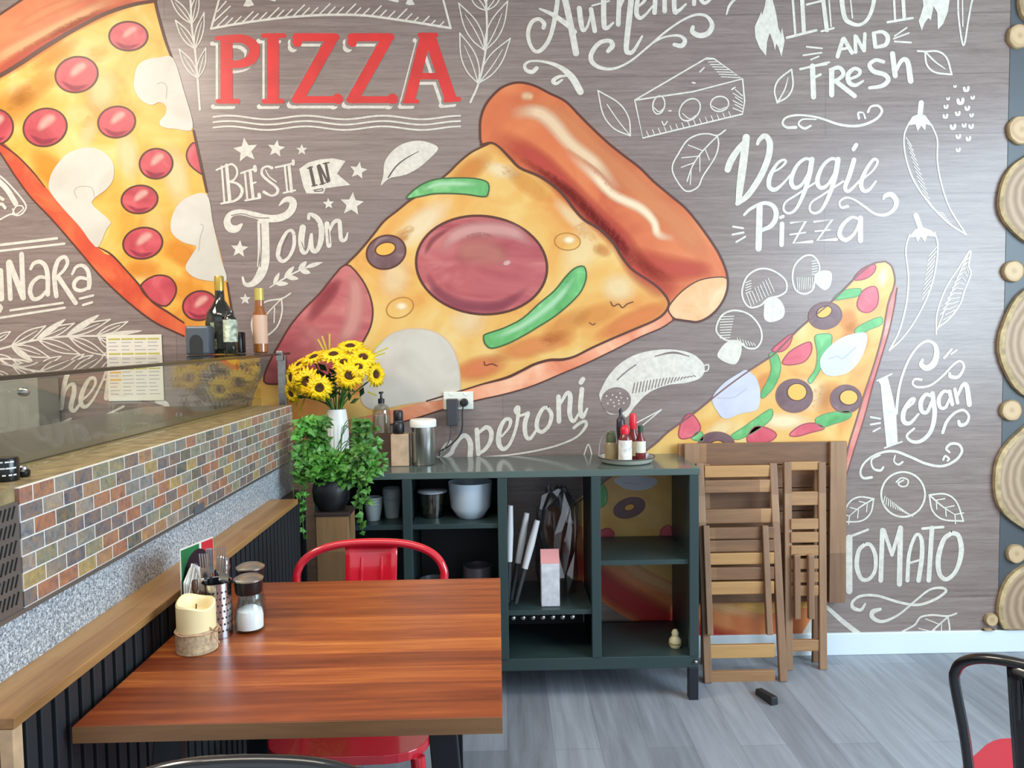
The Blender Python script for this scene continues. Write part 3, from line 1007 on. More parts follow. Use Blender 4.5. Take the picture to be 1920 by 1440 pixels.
# perforated cutlery cup
x, y = -0.559, 1.471
cu = thing('cutlery_cup', 'tall perforated steel cutlery cup between the candle and the salt shaker', 'cutlery cup', (x, y, TZ))
rc, hc = 0.0275, 0.105
M_cup = mat('polished_steel', (196, 198, 202), 0.18, 1.0)
MB().lathe([(0, 0.0), (rc, 0.0), (rc, hc), (rc + 0.0015, hc + 0.0015), (rc - 0.001, hc), (rc - 0.001, 0.003), (0, 0.003)], (x, y, TZ), 40).build('cup', M_cup, cu)
ho = MB()
for i in range(22):
    for j in range(7):
        a = 2 * math.pi * (i + 0.5 * (j % 2)) / 22
        c = Vector((x + (rc + 0.0004) * math.cos(a), y + (rc + 0.0004) * math.sin(a), TZ + 0.014 + 0.0125 * j))
        t_ = Vector((-math.sin(a), math.cos(a), 0))
        ho.add([c + t_ * (0.0021 * math.cos(q * math.pi / 4)) + Vector((0, 0, 0.0021 * math.sin(q * math.pi / 4))) for q in range(8)], [tuple(range(8))])
ho.build('perforation_pattern', mat('hole_dark', (34, 34, 36), 0.6), cu, smooth=False)
rnd = random.Random(11)
flab = ['steel fork standing highest in the perforated cup', 'steel fork on the left of the perforated cup', 'steel fork leaning right in the perforated cup', 'steel spoon at the back of the perforated cup', 'steel knife upright in the perforated cup']
for k, (kind, dx, dy, tx, ty, L) in enumerate((('fork', 0.006, 0.004, 0.004, 0.0, 0.172), ('fork', -0.010, -0.006, -0.012, 0.004, 0.160), ('fork', 0.010, -0.010, 0.010, 0.004, 0.150), ('spoon', 0.004, 0.012, 0.004, 0.010, 0.150), ('knife', -0.012, 0.010, -0.006, 0.008, 0.165))):
    b0 = Vector((x + dx, y + dy, TZ + 0.0035))
    b1 = Vector((x + dx + tx, y + dy + ty, TZ + L))
    t = thing('steel_' + kind, flab[k], kind, tuple(b0), 'cutlery in the perforated cup')
    d = (b1 - b0)
    m1 = b0 + d * 0.70
    MB().bar(b0, m1, 0.006, 0.0018, (0, 1, 0)).build('handle', M_cup, t, bevel=0.0005, smooth=False)
    if kind == 'fork':
        hd = MB().bar(m1, b0 + d * 0.82, 0.018, 0.0016, (0, 1, 0))
        for j in range(4):
            o_ = Vector((-0.0072 + 0.0048 * j, 0, 0))
            hd.bar(b0 + d * 0.80 + o_, b1 + o_, 0.0026, 0.0014, (0, 1, 0))
        hd.build('tines', M_cup, t, smooth=False)
    elif kind == 'spoon':
        MB().ball(b0 + d * 0.86, 0.013, 14, 8, 1.7).build('bowl', M_cup, t)
    else:
        MB().bar(m1, b1, 0.013, 0.0014, (0, 1, 0)).build('blade', M_cup, t, smooth=False)


# shakers
def shaker(label, x, y, fill_m, fill_label):
    t = thing('glass_shaker', label, 'shaker', (x, y, TZ))
    MB().lathe([(0, 0), (0.027, 0), (0.029, 0.004), (0.029, 0.030), (0.024, 0.050), (0.0205, 0.062), (0.022, 0.074), (0.0195, 0.074), (0.0185, 0.062), (0.022, 0.050), (0.0265, 0.030), (0.0265, 0.005), (0, 0.005)], (x, y, TZ), 32).build('glass_body', glass_mat('shaker_glass', (250, 252, 252), 0.05), t)
    MB().lathe([(0, 0.0055), (0.0258, 0.0055), (0.0262, 0.028), (0.024, 0.040), (0.012, 0.047), (0, 0.049)], (x, y, TZ), 30).build('filling', fill_m, t)
    MB().lathe([(0, 0.0742), (0.0245, 0.0742), (0.026, 0.078), (0.0275, 0.100), (0.0, 0.100)], (x, y, TZ), 32).build('collar', mat('black_collar', (26, 22, 24), 0.3), t)
    MB().lathe([(0, 0.1002), (0.0285, 0.1002), (0.0285, 0.103), (0.020, 0.108), (0.008, 0.110), (0, 0.110)], (x, y, TZ), 32).build('lid', mat('brushed_lid', (176, 168, 156), 0.3, 0.9), t)
    return t


sx_, sy_ = on_table(469, 1180)
shaker('salt shaker with white salt and a black and steel lid on the wooden table', sx_, sy_, mat('salt_white', (255, 255, 255), 0.9), '')
shaker('second shaker half hidden behind the salt shaker', -0.527, 1.575, mat('pepper_dark', (62, 52, 46), 0.9, noise=(300, 0.5)), '')

# ================================================================== SUNFLOWERS, VASE AND IVY
VY = 2.90
vx = atY(632, 800, VY).x
M_vase = mat('white_glaze', (228, 230, 226), 0.25)
va = thing('vase', 'slim white vase holding the sunflowers on the left end of the sideboard', 'vase', (vx, VY, CZ))
MB().lathe([(0, 0), (0.036, 0), (0.040, 0.006), (0.041, 0.17), (0.037, 0.20), (0.034, 0.215), (0.030, 0.214), (0.034, 0.195), (0.036, 0.17), (0.035, 0.012), (0, 0.010)], (vx, VY, CZ), 32).build('body', M_vase, va)
rb = MB()
for k in range(20):
    a = 2 * math.pi * k / 20
    rb.tube([(vx + 0.0412 * math.cos(a), VY + 0.0412 * math.sin(a), CZ + 0.03), (vx + 0.0412 * math.cos(a), VY + 0.0412 * math.sin(a), CZ + 0.16)], 0.0016, 5)
rb.build('fluted_pattern', M_vase, va)
M_petal = blotch = mat('sunflower_petal', (255, 206, 8), 0.5, noise=(26, 0.06))
M_disc = mat('sunflower_disc', (62, 34, 14), 0.8, noise=(220, 0.5))
M_stem = mat('green_stem', (74, 112, 46), 0.6)
M_leaf = mat('dark_green_leaf', (44, 78, 36), 0.5, noise=(30, 0.25))
rnd = random.Random(7)


def sunflower(px, py, y, r, nrm, label, disc=0.36):
    c = atY(px, py, y)
    n = Vector((nrm[0], nrm[1], nrm[2] * (1.9 if nrm[2] >= 0.4 else 1.0))).normalized()
    s = n.cross(Vector((0, 0, 1)))
    s = s.normalized() if s.length > 1e-3 else Vector((1, 0, 0))
    u_ = s.cross(n)
    t = thing('sunflower', label, 'sunflower', tuple(c), 'sunflowers in the white vase')
    pe = MB()
    for ring, cnt, rr, lift in ((0, 19, 1.0, 0.06), (1, 17, 0.88, 0.20), (2, 13, 0.64, 0.30)):
        for k in range(cnt):
            a = 2 * math.pi * (k + 0.5 * ring) / cnt + rnd.uniform(-.08, .08)
            d = s * math.cos(a) + u_ * math.sin(a)
            q = n.cross(d)
            L = r * rr * rnd.uniform(0.9, 1.06)
            w = r * 0.17
            p0 = c + d * (r * disc * 0.8)
            vs = [p0 - q * w * 0.5, p0 + q * w * 0.5, c + d * L * 0.6 + q * w + n * (L * lift), c + d * L * 0.6 + n * (L * (lift + 0.05)), c + d * L * 0.6 - q * w + n * (L * lift), c + d * L + n * (L * (lift - 0.06) + rnd.uniform(-.003, .003))]
            pe.add(vs, [(0, 1, 2, 3), (0, 3, 4), (3, 2, 5), (4, 3, 5)])
    o = pe.build('petals', M_petal, t)
    md = o.modifiers.new('petal_body', 'SOLIDIFY')
    md.thickness = 0.0009
    R_ = Matrix((tuple(s) + (0,), tuple(u_) + (0,), tuple(n) + (0,), (0, 0, 0, 1))).transposed()
    MB().lathe([(0, 0), (r * disc, 0), (r * disc, r * 0.10), (r * disc * 0.8, r * 0.17), (r * disc * 0.4, r * 0.14), (0, r * 0.12)], tuple(c + n * 0.002), 22, R_).build('disc', M_disc, t)
    ox_, oy_ = max(-.017, min(.017, (c.x - vx) * 0.25)), max(-.014, min(.014, (c.y - VY) * 0.3))
    base = Vector((vx - ox_ * 0.6, VY - oy_ * 0.6, CZ + 0.03))
    mid = Vector((vx + ox_, VY + oy_, CZ + 0.215))
    MB().tube(catmull([base, mid, c - n * 0.03 - Vector((0, 0, 0.02)), c - n * 0.001], sub=5), 0.0028, 7).build('stem', M_stem, t)
    return t


F = [(576, 716, 2.84, .058, (-.2, -1, .1), 'sunflower low on the left of the bunch, facing the camera'), (599, 727, 2.80, .052, (.15, -1, -.05), 'lowest sunflower, just left of the vase neck'),
     (655, 704, 2.80, .055, (.2, -1, .1), 'sunflower right of centre with a small dark disc facing the camera'), (657, 652, 2.92, .060, (.1, -.75, .8), 'topmost sunflower of the bunch, tilted upward'),
     (681, 671, 2.86, .055, (.3, -.9, .5), 'sunflower at the upper right below the topmost one'), (703, 702, 2.88, .052, (.9, -.7, .1), 'rightmost sunflower of the bunch, turned to the right'),
     (549, 708, 2.88, .056, (-.9, -.7, .1), 'leftmost sunflower of the bunch, turned to the left'), (590, 672, 2.90, .056, (-.4, -.7, .7), 'sunflower at the upper left, tilted upward'),
     (626, 667, 2.86, .058, (0, -.75, .7), 'sunflower at the top centre, left of the topmost one'), (562, 686, 2.92, .052, (-.7, -.6, .5), 'sunflower behind the left edge of the bunch'),
     (672, 689, 2.82, .050, (.3, -.9, .4), 'sunflower just above the right-facing low bloom'), (645, 680, 2.83, .048, (0, -.9, .5), 'sunflower in the middle of the bunch under the top ones'), (548, 737, 2.90, .044, (-.6, -.8, -.3), 'small drooping sunflower at the lower left edge')]
for (px, py, y, r, n_, lab) in F:
    sunflower(px, py, y, r * 1.04, n_, lab, 0.27)
# dark greenery between the blooms
gn = thing('greenery_sprig', 'dark green leaves and yellow sprigs tucked between the sunflowers', 'greenery', (vx, VY, CZ + 0.1))
lv = MB()
for k in range(90):
    a = rnd.uniform(0, 2 * math.pi)
    rr = abs(rnd.gauss(0, 0.075))
    c = Vector((vx + rr * math.cos(a) * 1.25, VY + 0.03 + rr * math.sin(a) * 0.45, CZ + 0.24 + rnd.uniform(0, 0.15) - 0.35 * rr))
    if c.x > vx + 0.085 or c.z < CZ + 0.262:
        continue
    d = Vector((rnd.uniform(-1, 1), rnd.uniform(-1, 0.4), rnd.uniform(-.5, .7))).normalized()
    q = d.cross(Vector((rnd.uniform(-1, 1), rnd.uniform(-1, 1), 1))).normalized()
    L = rnd.uniform(0.035, 0.06)
    lv.add([c, c + d * L * .5 + q * L * .25, c + d * L, c + d * L * .5 - q * L * .25], [(0, 1, 2, 3)])
for k in range(46):
    c = Vector((vx + rnd.uniform(-.115, .095), VY + rnd.uniform(-.06, .02), CZ + rnd.uniform(.255, .34)))
    d = Vector((rnd.uniform(-1, 1), rnd.uniform(-1, 0.2), rnd.uniform(-.4, .4))).normalized()
    q = d.cross(Vector((rnd.uniform(-1, 1), rnd.uniform(-1, 1), 1))).normalized()
    L = rnd.uniform(0.03, 0.05)
    if abs(c.x - vx) > 0.055 or c.z > CZ + 0.275:
        lv.add([c, c + d * L * .5 + q * L * .28, c + d * L, c + d * L * .5 - q * L * .28], [(0, 1, 2, 3)])
lv.build('leaves', M_leaf, gn, smooth=False)
sg = MB()
for (px0, py0, px1, py1) in ((617, 670, 604, 630), (618, 672, 618, 626), (612, 665, 596, 636), (690, 668, 728, 652), (688, 664, 716, 640), (690, 672, 722, 662), (560, 745, 552, 772), (572, 745, 560, 778), (690, 735, 706, 742)):
    a_, b_ = atY(px0, py0, 2.93), atY(px1, py1, 2.95)
    sg.bar(a_, b_, 0.006, 0.002, (0, 1, 0))
sg.build('sprigs', mat('yellow_green_sprig', (186, 168, 40), 0.6), gn, smooth=False)
tie = MB()
for k in range(9):
    a = 2 * math.pi * k / 9
    tie.tube([(vx + 0.010 * math.cos(a), VY + 0.010 * math.sin(a), CZ + 0.04), (vx + 0.014 * math.cos(a), VY + 0.014 * math.sin(a), CZ + 0.2), (vx + 0.04 * math.cos(a), VY + 0.03 * math.sin(a), CZ + 0.29)], 0.0022, 6)
tie.build('sprig_stems', M_stem, gn)

# wooden plinth with a black pot of trailing ivy
PYc = 2.55
pcx = atY(630, 1000, PYc).x
pl = thing('plinth', 'narrow pale brown wooden plinth standing in front of the sideboard', 'plinth', (pcx, PYc, 0))
ptop = atY(630, 968, PYc - 0.055).z
MB().box((pcx - 0.054, PYc - 0.055, 0.0), (pcx + 0.054, PYc + 0.055, ptop)).build('column', wood('plinth_wood', [(0.0, (96, 70, 46)), (0.6, (128, 98, 64)), (1.0, (152, 118, 80))], 'z', 0.11, 1.0, 0.6), pl, bevel=0.003, smooth=False)
MB().box((pcx - 0.058, PYc - 0.059, ptop), (pcx + 0.058, PYc + 0.059, ptop + 0.012)).build('cap_board', mat('dark_cap_board', (48, 38, 34), 0.5), pl, bevel=0.002, smooth=False)
zt_ = ptop + 0.0127
iv = thing('ivy_plant', 'lush green trailing ivy in a round black pot on the wooden plinth', 'ivy plant', (pcx - 0.012, PYc, zt_))
pxx = pcx - 0.012
MB().lathe([(0, 0), (0.042, 0), (0.058, 0.03), (0.062, 0.065), (0.056, 0.10), (0.050, 0.108), (0.046, 0.104), (0.050, 0.09), (0, 0.088)], (pxx, PYc, zt_), 30).build('pot', mat('black_pot', (24, 24, 26), 0.4), iv)
MB().lathe([(0, 0.089), (0.049, 0.0895), (0, 0.094)], (pxx, PYc, zt_), 24).build('soil', mat('dark_soil', (44, 34, 26), 0.95), iv)
M_ivy = mat('ivy_leaf', (74, 126, 50), 0.45, noise=(9, 0.32))
rnd = random.Random(21)
ivl, ivs = MB(), MB()
ctr = Vector((pxx, PYc, zt_ + 0.09))


SIGHT = (Vector((vx, VY, 0)) - Vector((EYE.x, EYE.y, 0)))


def ivy_leaf(c, d, nrm, L):
    if c.x < -0.672 or c.y > 2.70 or c.z > 1.062 or (c.z < 0.87 and c.x < -0.615 and c.y < 2.495):
        return
    if c.z > 0.945 and abs(c.x - 0.012 - vx * c.y / VY) < 0.052 and c.z < 1.07:      # the vase shows where leaves are left out along the camera's line of sight
        return
    d = d.normalized()
    q = d.cross(nrm).normalized()
    w = L * 0.42
    up = nrm.normalized() * L * 0.12
    ivl.add([c, c + d * L * .25 + q * w, c + d * L * .55 + q * w * .55 + up, c + d * L, c + d * L * .55 - q * w * .55 + up, c + d * L * .25 - q * w, c + d * L * .35 + up * 1.3],
            [(0, 1, 6), (1, 2, 6), (2, 3, 6), (3, 4, 6), (4, 5, 6), (5, 0, 6)])


def vine(pts, dens, L0, thin=True):
    p = catmull(pts, sub=8)
    if thin:
        ivs.tube(p, 0.0014, 5)
    for k in range(1, len(p)):
        for _ in range(dens):
            d = Vector((rnd.uniform(-1, 1), rnd.uniform(-1, .5), rnd.uniform(-.6, .5)))
            ivy_leaf(p[k] + Vector((rnd.uniform(-.012, .012), rnd.uniform(-.012, .008), rnd.uniform(-.01, .01))), d, Vector((rnd.uniform(-.5, .5), -1, rnd.uniform(0, 1))), L0 * rnd.uniform(.7, 1.2))


targets = [(548, 780), (560, 800), (545, 830), (552, 860), (570, 880), (590, 820), (600, 790), (585, 860), (660, 790), (672, 820), (690, 850), (705, 872), (712, 880), (668, 860), (650, 880), (620, 870), (600, 890), (630, 895), (680, 890), (560, 905), (640, 850),
           (612, 838), (655, 835), (580, 895), (540, 800), (665, 772), (575, 778), (695, 872), (640, 905), (665, 900), (700, 800), (708, 830), (716, 860), (690, 815), (698, 845), (682, 800), (675, 840), (540, 850), (556, 820)]
for (px, py) in targets:
    e = atY(px, py, PYc + rnd.uniform(-.06, .07))
    e.z = min(e.z, 1.05)
    top = Vector((ctr.x + (e.x - ctr.x) * .45, ctr.y + (e.y - ctr.y) * .4, min(1.045, max(e.z, ctr.z) + rnd.uniform(.02, .05))))
    vine([ctr + Vector((rnd.uniform(-.03, .03), rnd.uniform(-.03, .03), 0)), top, e], 3, 0.033, not (590 < px < 672))
for (px0, px1, pyb) in ((560, 563, 985), (572, 566, 960), (668, 676, 985), (676, 680, 1000), (556, 570, 1010), (548, 552, 950), (688, 684, 945)):
    a_ = atY(px0, 860, PYc - .04)
    b_ = atY((px0 + px1) / 2, 920, PYc - .045)
    e = atY(px1, pyb, PYc - .045)
    vine([ctr, Vector((a_.x, a_.y, a_.z + .02)), b_, e], 1, 0.026)
for k in range(230):
    a = rnd.uniform(0, 2 * math.pi)
    h = rnd.uniform(0.0, 1.0)
    rr = 0.135 * math.sqrt(rnd.random())
    c = Vector((ctr.x + rr * math.cos(a), ctr.y + rr * math.sin(a) * .55, ctr.z + 0.005 + 0.10 * h * (1 - rr / .2)))
    ivy_leaf(c, Vector((math.cos(a), -abs(math.sin(a)), rnd.uniform(-.5, .5))), Vector((rnd.uniform(-.4, .4), -1, 1)), 0.034 * rnd.uniform(.8, 1.2))
ivs.build('vines', M_stem, iv)
ivl.build('foliage', M_ivy, iv, smooth=False)

# ================================================================== ON THE SIDEBOARD TOP
M_clear = glass_mat('clear_plastic', (226, 224, 216), 0.12)
wy = 2.86
bx0, bx1 = atY(703, 850, wy).x, atY(766, 850, wy).x
bz = atY(735, 815, wy).z
wb = thing('wooden_caddy', 'small pale wooden caddy box with a dark side on the sideboard top', 'caddy', ((bx0 + bx1) / 2, wy, CZ))
M_pale = mat('pale_box_wood', (188, 160, 132), 0.6, noise=(24, 0.08))
xm = atY(733, 850, wy).x
MB().box((xm, wy, CZ), (bx1, wy + 0.06, bz)).build('box', M_pale, wb, bevel=0.002, smooth=False)
MB().box((bx0, wy + 0.004, CZ), (xm, wy + 0.06, bz)).build('dark_side', mat('dark_box_side', (62, 42, 26), 0.6), wb, smooth=False)
gx_ = atY(747, 800, wy + 0.03).x
gz0 = bz + 0.0006
mk2 = thing('pepper_mill', 'black hourglass shaped object standing on the pale wooden caddy', 'mill', (gx_, wy + 0.03, gz0))
MB().lathe([(0, 0), (0.019, 0), (0.022, 0.006), (0.022, 0.036), (0.018, 0.043), (0.0165, 0.046), (0.0185, 0.05), (0.0185, 0.082), (0.014, 0.088), (0, 0.088)], (gx_, wy + 0.03, gz0), 24).build('body', mat('satin_black', (24, 21, 26), 0.4), mk2)
MB().lathe([(0.0172, 0.044), (0.0195, 0.045), (0.0195, 0.049), (0.0172, 0.05)], (gx_, wy + 0.03, gz0), 24).build('band', mat('grey_band', (70, 66, 76), 0.4), mk2)
bxx = atY(716, 800, wy + 0.10).x
hb = thing('pump_bottle', 'clear pump bottle with a black pump standing behind the wooden caddy', 'pump bottle', (bxx, wy + 0.10, CZ))
py0 = wy + 0.10
zt2 = atY(716, 735, py0).z - CZ
MB().lathe([(0, 0), (0.030, 0), (0.034, 0.004), (0.034, zt2 - 0.075), (0.026, zt2 - 0.055), (0.012, zt2 - 0.047), (0.012, zt2 - 0.044), (0, zt2 - 0.044)], (bxx, py0, CZ), 28).build('bottle', M_clear, hb)
MB().lathe([(0, 0.004), (0.031, 0.005), (0.031, zt2 - 0.09), (0, zt2 - 0.09)], (bxx, py0, CZ), 28).build('liquid', mat('beige_liquid', (196, 178, 156), 0.3), hb)
pm = MB().lathe([(0, zt2 - 0.044), (0.0125, zt2 - 0.044), (0.0125, zt2 - 0.026), (0.005, zt2 - 0.024), (0.004, zt2 - 0.006), (0.009, zt2 - 0.006), (0.009, zt2 + 0.001), (0, zt2 + 0.002)], (bxx, py0, CZ), 20)
pm.tube([(bxx, py0, CZ + zt2 - 0.003), (bxx + 0.004, py0 - 0.02, CZ + zt2 - 0.004)], 0.003, 8)
pm.build('pump', mat('black_pump', (34, 34, 38), 0.35), hb)
# canister
cy_ = 2.90
ccx = atY(794, 830, cy_).x
can = thing('canister', 'brushed steel canister with a white lid on the sideboard top', 'canister', (ccx, cy_, CZ))
hz = atY(794, 786, cy_).z - CZ
MB().lathe([(0, 0), (0.042, 0), (0.044, 0.003), (0.044, hz - 0.028), (0, hz - 0.028)], (ccx, cy_, CZ), 36).build('body', mat('canister_steel', (186, 184, 178), 0.25, 0.95), can)
MB().lathe([(0, hz - 0.0275), (0.049, hz - 0.0275), (0.050, hz - 0.024), (0.050, hz - 0.004), (0.047, hz), (0, hz)], (ccx, cy_, CZ), 36).build('lid', mat('white_lid', (234, 236, 230), 0.4), can)

# condiment tray
ty = 2.88
tcx = atY(1174, 850, ty).x
tray = thing('tray', 'round white enamel tray with a wire handle holding the sauce bottles', 'tray', (tcx, ty, CZ))
MB().lathe([(0, 0), (0.088, 0), (0.098, 0.006), (0.105, 0.020), (0.107, 0.021), (0.103, 0.022), (0.096, 0.009), (0.087, 0.004), (0, 0.004)], (tcx, ty, CZ), 40).build('dish', mat('cream_enamel', (212, 206, 190), 0.3), tray)
MB().tube([(tcx + 0.106 * math.cos(2 * math.pi * k / 40), ty + 0.106 * math.sin(2 * math.pi * k / 40), CZ + 0.0215) for k in range(40)], 0.0022, 6, closed=True).build('rim', mat('dark_enamel_rim', (60, 66, 60), 0.35), tray)
MB().tube(catmull([(tcx - 0.104, ty, CZ + 0.021), (tcx - 0.098, ty, CZ + 0.075), (tcx - 0.085, ty - 0.01, CZ + 0.105), (tcx - 0.07, ty - 0.03, CZ + 0.122)], sub=6), 0.0022, 7).build('wire_handle', mat('pale_wire', (200, 196, 184), 0.35, 0.6), tray)
tz = CZ + 0.0052


def bottle(name, label, cat, px, y, prof, m, lbl=None, cap=None, capm=None):
    x = atY(px, 830, y).x
    t = thing(name, label, cat, (x, y, tz), 'sauces on the enamel tray')
    MB().lathe(prof, (x, y, tz), 24).build('bottle', m, t)
    if lbl:
        MB().lathe([(lbl[0], lbl[1]), (lbl[0], lbl[2])], (x, y, tz), 24).build('label', lbl[3], t)
    if cap:
        MB().lathe(cap, (x, y, tz), 20).build('cap', capm, t)
    return t


M_redcap = mat('bright_red_cap', (214, 30, 50), 0.35)
M_sauce = mat('dark_red_sauce', (110, 34, 34), 0.2)
M_paperlab = mat('white_bottle_label', (220, 216, 212), 0.5, noise=(50, 0.12))
bottle('sauce_bottle', 'sauce bottle with a round red cap and white label at the front of the tray', 'bottle', 1172, 2.825, [(0, 0), (0.024, 0), (0.025, 0.004), (0.025, 0.090), (0.016, 0.104), (0.014, 0.110), (0, 0.110)], M_sauce,
       (0.0254, 0.012, 0.086, M_paperlab), [(0, 0.108), (0.016, 0.108), (0.017, 0.122), (0.014, 0.134), (0.007, 0.141), (0, 0.142)], M_redcap)
bottle('sauce_bottle', 'taller sauce bottle with a long red cap right of the round red cap', 'bottle', 1187, 2.91, [(0, 0), (0.020, 0), (0.021, 0.004), (0.021, 0.085), (0.012, 0.105), (0.011, 0.118), (0, 0.118)], M_sauce,
       (0.0213, 0.015, 0.070, mat('beige_bottle_label', (190, 172, 132), 0.5)), [(0, 0.116), (0.013, 0.116), (0.0145, 0.130), (0.0135, 0.165), (0.009, 0.176), (0, 0.178)], M_redcap)
bottle('sauce_bottle', 'small bottle with a dot on its white label at the right of the tray', 'bottle', 1201, 2.848, [(0, 0), (0.018, 0), (0.019, 0.003), (0.019, 0.080), (0.010, 0.096), (0.009, 0.112), (0, 0.112)], M_sauce,
       (0.0193, 0.035, 0.078, mat('cream_bottle_label', (222, 218, 198), 0.5)), [(0, 0.110), (0.010, 0.110), (0.010, 0.135), (0, 0.136)], mat('dark_green_cap', (44, 66, 48), 0.4))
bottle('sauce_jar', 'greenish jar with a brown lid at the left of the tray', 'jar', 1146, 2.875, [(0, 0), (0.023, 0), (0.024, 0.003), (0.024, 0.060), (0.018, 0.072), (0, 0.072)], mat('olive_jar', (146, 128, 92), 0.3),
       None, [(0, 0.070), (0.018, 0.070), (0.019, 0.074), (0.019, 0.094), (0.012, 0.112), (0, 0.113)], mat('green_brown_lid', (84, 96, 66), 0.5))
bottle('pepper_mill', 'dark pepper mill with a slim knob behind the sauce bottles', 'pepper mill', 1164, 2.925, [(0, 0), (0.017, 0), (0.018, 0.004), (0.013, 0.06), (0.017, 0.12), (0.016, 0.15), (0.010, 0.158), (0.006, 0.165), (0.007, 0.185), (0.005, 0.194), (0, 0.195)], mat('dark_mill', (42, 34, 44), 0.35))
bottle('sauce_dish', 'small blue and white dish at the right rim of the tray', 'dish', 1209, 2.90, [(0, 0), (0.009, 0), (0.0125, 0.004), (0.0145, 0.024), (0.0125, 0.024), (0.0105, 0.006), (0, 0.004)], mat('blue_white_dish', (196, 206, 226), 0.3, noise=(60, 0.15)))

# ================================================================== SOCKET, CHARGER AND CABLES ON THE WALL
WS = WALL_Y - 0.0105
s0, s1_ = atY(832, 768, WS), atY(887, 734, WS)
so = thing('power_socket', 'white double power socket on the painted wall', 'socket', ((s0.x + s1_.x) / 2, WS, s0.z))
MB().box((s0.x, WS - 0.004, s0.z), (s1_.x, WALL_Y - 0.003, s1_.z)).build('plate', mat('ivory_plate', (226, 228, 216), 0.4), so, bevel=0.002, smooth=False)
for px in (846, 873):
    c = atY(px, 745, WS)
    for dx in (-0.006, 0.006):
        pass
    MB().box((c.x - 0.006, WS - 0.0065, c.z + 0.008), (c.x + 0.006, WS - 0.004, c.z + 0.018)).build('switch', mat('ivory_switch', (238, 238, 230), 0.4), so, bevel=0.001, smooth=False)
a0, a1 = atY(838, 798, WS - 0.03), atY(858, 748, WS - 0.03)
ad = thing('power_adapter', 'dark grey rectangular power adapter plugged into the left half of the socket', 'power adapter', ((a0.x + a1.x) / 2, WS - 0.03, a0.z))
MB().box((a0.x, WS - 0.040, a0.z), (a1.x, WS - 0.0045, a1.z)).build('body', mat('dark_grey_plastic', (60, 61, 66), 0.45), ad, bevel=0.003, smooth=False)
cxm = (a0.x + a1.x) / 2 - 0.008
MB().tube(catmull([(cxm, WS - 0.02, a0.z + 0.002), (cxm, WS - 0.02, a0.z - 0.02), (cxm - 0.006, WS - 0.02, a0.z - 0.06), (cxm - 0.03, WS - 0.02, a0.z - 0.10), (cxm - 0.05, WS - 0.018, CZ + 0.003)], sub=6), 0.0022, 7).build('cord', mat('cord_grey', (70, 68, 72), 0.5), ad)
p0 = atY(870, 755, WS - 0.02)
pg = thing('round_plug', 'round black plug with a hanging cable in the right half of the socket', 'plug', (p0.x, WS, p0.z))
m = Matrix.Rotation(math.pi / 2, 4, 'X')
MB().lathe([(0, 0), (0.016, 0), (0.017, 0.004), (0.016, 0.020), (0.011, 0.028), (0, 0.029)], (p0.x, WS - 0.0045, p0.z), 26, m).build('plug', mat('black_plug', (26, 26, 28), 0.4), pg)
pts = [(p0.x, WS - 0.028, p0.z)] + [tuple(atY(a, b, WS - 0.025 + 0.004 * k)) for k, (a, b) in enumerate(((867, 772), (867, 795), (864, 812), (852, 828), (836, 840), (826, 846)))] + [(atY(822, 850, WS - 0.01).x, WS - 0.012, CZ + 0.004)]
MB().tube(catmull(pts, sub=6), 0.0028, 8).build('cable', mat('cable_black', (44, 44, 48), 0.5), pg)

# price list pinned to the wall, seen above and through the glass shelf
pa, pb = atY(204, 752, WALL_Y - 0.0075), atY(303, 627, WALL_Y - 0.0075)
pp = thing('price_list', 'white sheet with a printed table taped to the wall behind the glass guard', 'paper', ((pa.x + pb.x) / 2, WALL_Y - 0.0075, pa.z))
MB().box((pa.x, WALL_Y - 0.0085, pa.z), (pb.x, WALL_Y - 0.0078, pb.z)).build('sheet', mat('printer_paper', (226, 220, 206), 0.7), pp, smooth=False)
W2, H2 = pb.x - pa.x, pb.z - pa.z
tb, ln = MB(), MB()
rnd = random.Random(3)
cells = {}
for r_ in range(16):
    z_ = pb.z - H2 * (0.05 + 0.056 * r_)
    for c_ in range(4):
        x_ = pa.x + W2 * (0.04 + 0.235 * c_)
        key = 'yellow' if (r_ % 4 == 0 and r_ < 10) else ('orange' if c_ == 0 and 7 < r_ < 13 and r_ % 2 else 'grey')
        h_ = 0.016 if key != 'grey' else 0.009
        cells.setdefault(key, MB()).box((x_, WALL_Y - 0.0089, z_ - H2 * (h_ * 1.6)), (x_ + W2 * (0.21 if key != 'grey' else rnd.uniform(.12, .2)), WALL_Y - 0.0085, z_))
for key, rgb in (('yellow', (186, 178, 84)), ('orange', (224, 180, 96)), ('grey', (178, 174, 178))):
    cells[key].build('table_print', mat('print_' + key, rgb, 0.7), pp, smooth=False)

# ================================================================== INSIDE THE SIDEBOARD
def bay_x(k, f):
    return PX[k] + (PX[k + 1] - PX[k]) * f


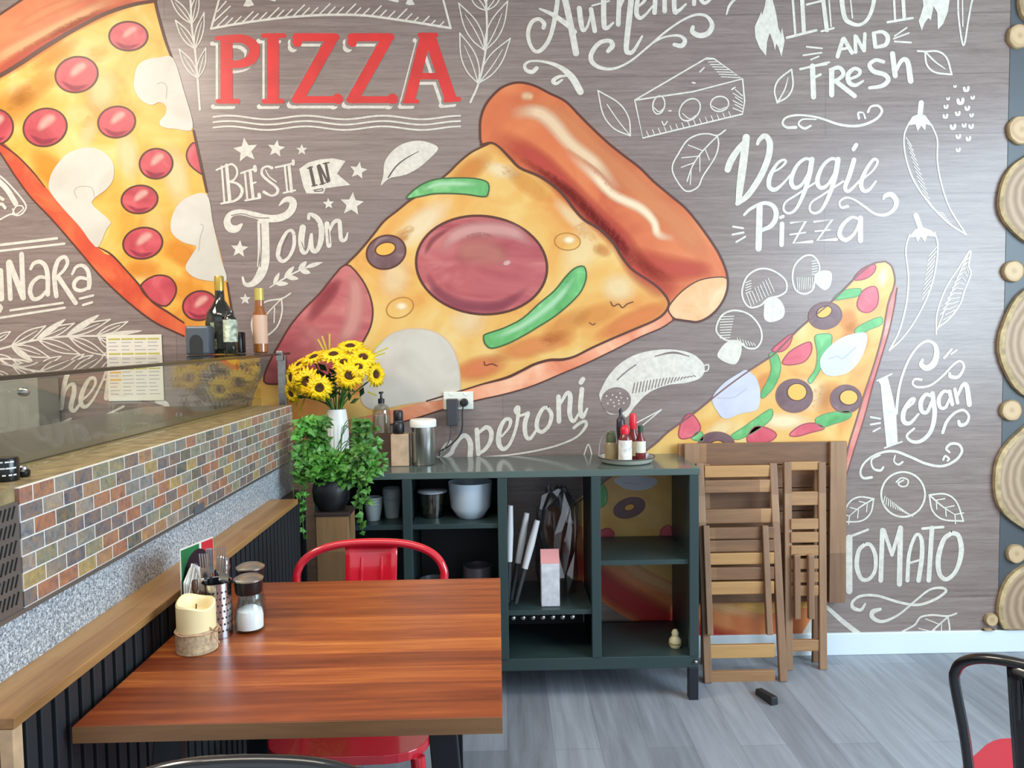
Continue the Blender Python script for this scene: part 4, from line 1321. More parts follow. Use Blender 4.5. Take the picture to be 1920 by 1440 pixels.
zs = ZS[1] + 0.0005
b2x = atY(882, 930, 2.84).x
bw = thing('bowl', 'large white ceramic bowl on the second bay shelf of the sideboard', 'bowl', (b2x, 2.84, zs))
hb_ = atY(882, 906, 2.80).z - zs
MB().lathe([(0, 0), (0.045, 0), (0.052, 0.006), (0.074, 0.04), (0.082, hb_), (0.079, hb_), (0.070, 0.042), (0.045, 0.010), (0, 0.008)], (b2x, 2.84, zs), 36).build('body', mat('bluish_white_ceramic', (196, 210, 222), 0.3), bw)
tx = PX[1] + 0.078
tb_ = thing('plastic_tub', 'clear plastic tub beside the white bowl in the sideboard', 'tub', (tx, 2.86, zs))
MB().lathe([(0, 0), (0.042, 0), (0.052, 0.09), (0.055, 0.092), (0.050, 0.09), (0.040, 0.003), (0, 0.003)], (tx, 2.86, zs), 28).build('body', M_clear, tb_)
MB().lathe([(0, 0.0925), (0.055, 0.0925), (0.056, 0.098), (0.052, 0.101), (0, 0.101)], (tx, 2.86, zs), 28).build('lid', mat('grey_white_lid', (176, 180, 188), 0.4), tb_)
for k, (px, y, r, h, lab) in enumerate(((700, 2.82, 0.032, 0.085, 'shorter frosted cup in the first bay of the sideboard'), (735, 2.86, 0.034, 0.110, 'taller frosted cup in the first bay of the sideboard'))):
    x = atY(px, 950, y).x
    t = thing('frosted_cup', lab, 'cup', (x, y, zs), 'frosted cups in the sideboard')
    cb_ = MB()
    prof = [(0, 0), (r * .75, 0), (r, h * .55), (r, h * .6), (r * 1.05, h * .62)] + [(r * (1.05 if j % 2 else 0.98), h * (.64 + .06 * j)) for j in range(6)] + [(r * .95, h), (r * .9, h * .98), (0, h * .2)]
    cb_.lathe(prof, (x, y, zs), 24).build('cup_body', mat('frosted_cups', (172, 184, 184), 0.3), t)
# lower shelf of bays one and two
zl = ZB + 0.0005
for (px, y, r, h, rgb, nm, lab) in ((800, 2.85, 0.05, 0.26, (92, 96, 100), 'pot', 'tall dark grey pot on the bottom board of the second bay'), (895, 2.88, 0.055, 0.30, (104, 100, 108), 'pot', 'taller grey pot behind the right end of the red chair'),):
    x = max(atY(px, 1050, y).x, PX[1] + 0.075) if px < 850 else atY(px, 1050, y).x
    t = thing(nm, lab, 'pot', (x, y, zl))
    MB().lathe([(0, 0), (r, 0), (r, h), (r * .94, h), (r * .94, h - .012), (0, h - .012)], (x, y, zl), 28).build('body', mat('pot_%d' % px, rgb, 0.35, 0.5), t)
    MB().tube([(x + r * math.cos(a_), y - r * math.sin(a_) * 1.0, zl + h * .8) for a_ in (1.3, 1.57, 1.84)], 0.006, 7).build('handle', M_steel, t)
pxx_ = atY(850, 1060, 2.79).x
t = thing('folded_cloth', 'pale blue-grey folded cloth on the bottom board behind the red chair', 'cloth', (pxx_, 2.77, zl))
MB().box((pxx_ - 0.05, 2.75, zl), (pxx_ + 0.05, 2.79, zl + 0.2)).build('folds', mat('pale_cloth', (150, 166, 172), 0.8, noise=(20, 0.2)), t, bevel=0.012, smooth=False)
# bay three: rods with glints painted as pale lengths, a white carton and a crumpled clear bag
z3_ = ZS[2] + 0.0005
M_rod = mat('painted_glint', (208, 206, 208), 0.35)  # bright glints put into the colour of the rods
M_rodd = mat('dark_rod', (48, 50, 54), 0.4)
for k, (px0, px1, y, lab) in enumerate(((957, 953, 2.80, 'leftmost rod with a pale painted glint standing in the third bay of the sideboard'), (988, 958, 2.84, 'middle rod with a pale painted glint leaning in the third bay of the sideboard'), (1008, 966, 2.80, 'rightmost rod with a pale painted glint leaning in the third bay beside the white carton'))):
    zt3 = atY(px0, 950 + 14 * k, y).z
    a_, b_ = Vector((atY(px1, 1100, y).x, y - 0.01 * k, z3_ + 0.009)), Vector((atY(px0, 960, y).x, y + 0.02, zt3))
    t = thing('glint_rod', lab, 'rod', tuple(a_), 'rods with painted glints in the third bay')
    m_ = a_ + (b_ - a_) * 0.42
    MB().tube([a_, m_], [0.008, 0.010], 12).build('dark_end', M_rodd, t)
    MB().tube([m_, m_ + (b_ - m_) * 0.5, b_], [0.0115, 0.0135, 0.010], 12).build('wrap', M_rod, t)  # pale upper length stands for the glint
x = atY(1031, 1090, 2.80).x
t = thing('carton', 'white carton with a reddish top standing in the third bay', 'carton', (x, 2.80, z3_))
MB().box((x - 0.034, 2.765, z3_), (x + 0.034, 2.835, z3_ + 0.16)).build('box', mat('white_carton', (196, 196, 202), 0.5, noise=(30, 0.1)), t, bevel=0.003, smooth=False)
MB().add([(x - 0.034, 2.765, z3_ + 0.16), (x + 0.034, 2.765, z3_ + 0.16), (x + 0.034, 2.835, z3_ + 0.16), (x - 0.034, 2.835, z3_ + 0.16), (x - 0.034, 2.80, z3_ + 0.205), (x + 0.034, 2.80, z3_ + 0.205)],
         [(0, 1, 5, 4), (3, 4, 5, 2), (0, 4, 3), (1, 2, 5), (0, 3, 2, 1)]).build('gable_top', mat('reddish_carton_top', (206, 140, 140), 0.5), t, smooth=False)
rnd = random.Random(9)
bgm = MB()
rings_ = [(0.0, 0.0), (0.060, 0.002), (0.070, 0.07), (0.066, 0.16), (0.074, 0.25), (0.070, 0.33), (0.045, 0.385), (0.03, 0.41), (0.0, 0.415)]
bgm.lathe(rings_, (0, 0, 0), 18)
xb_ = bay_x(2, 0.63)
bgm.v = [(xb_ + v[0] * 1.15 + (rnd.uniform(-.011, .011) if v[2] > .01 else 0), 2.935 + v[1] * 0.75 + (rnd.uniform(-.011, .011) if v[2] > .01 else 0), z3_ + v[2] + (rnd.uniform(-.012, .012) if v[2] > .01 else 0)) for v in bgm.v]
t = thing('plastic_bag', 'crumpled clear plastic bag behind the white carton in the third bay', 'plastic bag', (xb_, 2.935, z3_))
bgm.build('bag', glass_mat('bag_film', (226, 228, 230), 0.16, 0.12), t, smooth=False)
# bay four: little cream ornament
x = atY(1266, 1212, 2.80).x
t = thing('ornament', 'small cream ornament on the bottom board of the last bay', 'ornament', (x, 2.80, zl))
MB().lathe([(0, 0), (0.018, 0), (0.024, 0.012), (0.022, 0.03), (0.012, 0.042), (0.014, 0.055), (0.008, 0.066), (0, 0.068)], (x, 2.80, zl), 22).build('body', mat('cream_ceramic', (206, 200, 160), 0.4), t)
MB().lathe([(0.0235, 0.012), (0.0245, 0.016), (0.0235, 0.02)], (x, 2.80, zl), 22).build('band', mat('tan_band', (150, 132, 90), 0.5), t)

TZ, CZ = TZ0, CZ0

# ================================================================== PRINTED WALL MURAL (flat artwork on the wall)
def mural_mat():
    w = NT('wood_grain_wallpaper')
    v = w.coords()
    g1 = w.noise(w.coords(scale=(1.3, 1, 26)), 3.0, 8, 0.65, 0.6)
    g2 = w.noise(w.coords(scale=(6, 1, 120)), 5.0, 4, 0.6)
    g3 = w.noise(v, 1.1, 2, 0.5)
    s = w.mix(0.35, g1, g2)
    c = w.ramp(s, [(0.25, (100, 83, 77)), (0.45, (130, 112, 106)), (0.6, (146, 129, 122)), (0.8, (174, 156, 148))])
    # plank joints printed as thin dark lines
    br = w.n('ShaderNodeTexBrick')
    br.inputs['Color1'].default_value = (1, 1, 1, 1)
    br.inputs['Color2'].default_value = (0.84, 0.84, 0.84, 1)
    br.inputs['Mortar'].default_value = (0.42, 0.42, 0.42, 1)
    br.inputs['Mortar Size'].default_value = 0.0022
    br.inputs['Mortar Smooth'].default_value = 1.0
    br.inputs['Scale'].default_value = 1.0
    br.inputs['Brick Width'].default_value = 2.6
    br.inputs['Row Height'].default_value = 0.235
    w.l(w.coords(rot=(math.pi / 2, 0, 0)), br.inputs['Vector'])
    c = w.mix(0.8, c, br.outputs['Color'], 'MULTIPLY')
    c = w.mix(w.ramp(g3, [(0.35, (0, 0, 0)), (0.7, (140, 140, 140))]), c, w.mix(0.5, c, lin((152, 138, 131))))
    w.l(c, w.b.inputs['Base Color'])
    w.b.inputs['Roughness'].default_value = 0.30
    return w.m


def blotch_mat(name, stops, scale=3.2, rough=0.42, stretch=(1, 1, 1), dist=0.8, detail=3):
    w = NT(name)
    f = w.noise(w.coords(scale=stretch), scale, detail, 0.55, dist)
    w.l(w.ramp(f, stops), w.b.inputs['Base Color'])
    w.b.inputs['Roughness'].default_value = rough
    return w.m


M_paper = mural_mat()
M_chalk = mat('chalk_white_print', (210, 202, 189), 0.45, noise=(60, 0.05))
M_redprint = mat('red_print', (206, 44, 42), 0.42, noise=(9, 0.06))
M_line = mat('brown_outline_print', (84, 40, 24), 0.45)
M_darkline = mat('dark_print', (84, 70, 64), 0.45)
M_cheese = blotch_mat('cheese_print', [(0.28, (214, 134, 40)), (0.42, (222, 160, 56)), (0.55, (228, 177, 80)), (0.72, (230, 200, 130))], 4.5)
M_cheese_s = blotch_mat('soft_cheese_print', [(0.28, (214, 138, 64)), (0.45, (220, 166, 84)), (0.6, (224, 183, 106)), (0.75, (227, 203, 148))], 4.0)
M_crust = blotch_mat('crust_print', [(0.3, (190, 84, 46)), (0.5, (208, 110, 62)), (0.7, (220, 134, 82))], 3.0)
M_crustside = blotch_mat('crust_side_print', [(0.3, (216, 122, 84)), (0.55, (232, 160, 124)), (0.75, (240, 188, 152))], 6.0)
M_redside = blotch_mat('red_crust_side_print', [(0.3, (190, 56, 34)), (0.5, (206, 78, 44)), (0.7, (224, 110, 60))], 5.0)
M_crustend = blotch_mat('crust_end_print', [(0.3, (216, 160, 104)), (0.6, (230, 184, 136)), (0.8, (238, 204, 160))], 8.0)
M_pepp = blotch_mat('pepperoni_print', [(0.3, (172, 52, 64)), (0.55, (196, 72, 82)), (0.8, (214, 106, 108))], 9.0)
M_salami = blotch_mat('salami_print', [(0.3, (160, 68, 74)), (0.5, (180, 90, 92)), (0.75, (202, 124, 118))], 5.0, stretch=(0.7, 1, 2.0))
M_mozz = blotch_mat('mozzarella_print', [(0.3, (192, 184, 170)), (0.6, (206, 199, 187)), (0.8, (214, 208, 198))], 5.0)
M_feta = blotch_mat('feta_print', [(0.3, (188, 186, 198)), (0.7, (208, 208, 218))], 5.0)
M_pepper = blotch_mat('green_pepper_print', [(0.3, (76, 150, 78)), (0.55, (104, 176, 104)), (0.8, (150, 206, 146))], 10.0)
M_olive = blotch_mat('olive_print_paint', [(0.3, (98, 66, 68)), (0.6, (120, 88, 90)), (0.8, (146, 116, 116))], 12.0)
M_tomato = blotch_mat('tomato_print', [(0.3, (198, 70, 86)), (0.6, (214, 98, 108)), (0.8, (228, 140, 140))], 10.0)
M_hole = mat('cheese_in_ring_print', (230, 172, 74), 0.42)


def soft_mat():
    w = NT('soft_brush_print')
    a = w.n('ShaderNodeAttribute', attribute_name='Col')
    w.l(a.outputs['Color'], w.b.inputs['Base Color'])
    w.l(a.outputs['Alpha'], w.b.inputs['Alpha'])
    w.b.inputs['Roughness'].default_value = 0.42
    return w.m


M_soft = soft_mat()
LAY = 0.0004


def mp(p, layer):
    q = atY(p[0], p[1], WALL_Y - 0.004)
    return Vector((q.x, WALL_Y - 0.004 - LAY * layer, q.z))


class Art:
    """Flat printed shapes; coordinates are read off the photograph and laid on the wall plane."""

    def __init__(self, layer):
        self.mb, self.layer, self.col, self.k = MB(), layer, [], 0

    def fill(self, pts, smooth=True, sub=5):
        p = [Vector((a, b)) for a, b in pts]
        if smooth:
            p = catmull(p, True, sub)
        tri = tessellate_polygon([[Vector((q.x, q.y, 0)) for q in p]])
        self.k += 1
        lay = self.layer + 0.12 * (self.k % 7)
        self.mb.add([mp(q, lay) for q in p], [tuple(t) for t in tri])
        return self

    def ellipse(self, cx, cy, rx, ry, rot=0, n=40):
        c, s = math.cos(math.radians(rot)), math.sin(math.radians(rot))
        pts = [(cx + rx * math.cos(2 * math.pi * i / n) * c - ry * math.sin(2 * math.pi * i / n) * s,
                cy + rx * math.cos(2 * math.pi * i / n) * s + ry * math.sin(2 * math.pi * i / n) * c) for i in range(n)]
        return self.fill(pts, False)

    def stroke(self, pts, w, closed=False, smooth=True, sub=6, caps=True):
        n0 = len(pts)
        ws = list(w) if isinstance(w, (list, tuple)) else [w] * n0
        if smooth and n0 > 2:
            p = catmull([Vector((a, b, c)) for (a, b), c in zip(pts, ws)], closed, sub)
            ws = [max(0.6, q.z) for q in p]
            p = [Vector((q.x, q.y)) for q in p]
        else:
            p = [Vector(q) for q in pts]
        n = len(p)
        vs, fs = [], []
        for i in range(n):
            d = (p[(i + 1) % n] - p[i - 1]) if (closed or 0 < i < n - 1) else (p[min(i + 1, n - 1)] - p[max(i - 1, 0)])
            if d.length < 1e-6:
                d = Vector((1, 0))
            d.normalize()
            o = Vector((-d.y, d.x)) * (ws[i] / 2)
            vs += [p[i] + o, p[i] - o]
        for i in range(n if closed else n - 1):
            j = (i + 1) % n
            fs.append((2 * i, 2 * i + 1, 2 * j + 1, 2 * j))
        if caps and not closed:
            for i, sgn in ((0, -1), (n - 1, 1)):
                d = (p[1] - p[0]) if i == 0 else (p[-1] - p[-2])
                if d.length < 1e-6:
                    continue
                d = d.normalized() * sgn
                o = Vector((-d.y, d.x))
                b = len(vs)
                r = ws[i] / 2
                k = 6 if r > 2.2 else 3
                for q in range(k + 1):
                    a = math.pi * q / k
                    vs.append(p[i] + o * (r * math.cos(a)) + d * (r * math.sin(a)))
                fs.append(tuple(range(b, b + k + 1)))
        self.k += 1
        lay = self.layer + 0.12 * (self.k % 7)
        nb = 2 * n
        self.mb.add([mp(q, lay + (0.1 * (i // 2) / n if i < nb else 0.105)) for i, q in enumerate(vs)], fs)
        return self

    def line(self, x0, y0, x1, y1, w=4):
        return self.stroke([(x0, y0), (x1, y1)], w)

    def soft(self, pts, w, rgb, alpha, closed=False):
        """Brush mark that fades out at both sides and both ends."""
        n0 = len(pts)
        ws = list(w) if isinstance(w, (list, tuple)) else [w] * n0
        p3 = catmull([Vector((a, b, c)) for (a, b), c in zip(pts, ws)], closed, 8)
        n = len(p3)
        b = len(self.mb.v)
        prof = ((-1, 0), (-0.62, 0.55), (-0.25, 1), (0.25, 1), (0.62, 0.55), (1, 0))
        vs, fs = [], []
        for i in range(n):
            q0, q1 = p3[max(i - 1, 0)], p3[min(i + 1, n - 1)]
            d = Vector((q1.x - q0.x, q1.y - q0.y))
            d = d.normalized() if d.length > 1e-6 else Vector((1, 0))
            o = Vector((-d.y, d.x)) * (p3[i].z / 2)
            t = i / (n - 1)
            e = 1.0 if closed else min(1.0, min(t, 1 - t) / 0.22)
            for s, a in prof:
                vs.append(mp(Vector((p3[i].x, p3[i].y)) + o * s, self.layer))
                self.col.append(lin(rgb)[:3] + (alpha * a * e,))
        m = len(prof)
        for i in range(n - 1):
            for k in range(m - 1):
                fs.append((i * m + k, (i + 1) * m + k, (i + 1) * m + k + 1, i * m + k + 1))
        self.mb.add(vs, fs)
        return self

    def blob(self, cx, cy, rx, ry, rot, rgb, alpha, hard=0.35):
        c, s = math.cos(math.radians(rot)), math.sin(math.radians(rot))
        n = 24
        rings = ((0.0, 1.0), (hard, 1.0), ((1 + hard) / 2, 0.5), (1.0, 0.0))
        vs, fs, rows = [], [], []
        for r, a in rings:
            if r == 0:
                rows.append([0])
                vs.append(mp((cx, cy), self.layer))
                self.col.append(lin(rgb)[:3] + (alpha,))
                continue
            rows.append(list(range(len(vs), len(vs) + n)))
            for i in range(n):
                th = 2 * math.pi * i / n
                x, y = rx * r * math.cos(th), ry * r * math.sin(th)
                vs.append(mp((cx + x * c - y * s, cy + x * s + y * c), self.layer))
                self.col.append(lin(rgb)[:3] + (alpha * a,))
        for a, b in zip(rows, rows[1:]):
            for k in range(n):
                q = (k + 1) % n
                fs.append((a[0], b[k], b[q]) if len(a) == 1 else (a[k], b[k], b[q], a[q]))
        self.mb.add(vs, fs)
        return self

    def build(self, name, material, parent):
        o = self.mb.build(name, material, None, smooth=False)
        o.parent = parent
        if self.col:
            at = o.data.color_attributes.new('Col', 'FLOAT_COLOR', 'POINT')
            for i, c in enumerate(self.col):
                at.data[i].color = c
        # the artwork faces the room
        me = o.data
        bm = bmesh.new()
        bm.from_mesh(me)
        for f in bm.faces:
            f.normal_update()
            if f.normal.y > 0:
                f.normal_flip()
        bm.to_mesh(me)
        bm.free()
        return o


MXR = atY(1888, 400, WALL_Y).x
mural = MB().box((-3.28, WALL_Y - 0.004, 0.092), (MXR, WALL_Y - 0.0005, 2.995)).build('wall_mural', M_paper, None, smooth=False)
tag(mural, 'brown wood-grain wall mural with painted pizza slices and white chalk lettering', 'mural')


def leaf(A, b, t, w, lw=3.0, mid=True, bend=0.0, veins=0):
    """Outlined leaf from base b to tip t."""
    b, t = Vector(b), Vector(t)
    d = t - b
    n = Vector((-d.y, d.x)).normalized()
    L = d.length
    n2 = n * w / 2
    A.stroke([b, b + d * 0.28 + n2 * 0.85, b + d * 0.6 + n2 * 0.9, t], lw)
    A.stroke([b, b + d * 0.28 - n2 * 0.85, b + d * 0.6 - n2 * 0.9, t], lw)
    if mid:
        A.stroke([b, b + d * 0.4 + n * bend, b + d * 0.75], [lw, lw * 0.9, lw * 0.5])
    for k in range(veins):
        f = 0.2 + 0.55 * k / max(1, veins - 1)
        for s in (-1, 1):
            A.line(*(b + d * f), *(b + d * (f + 0.14) + n2 * s * 0.55), lw * 0.7)
    return A


def leaf_fill(A, b, t, w):
    b, t = Vector(b), Vector(t)
    d = t - b
    n = Vector((-d.y, d.x)).normalized() * w / 2
    A.fill([b, b + d * 0.3 + n * 0.9, b + d * 0.65 + n * 0.9, t, b + d * 0.65 - n * 0.9, b + d * 0.3 - n * 0.9], True, 3)
    return A


def topping(parent, name, m, pts=None, ell=None, lw=3.0, layer=4, lm=None, close=True):
    a = Art(layer)
    if ell:
        a.ellipse(*ell)
        cx, cy, rx, ry = ell[:4]
        rot = math.radians(ell[4]) if len(ell) > 4 else 0
        pts2 = [(cx + rx * math.cos(k * math.pi / 10) * math.cos(rot) - ry * math.sin(k * math.pi / 10) * math.sin(rot),
                 cy + rx * math.cos(k * math.pi / 10) * math.sin(rot) + ry * math.sin(k * math.pi / 10) * math.cos(rot)) for k in range(20)]
    else:
        a.fill(pts)
        pts2 = pts
    o = a.build(name, m, parent)
    if lw:
        Art(layer + 1).stroke(pts2, lw, closed=close, sub=3).build('outline', lm or M_line, parent)
    return o


# ------------------------------------------------------------------ slice 1: pepperoni and mushrooms, top left
cheese1 = [(-90, 195), (0, 142), (40, 118), (90, 85), (150, 50), (200, 25), (250, 9), (290, 2), (296, 25), (310, 75), (325, 115), (345, 180), (363, 245),
           (375, 300), (388, 360), (400, 420), (415, 480), (430, 545), (438, 600), (445, 655), (440, 685), (400, 655), (345, 607), (315, 585), (285, 565),
           (262, 535), (240, 510), (210, 480), (185, 465), (85, 350), (60, 320), (30, 290), (0, 262), (-90, 200)]
s1 = Art(2).fill(cheese1, sub=4).build('pizza_slice', M_cheese, mural)
s1['label'] = 'painted pizza slice with many small pepperoni and pale mushrooms'
Art(1).fill([(-40, 240), (0, 285), (30, 330), (60, 370), (100, 412), (150, 470), (190, 517), (240, 564), (290, 602), (340, 627), (400, 668), (443, 695), (445, 670), (400, 640),
             (345, 590), (262, 520), (185, 440), (85, 330), (30, 275), (-40, 225)], sub=4).build('crust_side', M_redside, s1)
Art(3).fill([(-90, 80), (-5, 32), (50, -5), (150, -50), (300, -70), (300, -20), (292, 3), (250, 10), (200, 25), (150, 50), (90, 85), (40, 118), (0, 142), (-90, 192)], sub=4).build('crust', M_crust, s1)
a = Art(3)
for q in ((150, 120, 60, 30, -30, (246, 226, 160), .6), (60, 170, 60, 26, -35, (222, 150, 40), .6), (215, 90, 70, 22, -20, (240, 212, 120), .5), (100, 320, 60, 28, 40, (224, 150, 34), .7), (190, 170, 34, 50, 10, (246, 226, 170), .5),
          (240, 290, 26, 60, -10, (244, 220, 170), .6), (330, 330, 30, 70, -10, (244, 222, 170), .6), (290, 420, 30, 50, 0, (246, 214, 130), .5), (268, 505, 40, 22, 0, (224, 138, 30), .6), (340, 475, 40, 26, 30, (226, 142, 36), .7),
          (20, 200, 60, 40, -30, (214, 146, 40), .6), (345, 545, 60, 26, 20, (230, 150, 40), .6), (150, 215, 40, 26, 0, (246, 222, 150), .5), (165, 250, 20, 40, 20, (246, 226, 180), .4), (105, 100, 60, 20, -32, (216, 148, 44), .5)):
    a.blob(*q)
a.build('painted_highlight', M_soft, s1)
a = Art(4)
a.soft([(-40, 130), (40, 85), (130, 40), (230, -10)], [26, 30, 30, 24], (236, 176, 122), .75)
a.soft([(-40, 160), (30, 118), (90, 80), (150, 45), (260, 2)], [30, 34, 30, 26, 20], (188, 70, 44), .7)
a.soft([(20, 60), (90, 20), (170, -10)], [20, 26, 20], (232, 150, 96), .7)
a.build('painted_highlight', M_soft, s1)
o1 = Art(5)
o1.stroke([(-60, 170), (0, 142), (40, 118), (90, 85), (150, 50), (200, 25), (250, 9), (291, 2)], [9, 8, 8, 8, 7, 7, 7, 6])
o1.stroke([(291, 2), (296, 25), (310, 75), (322, 108)], [5, 5, 5, 4])
o1.stroke([(363, 245), (375, 300), (388, 360)], [4, 5, 4])
o1.stroke([(426, 530), (437, 600), (443, 660)], [3, 4, 4])
o1.stroke([(-5, 265), (30, 290), (60, 320), (84, 350)], [4, 3, 3, 2])
o1.stroke([(186, 464), (210, 478), (240, 510), (262, 535), (285, 565), (315, 585), (345, 605)], [2, 3.5, 3, 3.5, 3, 3.5, 3])
o1.stroke([(-20, 262), (0, 286), (30, 332), (60, 372), (100, 414), (150, 472), (190, 519), (240, 566), (290, 604), (345, 630)], 3)
o1.stroke([(-40, 55), (-5, 31), (50, -6)], 4)
o1.build('outline', M_line, s1)
for k, e in enumerate(((241, 68, 36, 27, 0), (144, 140, 40, 33, -12), (85, 239, 41, 35, -16), (-8, 238, 33, 33, 0), (219, 229, 35, 29, -10), (293, 307, 31, 28, -8),
                       (262, 374, 34, 26, -8), (268, 456, 37, 29, -10), (375, 573, 32, 27, -14))):
    o = topping(s1, 'pepperoni', M_pepp, ell=e, lw=3.4, layer=4)
    x, y, rx, ry, _ = e
    h = Art(6)
    h.soft([(x - rx * .35, y + ry * .2), (x + rx * .1, y - ry * .35), (x + rx * .55, y - ry * .6)], [ry * .35, ry * .75, ry * .4], (238, 168, 156), .8)
    h.soft([(x - rx * .75, y + ry * .35), (x - rx * .1, y + ry * .78), (x + rx * .65, y + ry * .55)], [3, ry * .4, 3], (150, 40, 70), .6)
    h.build('painted_highlight', M_soft, o)
topping(s1, 'pepperoni', M_pepp, pts=[(366, 268), (355, 276), (350, 292), (357, 310), (377, 326), (381, 324), (373, 296)], lw=3, layer=4)
topping(s1, 'pepperoni', M_pepp, pts=[(264, 540), (276, 524), (297, 516), (318, 520), (330, 536), (328, 555), (311, 574), (285, 564)], lw=3, layer=4)
for pts, sw in (([(252, 150), (258, 125), (275, 112), (300, 108), (325, 110), (345, 170), (362, 240), (330, 242), (305, 238), (300, 228), (310, 215), (312, 200), (300, 192), (283, 197), (262, 185), (252, 165)], [(295, 158), (305, 155), (313, 163), (312, 185)]),
                ([(92, 345), (100, 320), (125, 290), (160, 277), (190, 282), (212, 305), (213, 335), (200, 355), (178, 372), (175, 385), (207, 415), (200, 430), (185, 462), (172, 455), (150, 425), (120, 392), (96, 362)], [(145, 372), (140, 358), (150, 350), (172, 352), (178, 370)]),
                ([(388, 365), (400, 420), (415, 485), (425, 525), (395, 527), (365, 520), (348, 502), (362, 475), (368, 462), (345, 455), (325, 440), (320, 420), (330, 390), (352, 370)], [(376, 420), (382, 425), (376, 445), (373, 470)])):
    o = topping(s1, 'mushroom', M_mozz, pts=pts, lw=0, layer=6)
    h = Art(7)
    h.stroke(sw, 1.6)
    h.build('outline', mat('grey_print_line', (176, 168, 158), 0.5), o)

# ------------------------------------------------------------------ slice 2: the large slice in the middle
cheese2 = [(905, 272), (885, 285), (860, 305), (840, 325), (815, 345), (795, 362), (770, 375), (745, 395), (720, 415), (700, 440), (675, 470), (648, 497), (620, 525), (600, 550), (570, 580), (545, 610), (527, 640),
           (500, 690), (474, 750), (480, 795), (560, 800), (660, 785), (760, 763), (870, 731), (905, 720), (950, 708), (978, 695), (1002, 683), (1030, 675), (1055, 674), (1078, 668), (1110, 652), (1150, 634), (1190, 617), (1225, 602), (1245, 588), (1253, 570),
           (1250, 558), (1235, 540), (1215, 525), (1185, 505), (1165, 480), (1150, 455), (1125, 430), (1095, 412), (1075, 390), (1060, 370), (1040, 350), (1010, 330), (975, 315), (955, 295), (935, 275), (920, 268)]
s2 = Art(2).fill(cheese2, sub=4).build('pizza_slice', M_cheese_s, mural)
s2['label'] = 'large painted pizza slice with one big salami round'
Art(1).fill([(1265, 598), (1240, 615), (1200, 632), (1150, 657), (1100, 681), (1050, 702), (1000, 723), (950, 738), (888, 752), (830, 768), (770, 787), (700, 803), (560, 830), (480, 822), (470, 790), (560, 770), (760, 745), (900, 700), (1000, 660), (1100, 640), (1200, 590), (1250, 565)], sub=4).build('crust_side', M_crustside, s2)
crust2 = [(920, 268), (903, 270), (900, 240), (903, 215), (915, 190), (940, 165), (970, 155), (1000, 160), (1030, 175), (1060, 190), (1085, 215), (1110, 240), (1140, 268), (1170, 292), (1200, 315), (1225, 340), (1255, 365), (1285, 390), (1310, 420),
          (1335, 455), (1350, 480), (1362, 510), (1364, 538), (1355, 565), (1335, 590), (1310, 603), (1290, 602), (1262, 598), (1253, 580), (1250, 558), (1235, 540), (1215, 525), (1185, 505), (1165, 480), (1150, 455), (1125, 430), (1095, 412), (1075, 390), (1060, 370), (1040, 350), (1010, 330), (975, 315), (955, 295), (935, 275)]
cr2 = Art(3).fill(crust2, sub=4).build('crust', M_crust, s2)
a = Art(4)
a.soft([(915, 255), (960, 275), (1010, 305), (1070, 360), (1120, 410), (1165, 455), (1200, 505), (1245, 540), (1262, 560)], [50, 56, 54, 50, 46, 50, 56, 60, 40], (190, 62, 50), .8)
a.soft([(965, 290), (1060, 355), (1110, 405), (1160, 455), (1190, 495)], [10, 26, 30, 28, 20], (162, 40, 62), .55)
a.soft([(1180, 470), (1240, 500), (1290, 505), (1340, 505)], [30, 60, 50, 30], (196, 70, 52), .7)
a.soft([(950, 185), (1040, 215), (1120, 285), (1220, 375), (1300, 450), (1330, 490)], [40, 60, 70, 70, 60, 40], (222, 140, 88), .6)
a.build('painted_highlight', M_soft, s2)
a = Art(5)
a.soft([(955, 215), (1000, 210), (1030, 225), (1070, 270), (1120, 310), (1165, 365)], [30, 34, 38, 34, 30, 22], (240, 206, 166), .8)
a.soft([(1060, 285), (1110, 325), (1150, 365), (1200, 390), (1225, 415), (1235, 440), (1268, 448)], [16, 26, 24, 24, 20, 20, 14], (244, 214, 176), .9)
a.soft([(975, 182), (990, 180), (1000, 185)], [16, 20, 14], (240, 206, 160), .6)
a.build('painted_highlight', M_soft, s2)
topping(s2, 'crust_end', M_crustend, pts=[(1253, 580), (1265, 560), (1285, 541), (1310, 526), (1340, 520), (1362, 522), (1364, 542), (1352, 568), (1335, 588), (1312, 602), (1290, 602), (1266, 598)], lw=2.2, layer=5)
a = Art(3)
for q in ((880, 320, 60, 24, -38, (216, 132, 50), .6), (990, 345, 60, 22, 35, (226, 158, 70), .6), (940, 320, 40, 18, 15, (250, 234, 190), .6), (790, 420, 80, 30, -40, (250, 234, 196), .6), (742, 455, 46, 15, -42, (230, 160, 60), .6), (1075, 410, 60, 16, 45, (250, 230, 180), .5),
          (1090, 470, 40, 60, 30, (248, 226, 170), .55), (1160, 540, 40, 34, 0, (248, 230, 180), .55), (1190, 600, 90, 22, -25, (224, 128, 66), .75), (1000, 650, 90, 22, -15, (226, 140, 78), .75), (900, 690, 60, 26, -15, (222, 124, 76), .8), (880, 600, 40, 40, 0, (244, 216, 170), .5),
          (740, 520, 36, 50, 10, (246, 222, 172), .6), (1060, 610, 60, 24, -35, (224, 148, 70), .6), (1120, 590, 50, 24, -20, (226, 150, 70), .5), (670, 720, 40, 30, -20, (226, 140, 70), .8), (560, 770, 90, 30, -10, (228, 150, 80), .8), (1130, 470, 20, 14, 20, (214, 140, 70), .6)):
    a.blob(*q)
a.build('painted_highlight', M_soft, s2)
a = Art(6)
a.stroke(crust2[:28], 4.2, sub=4)
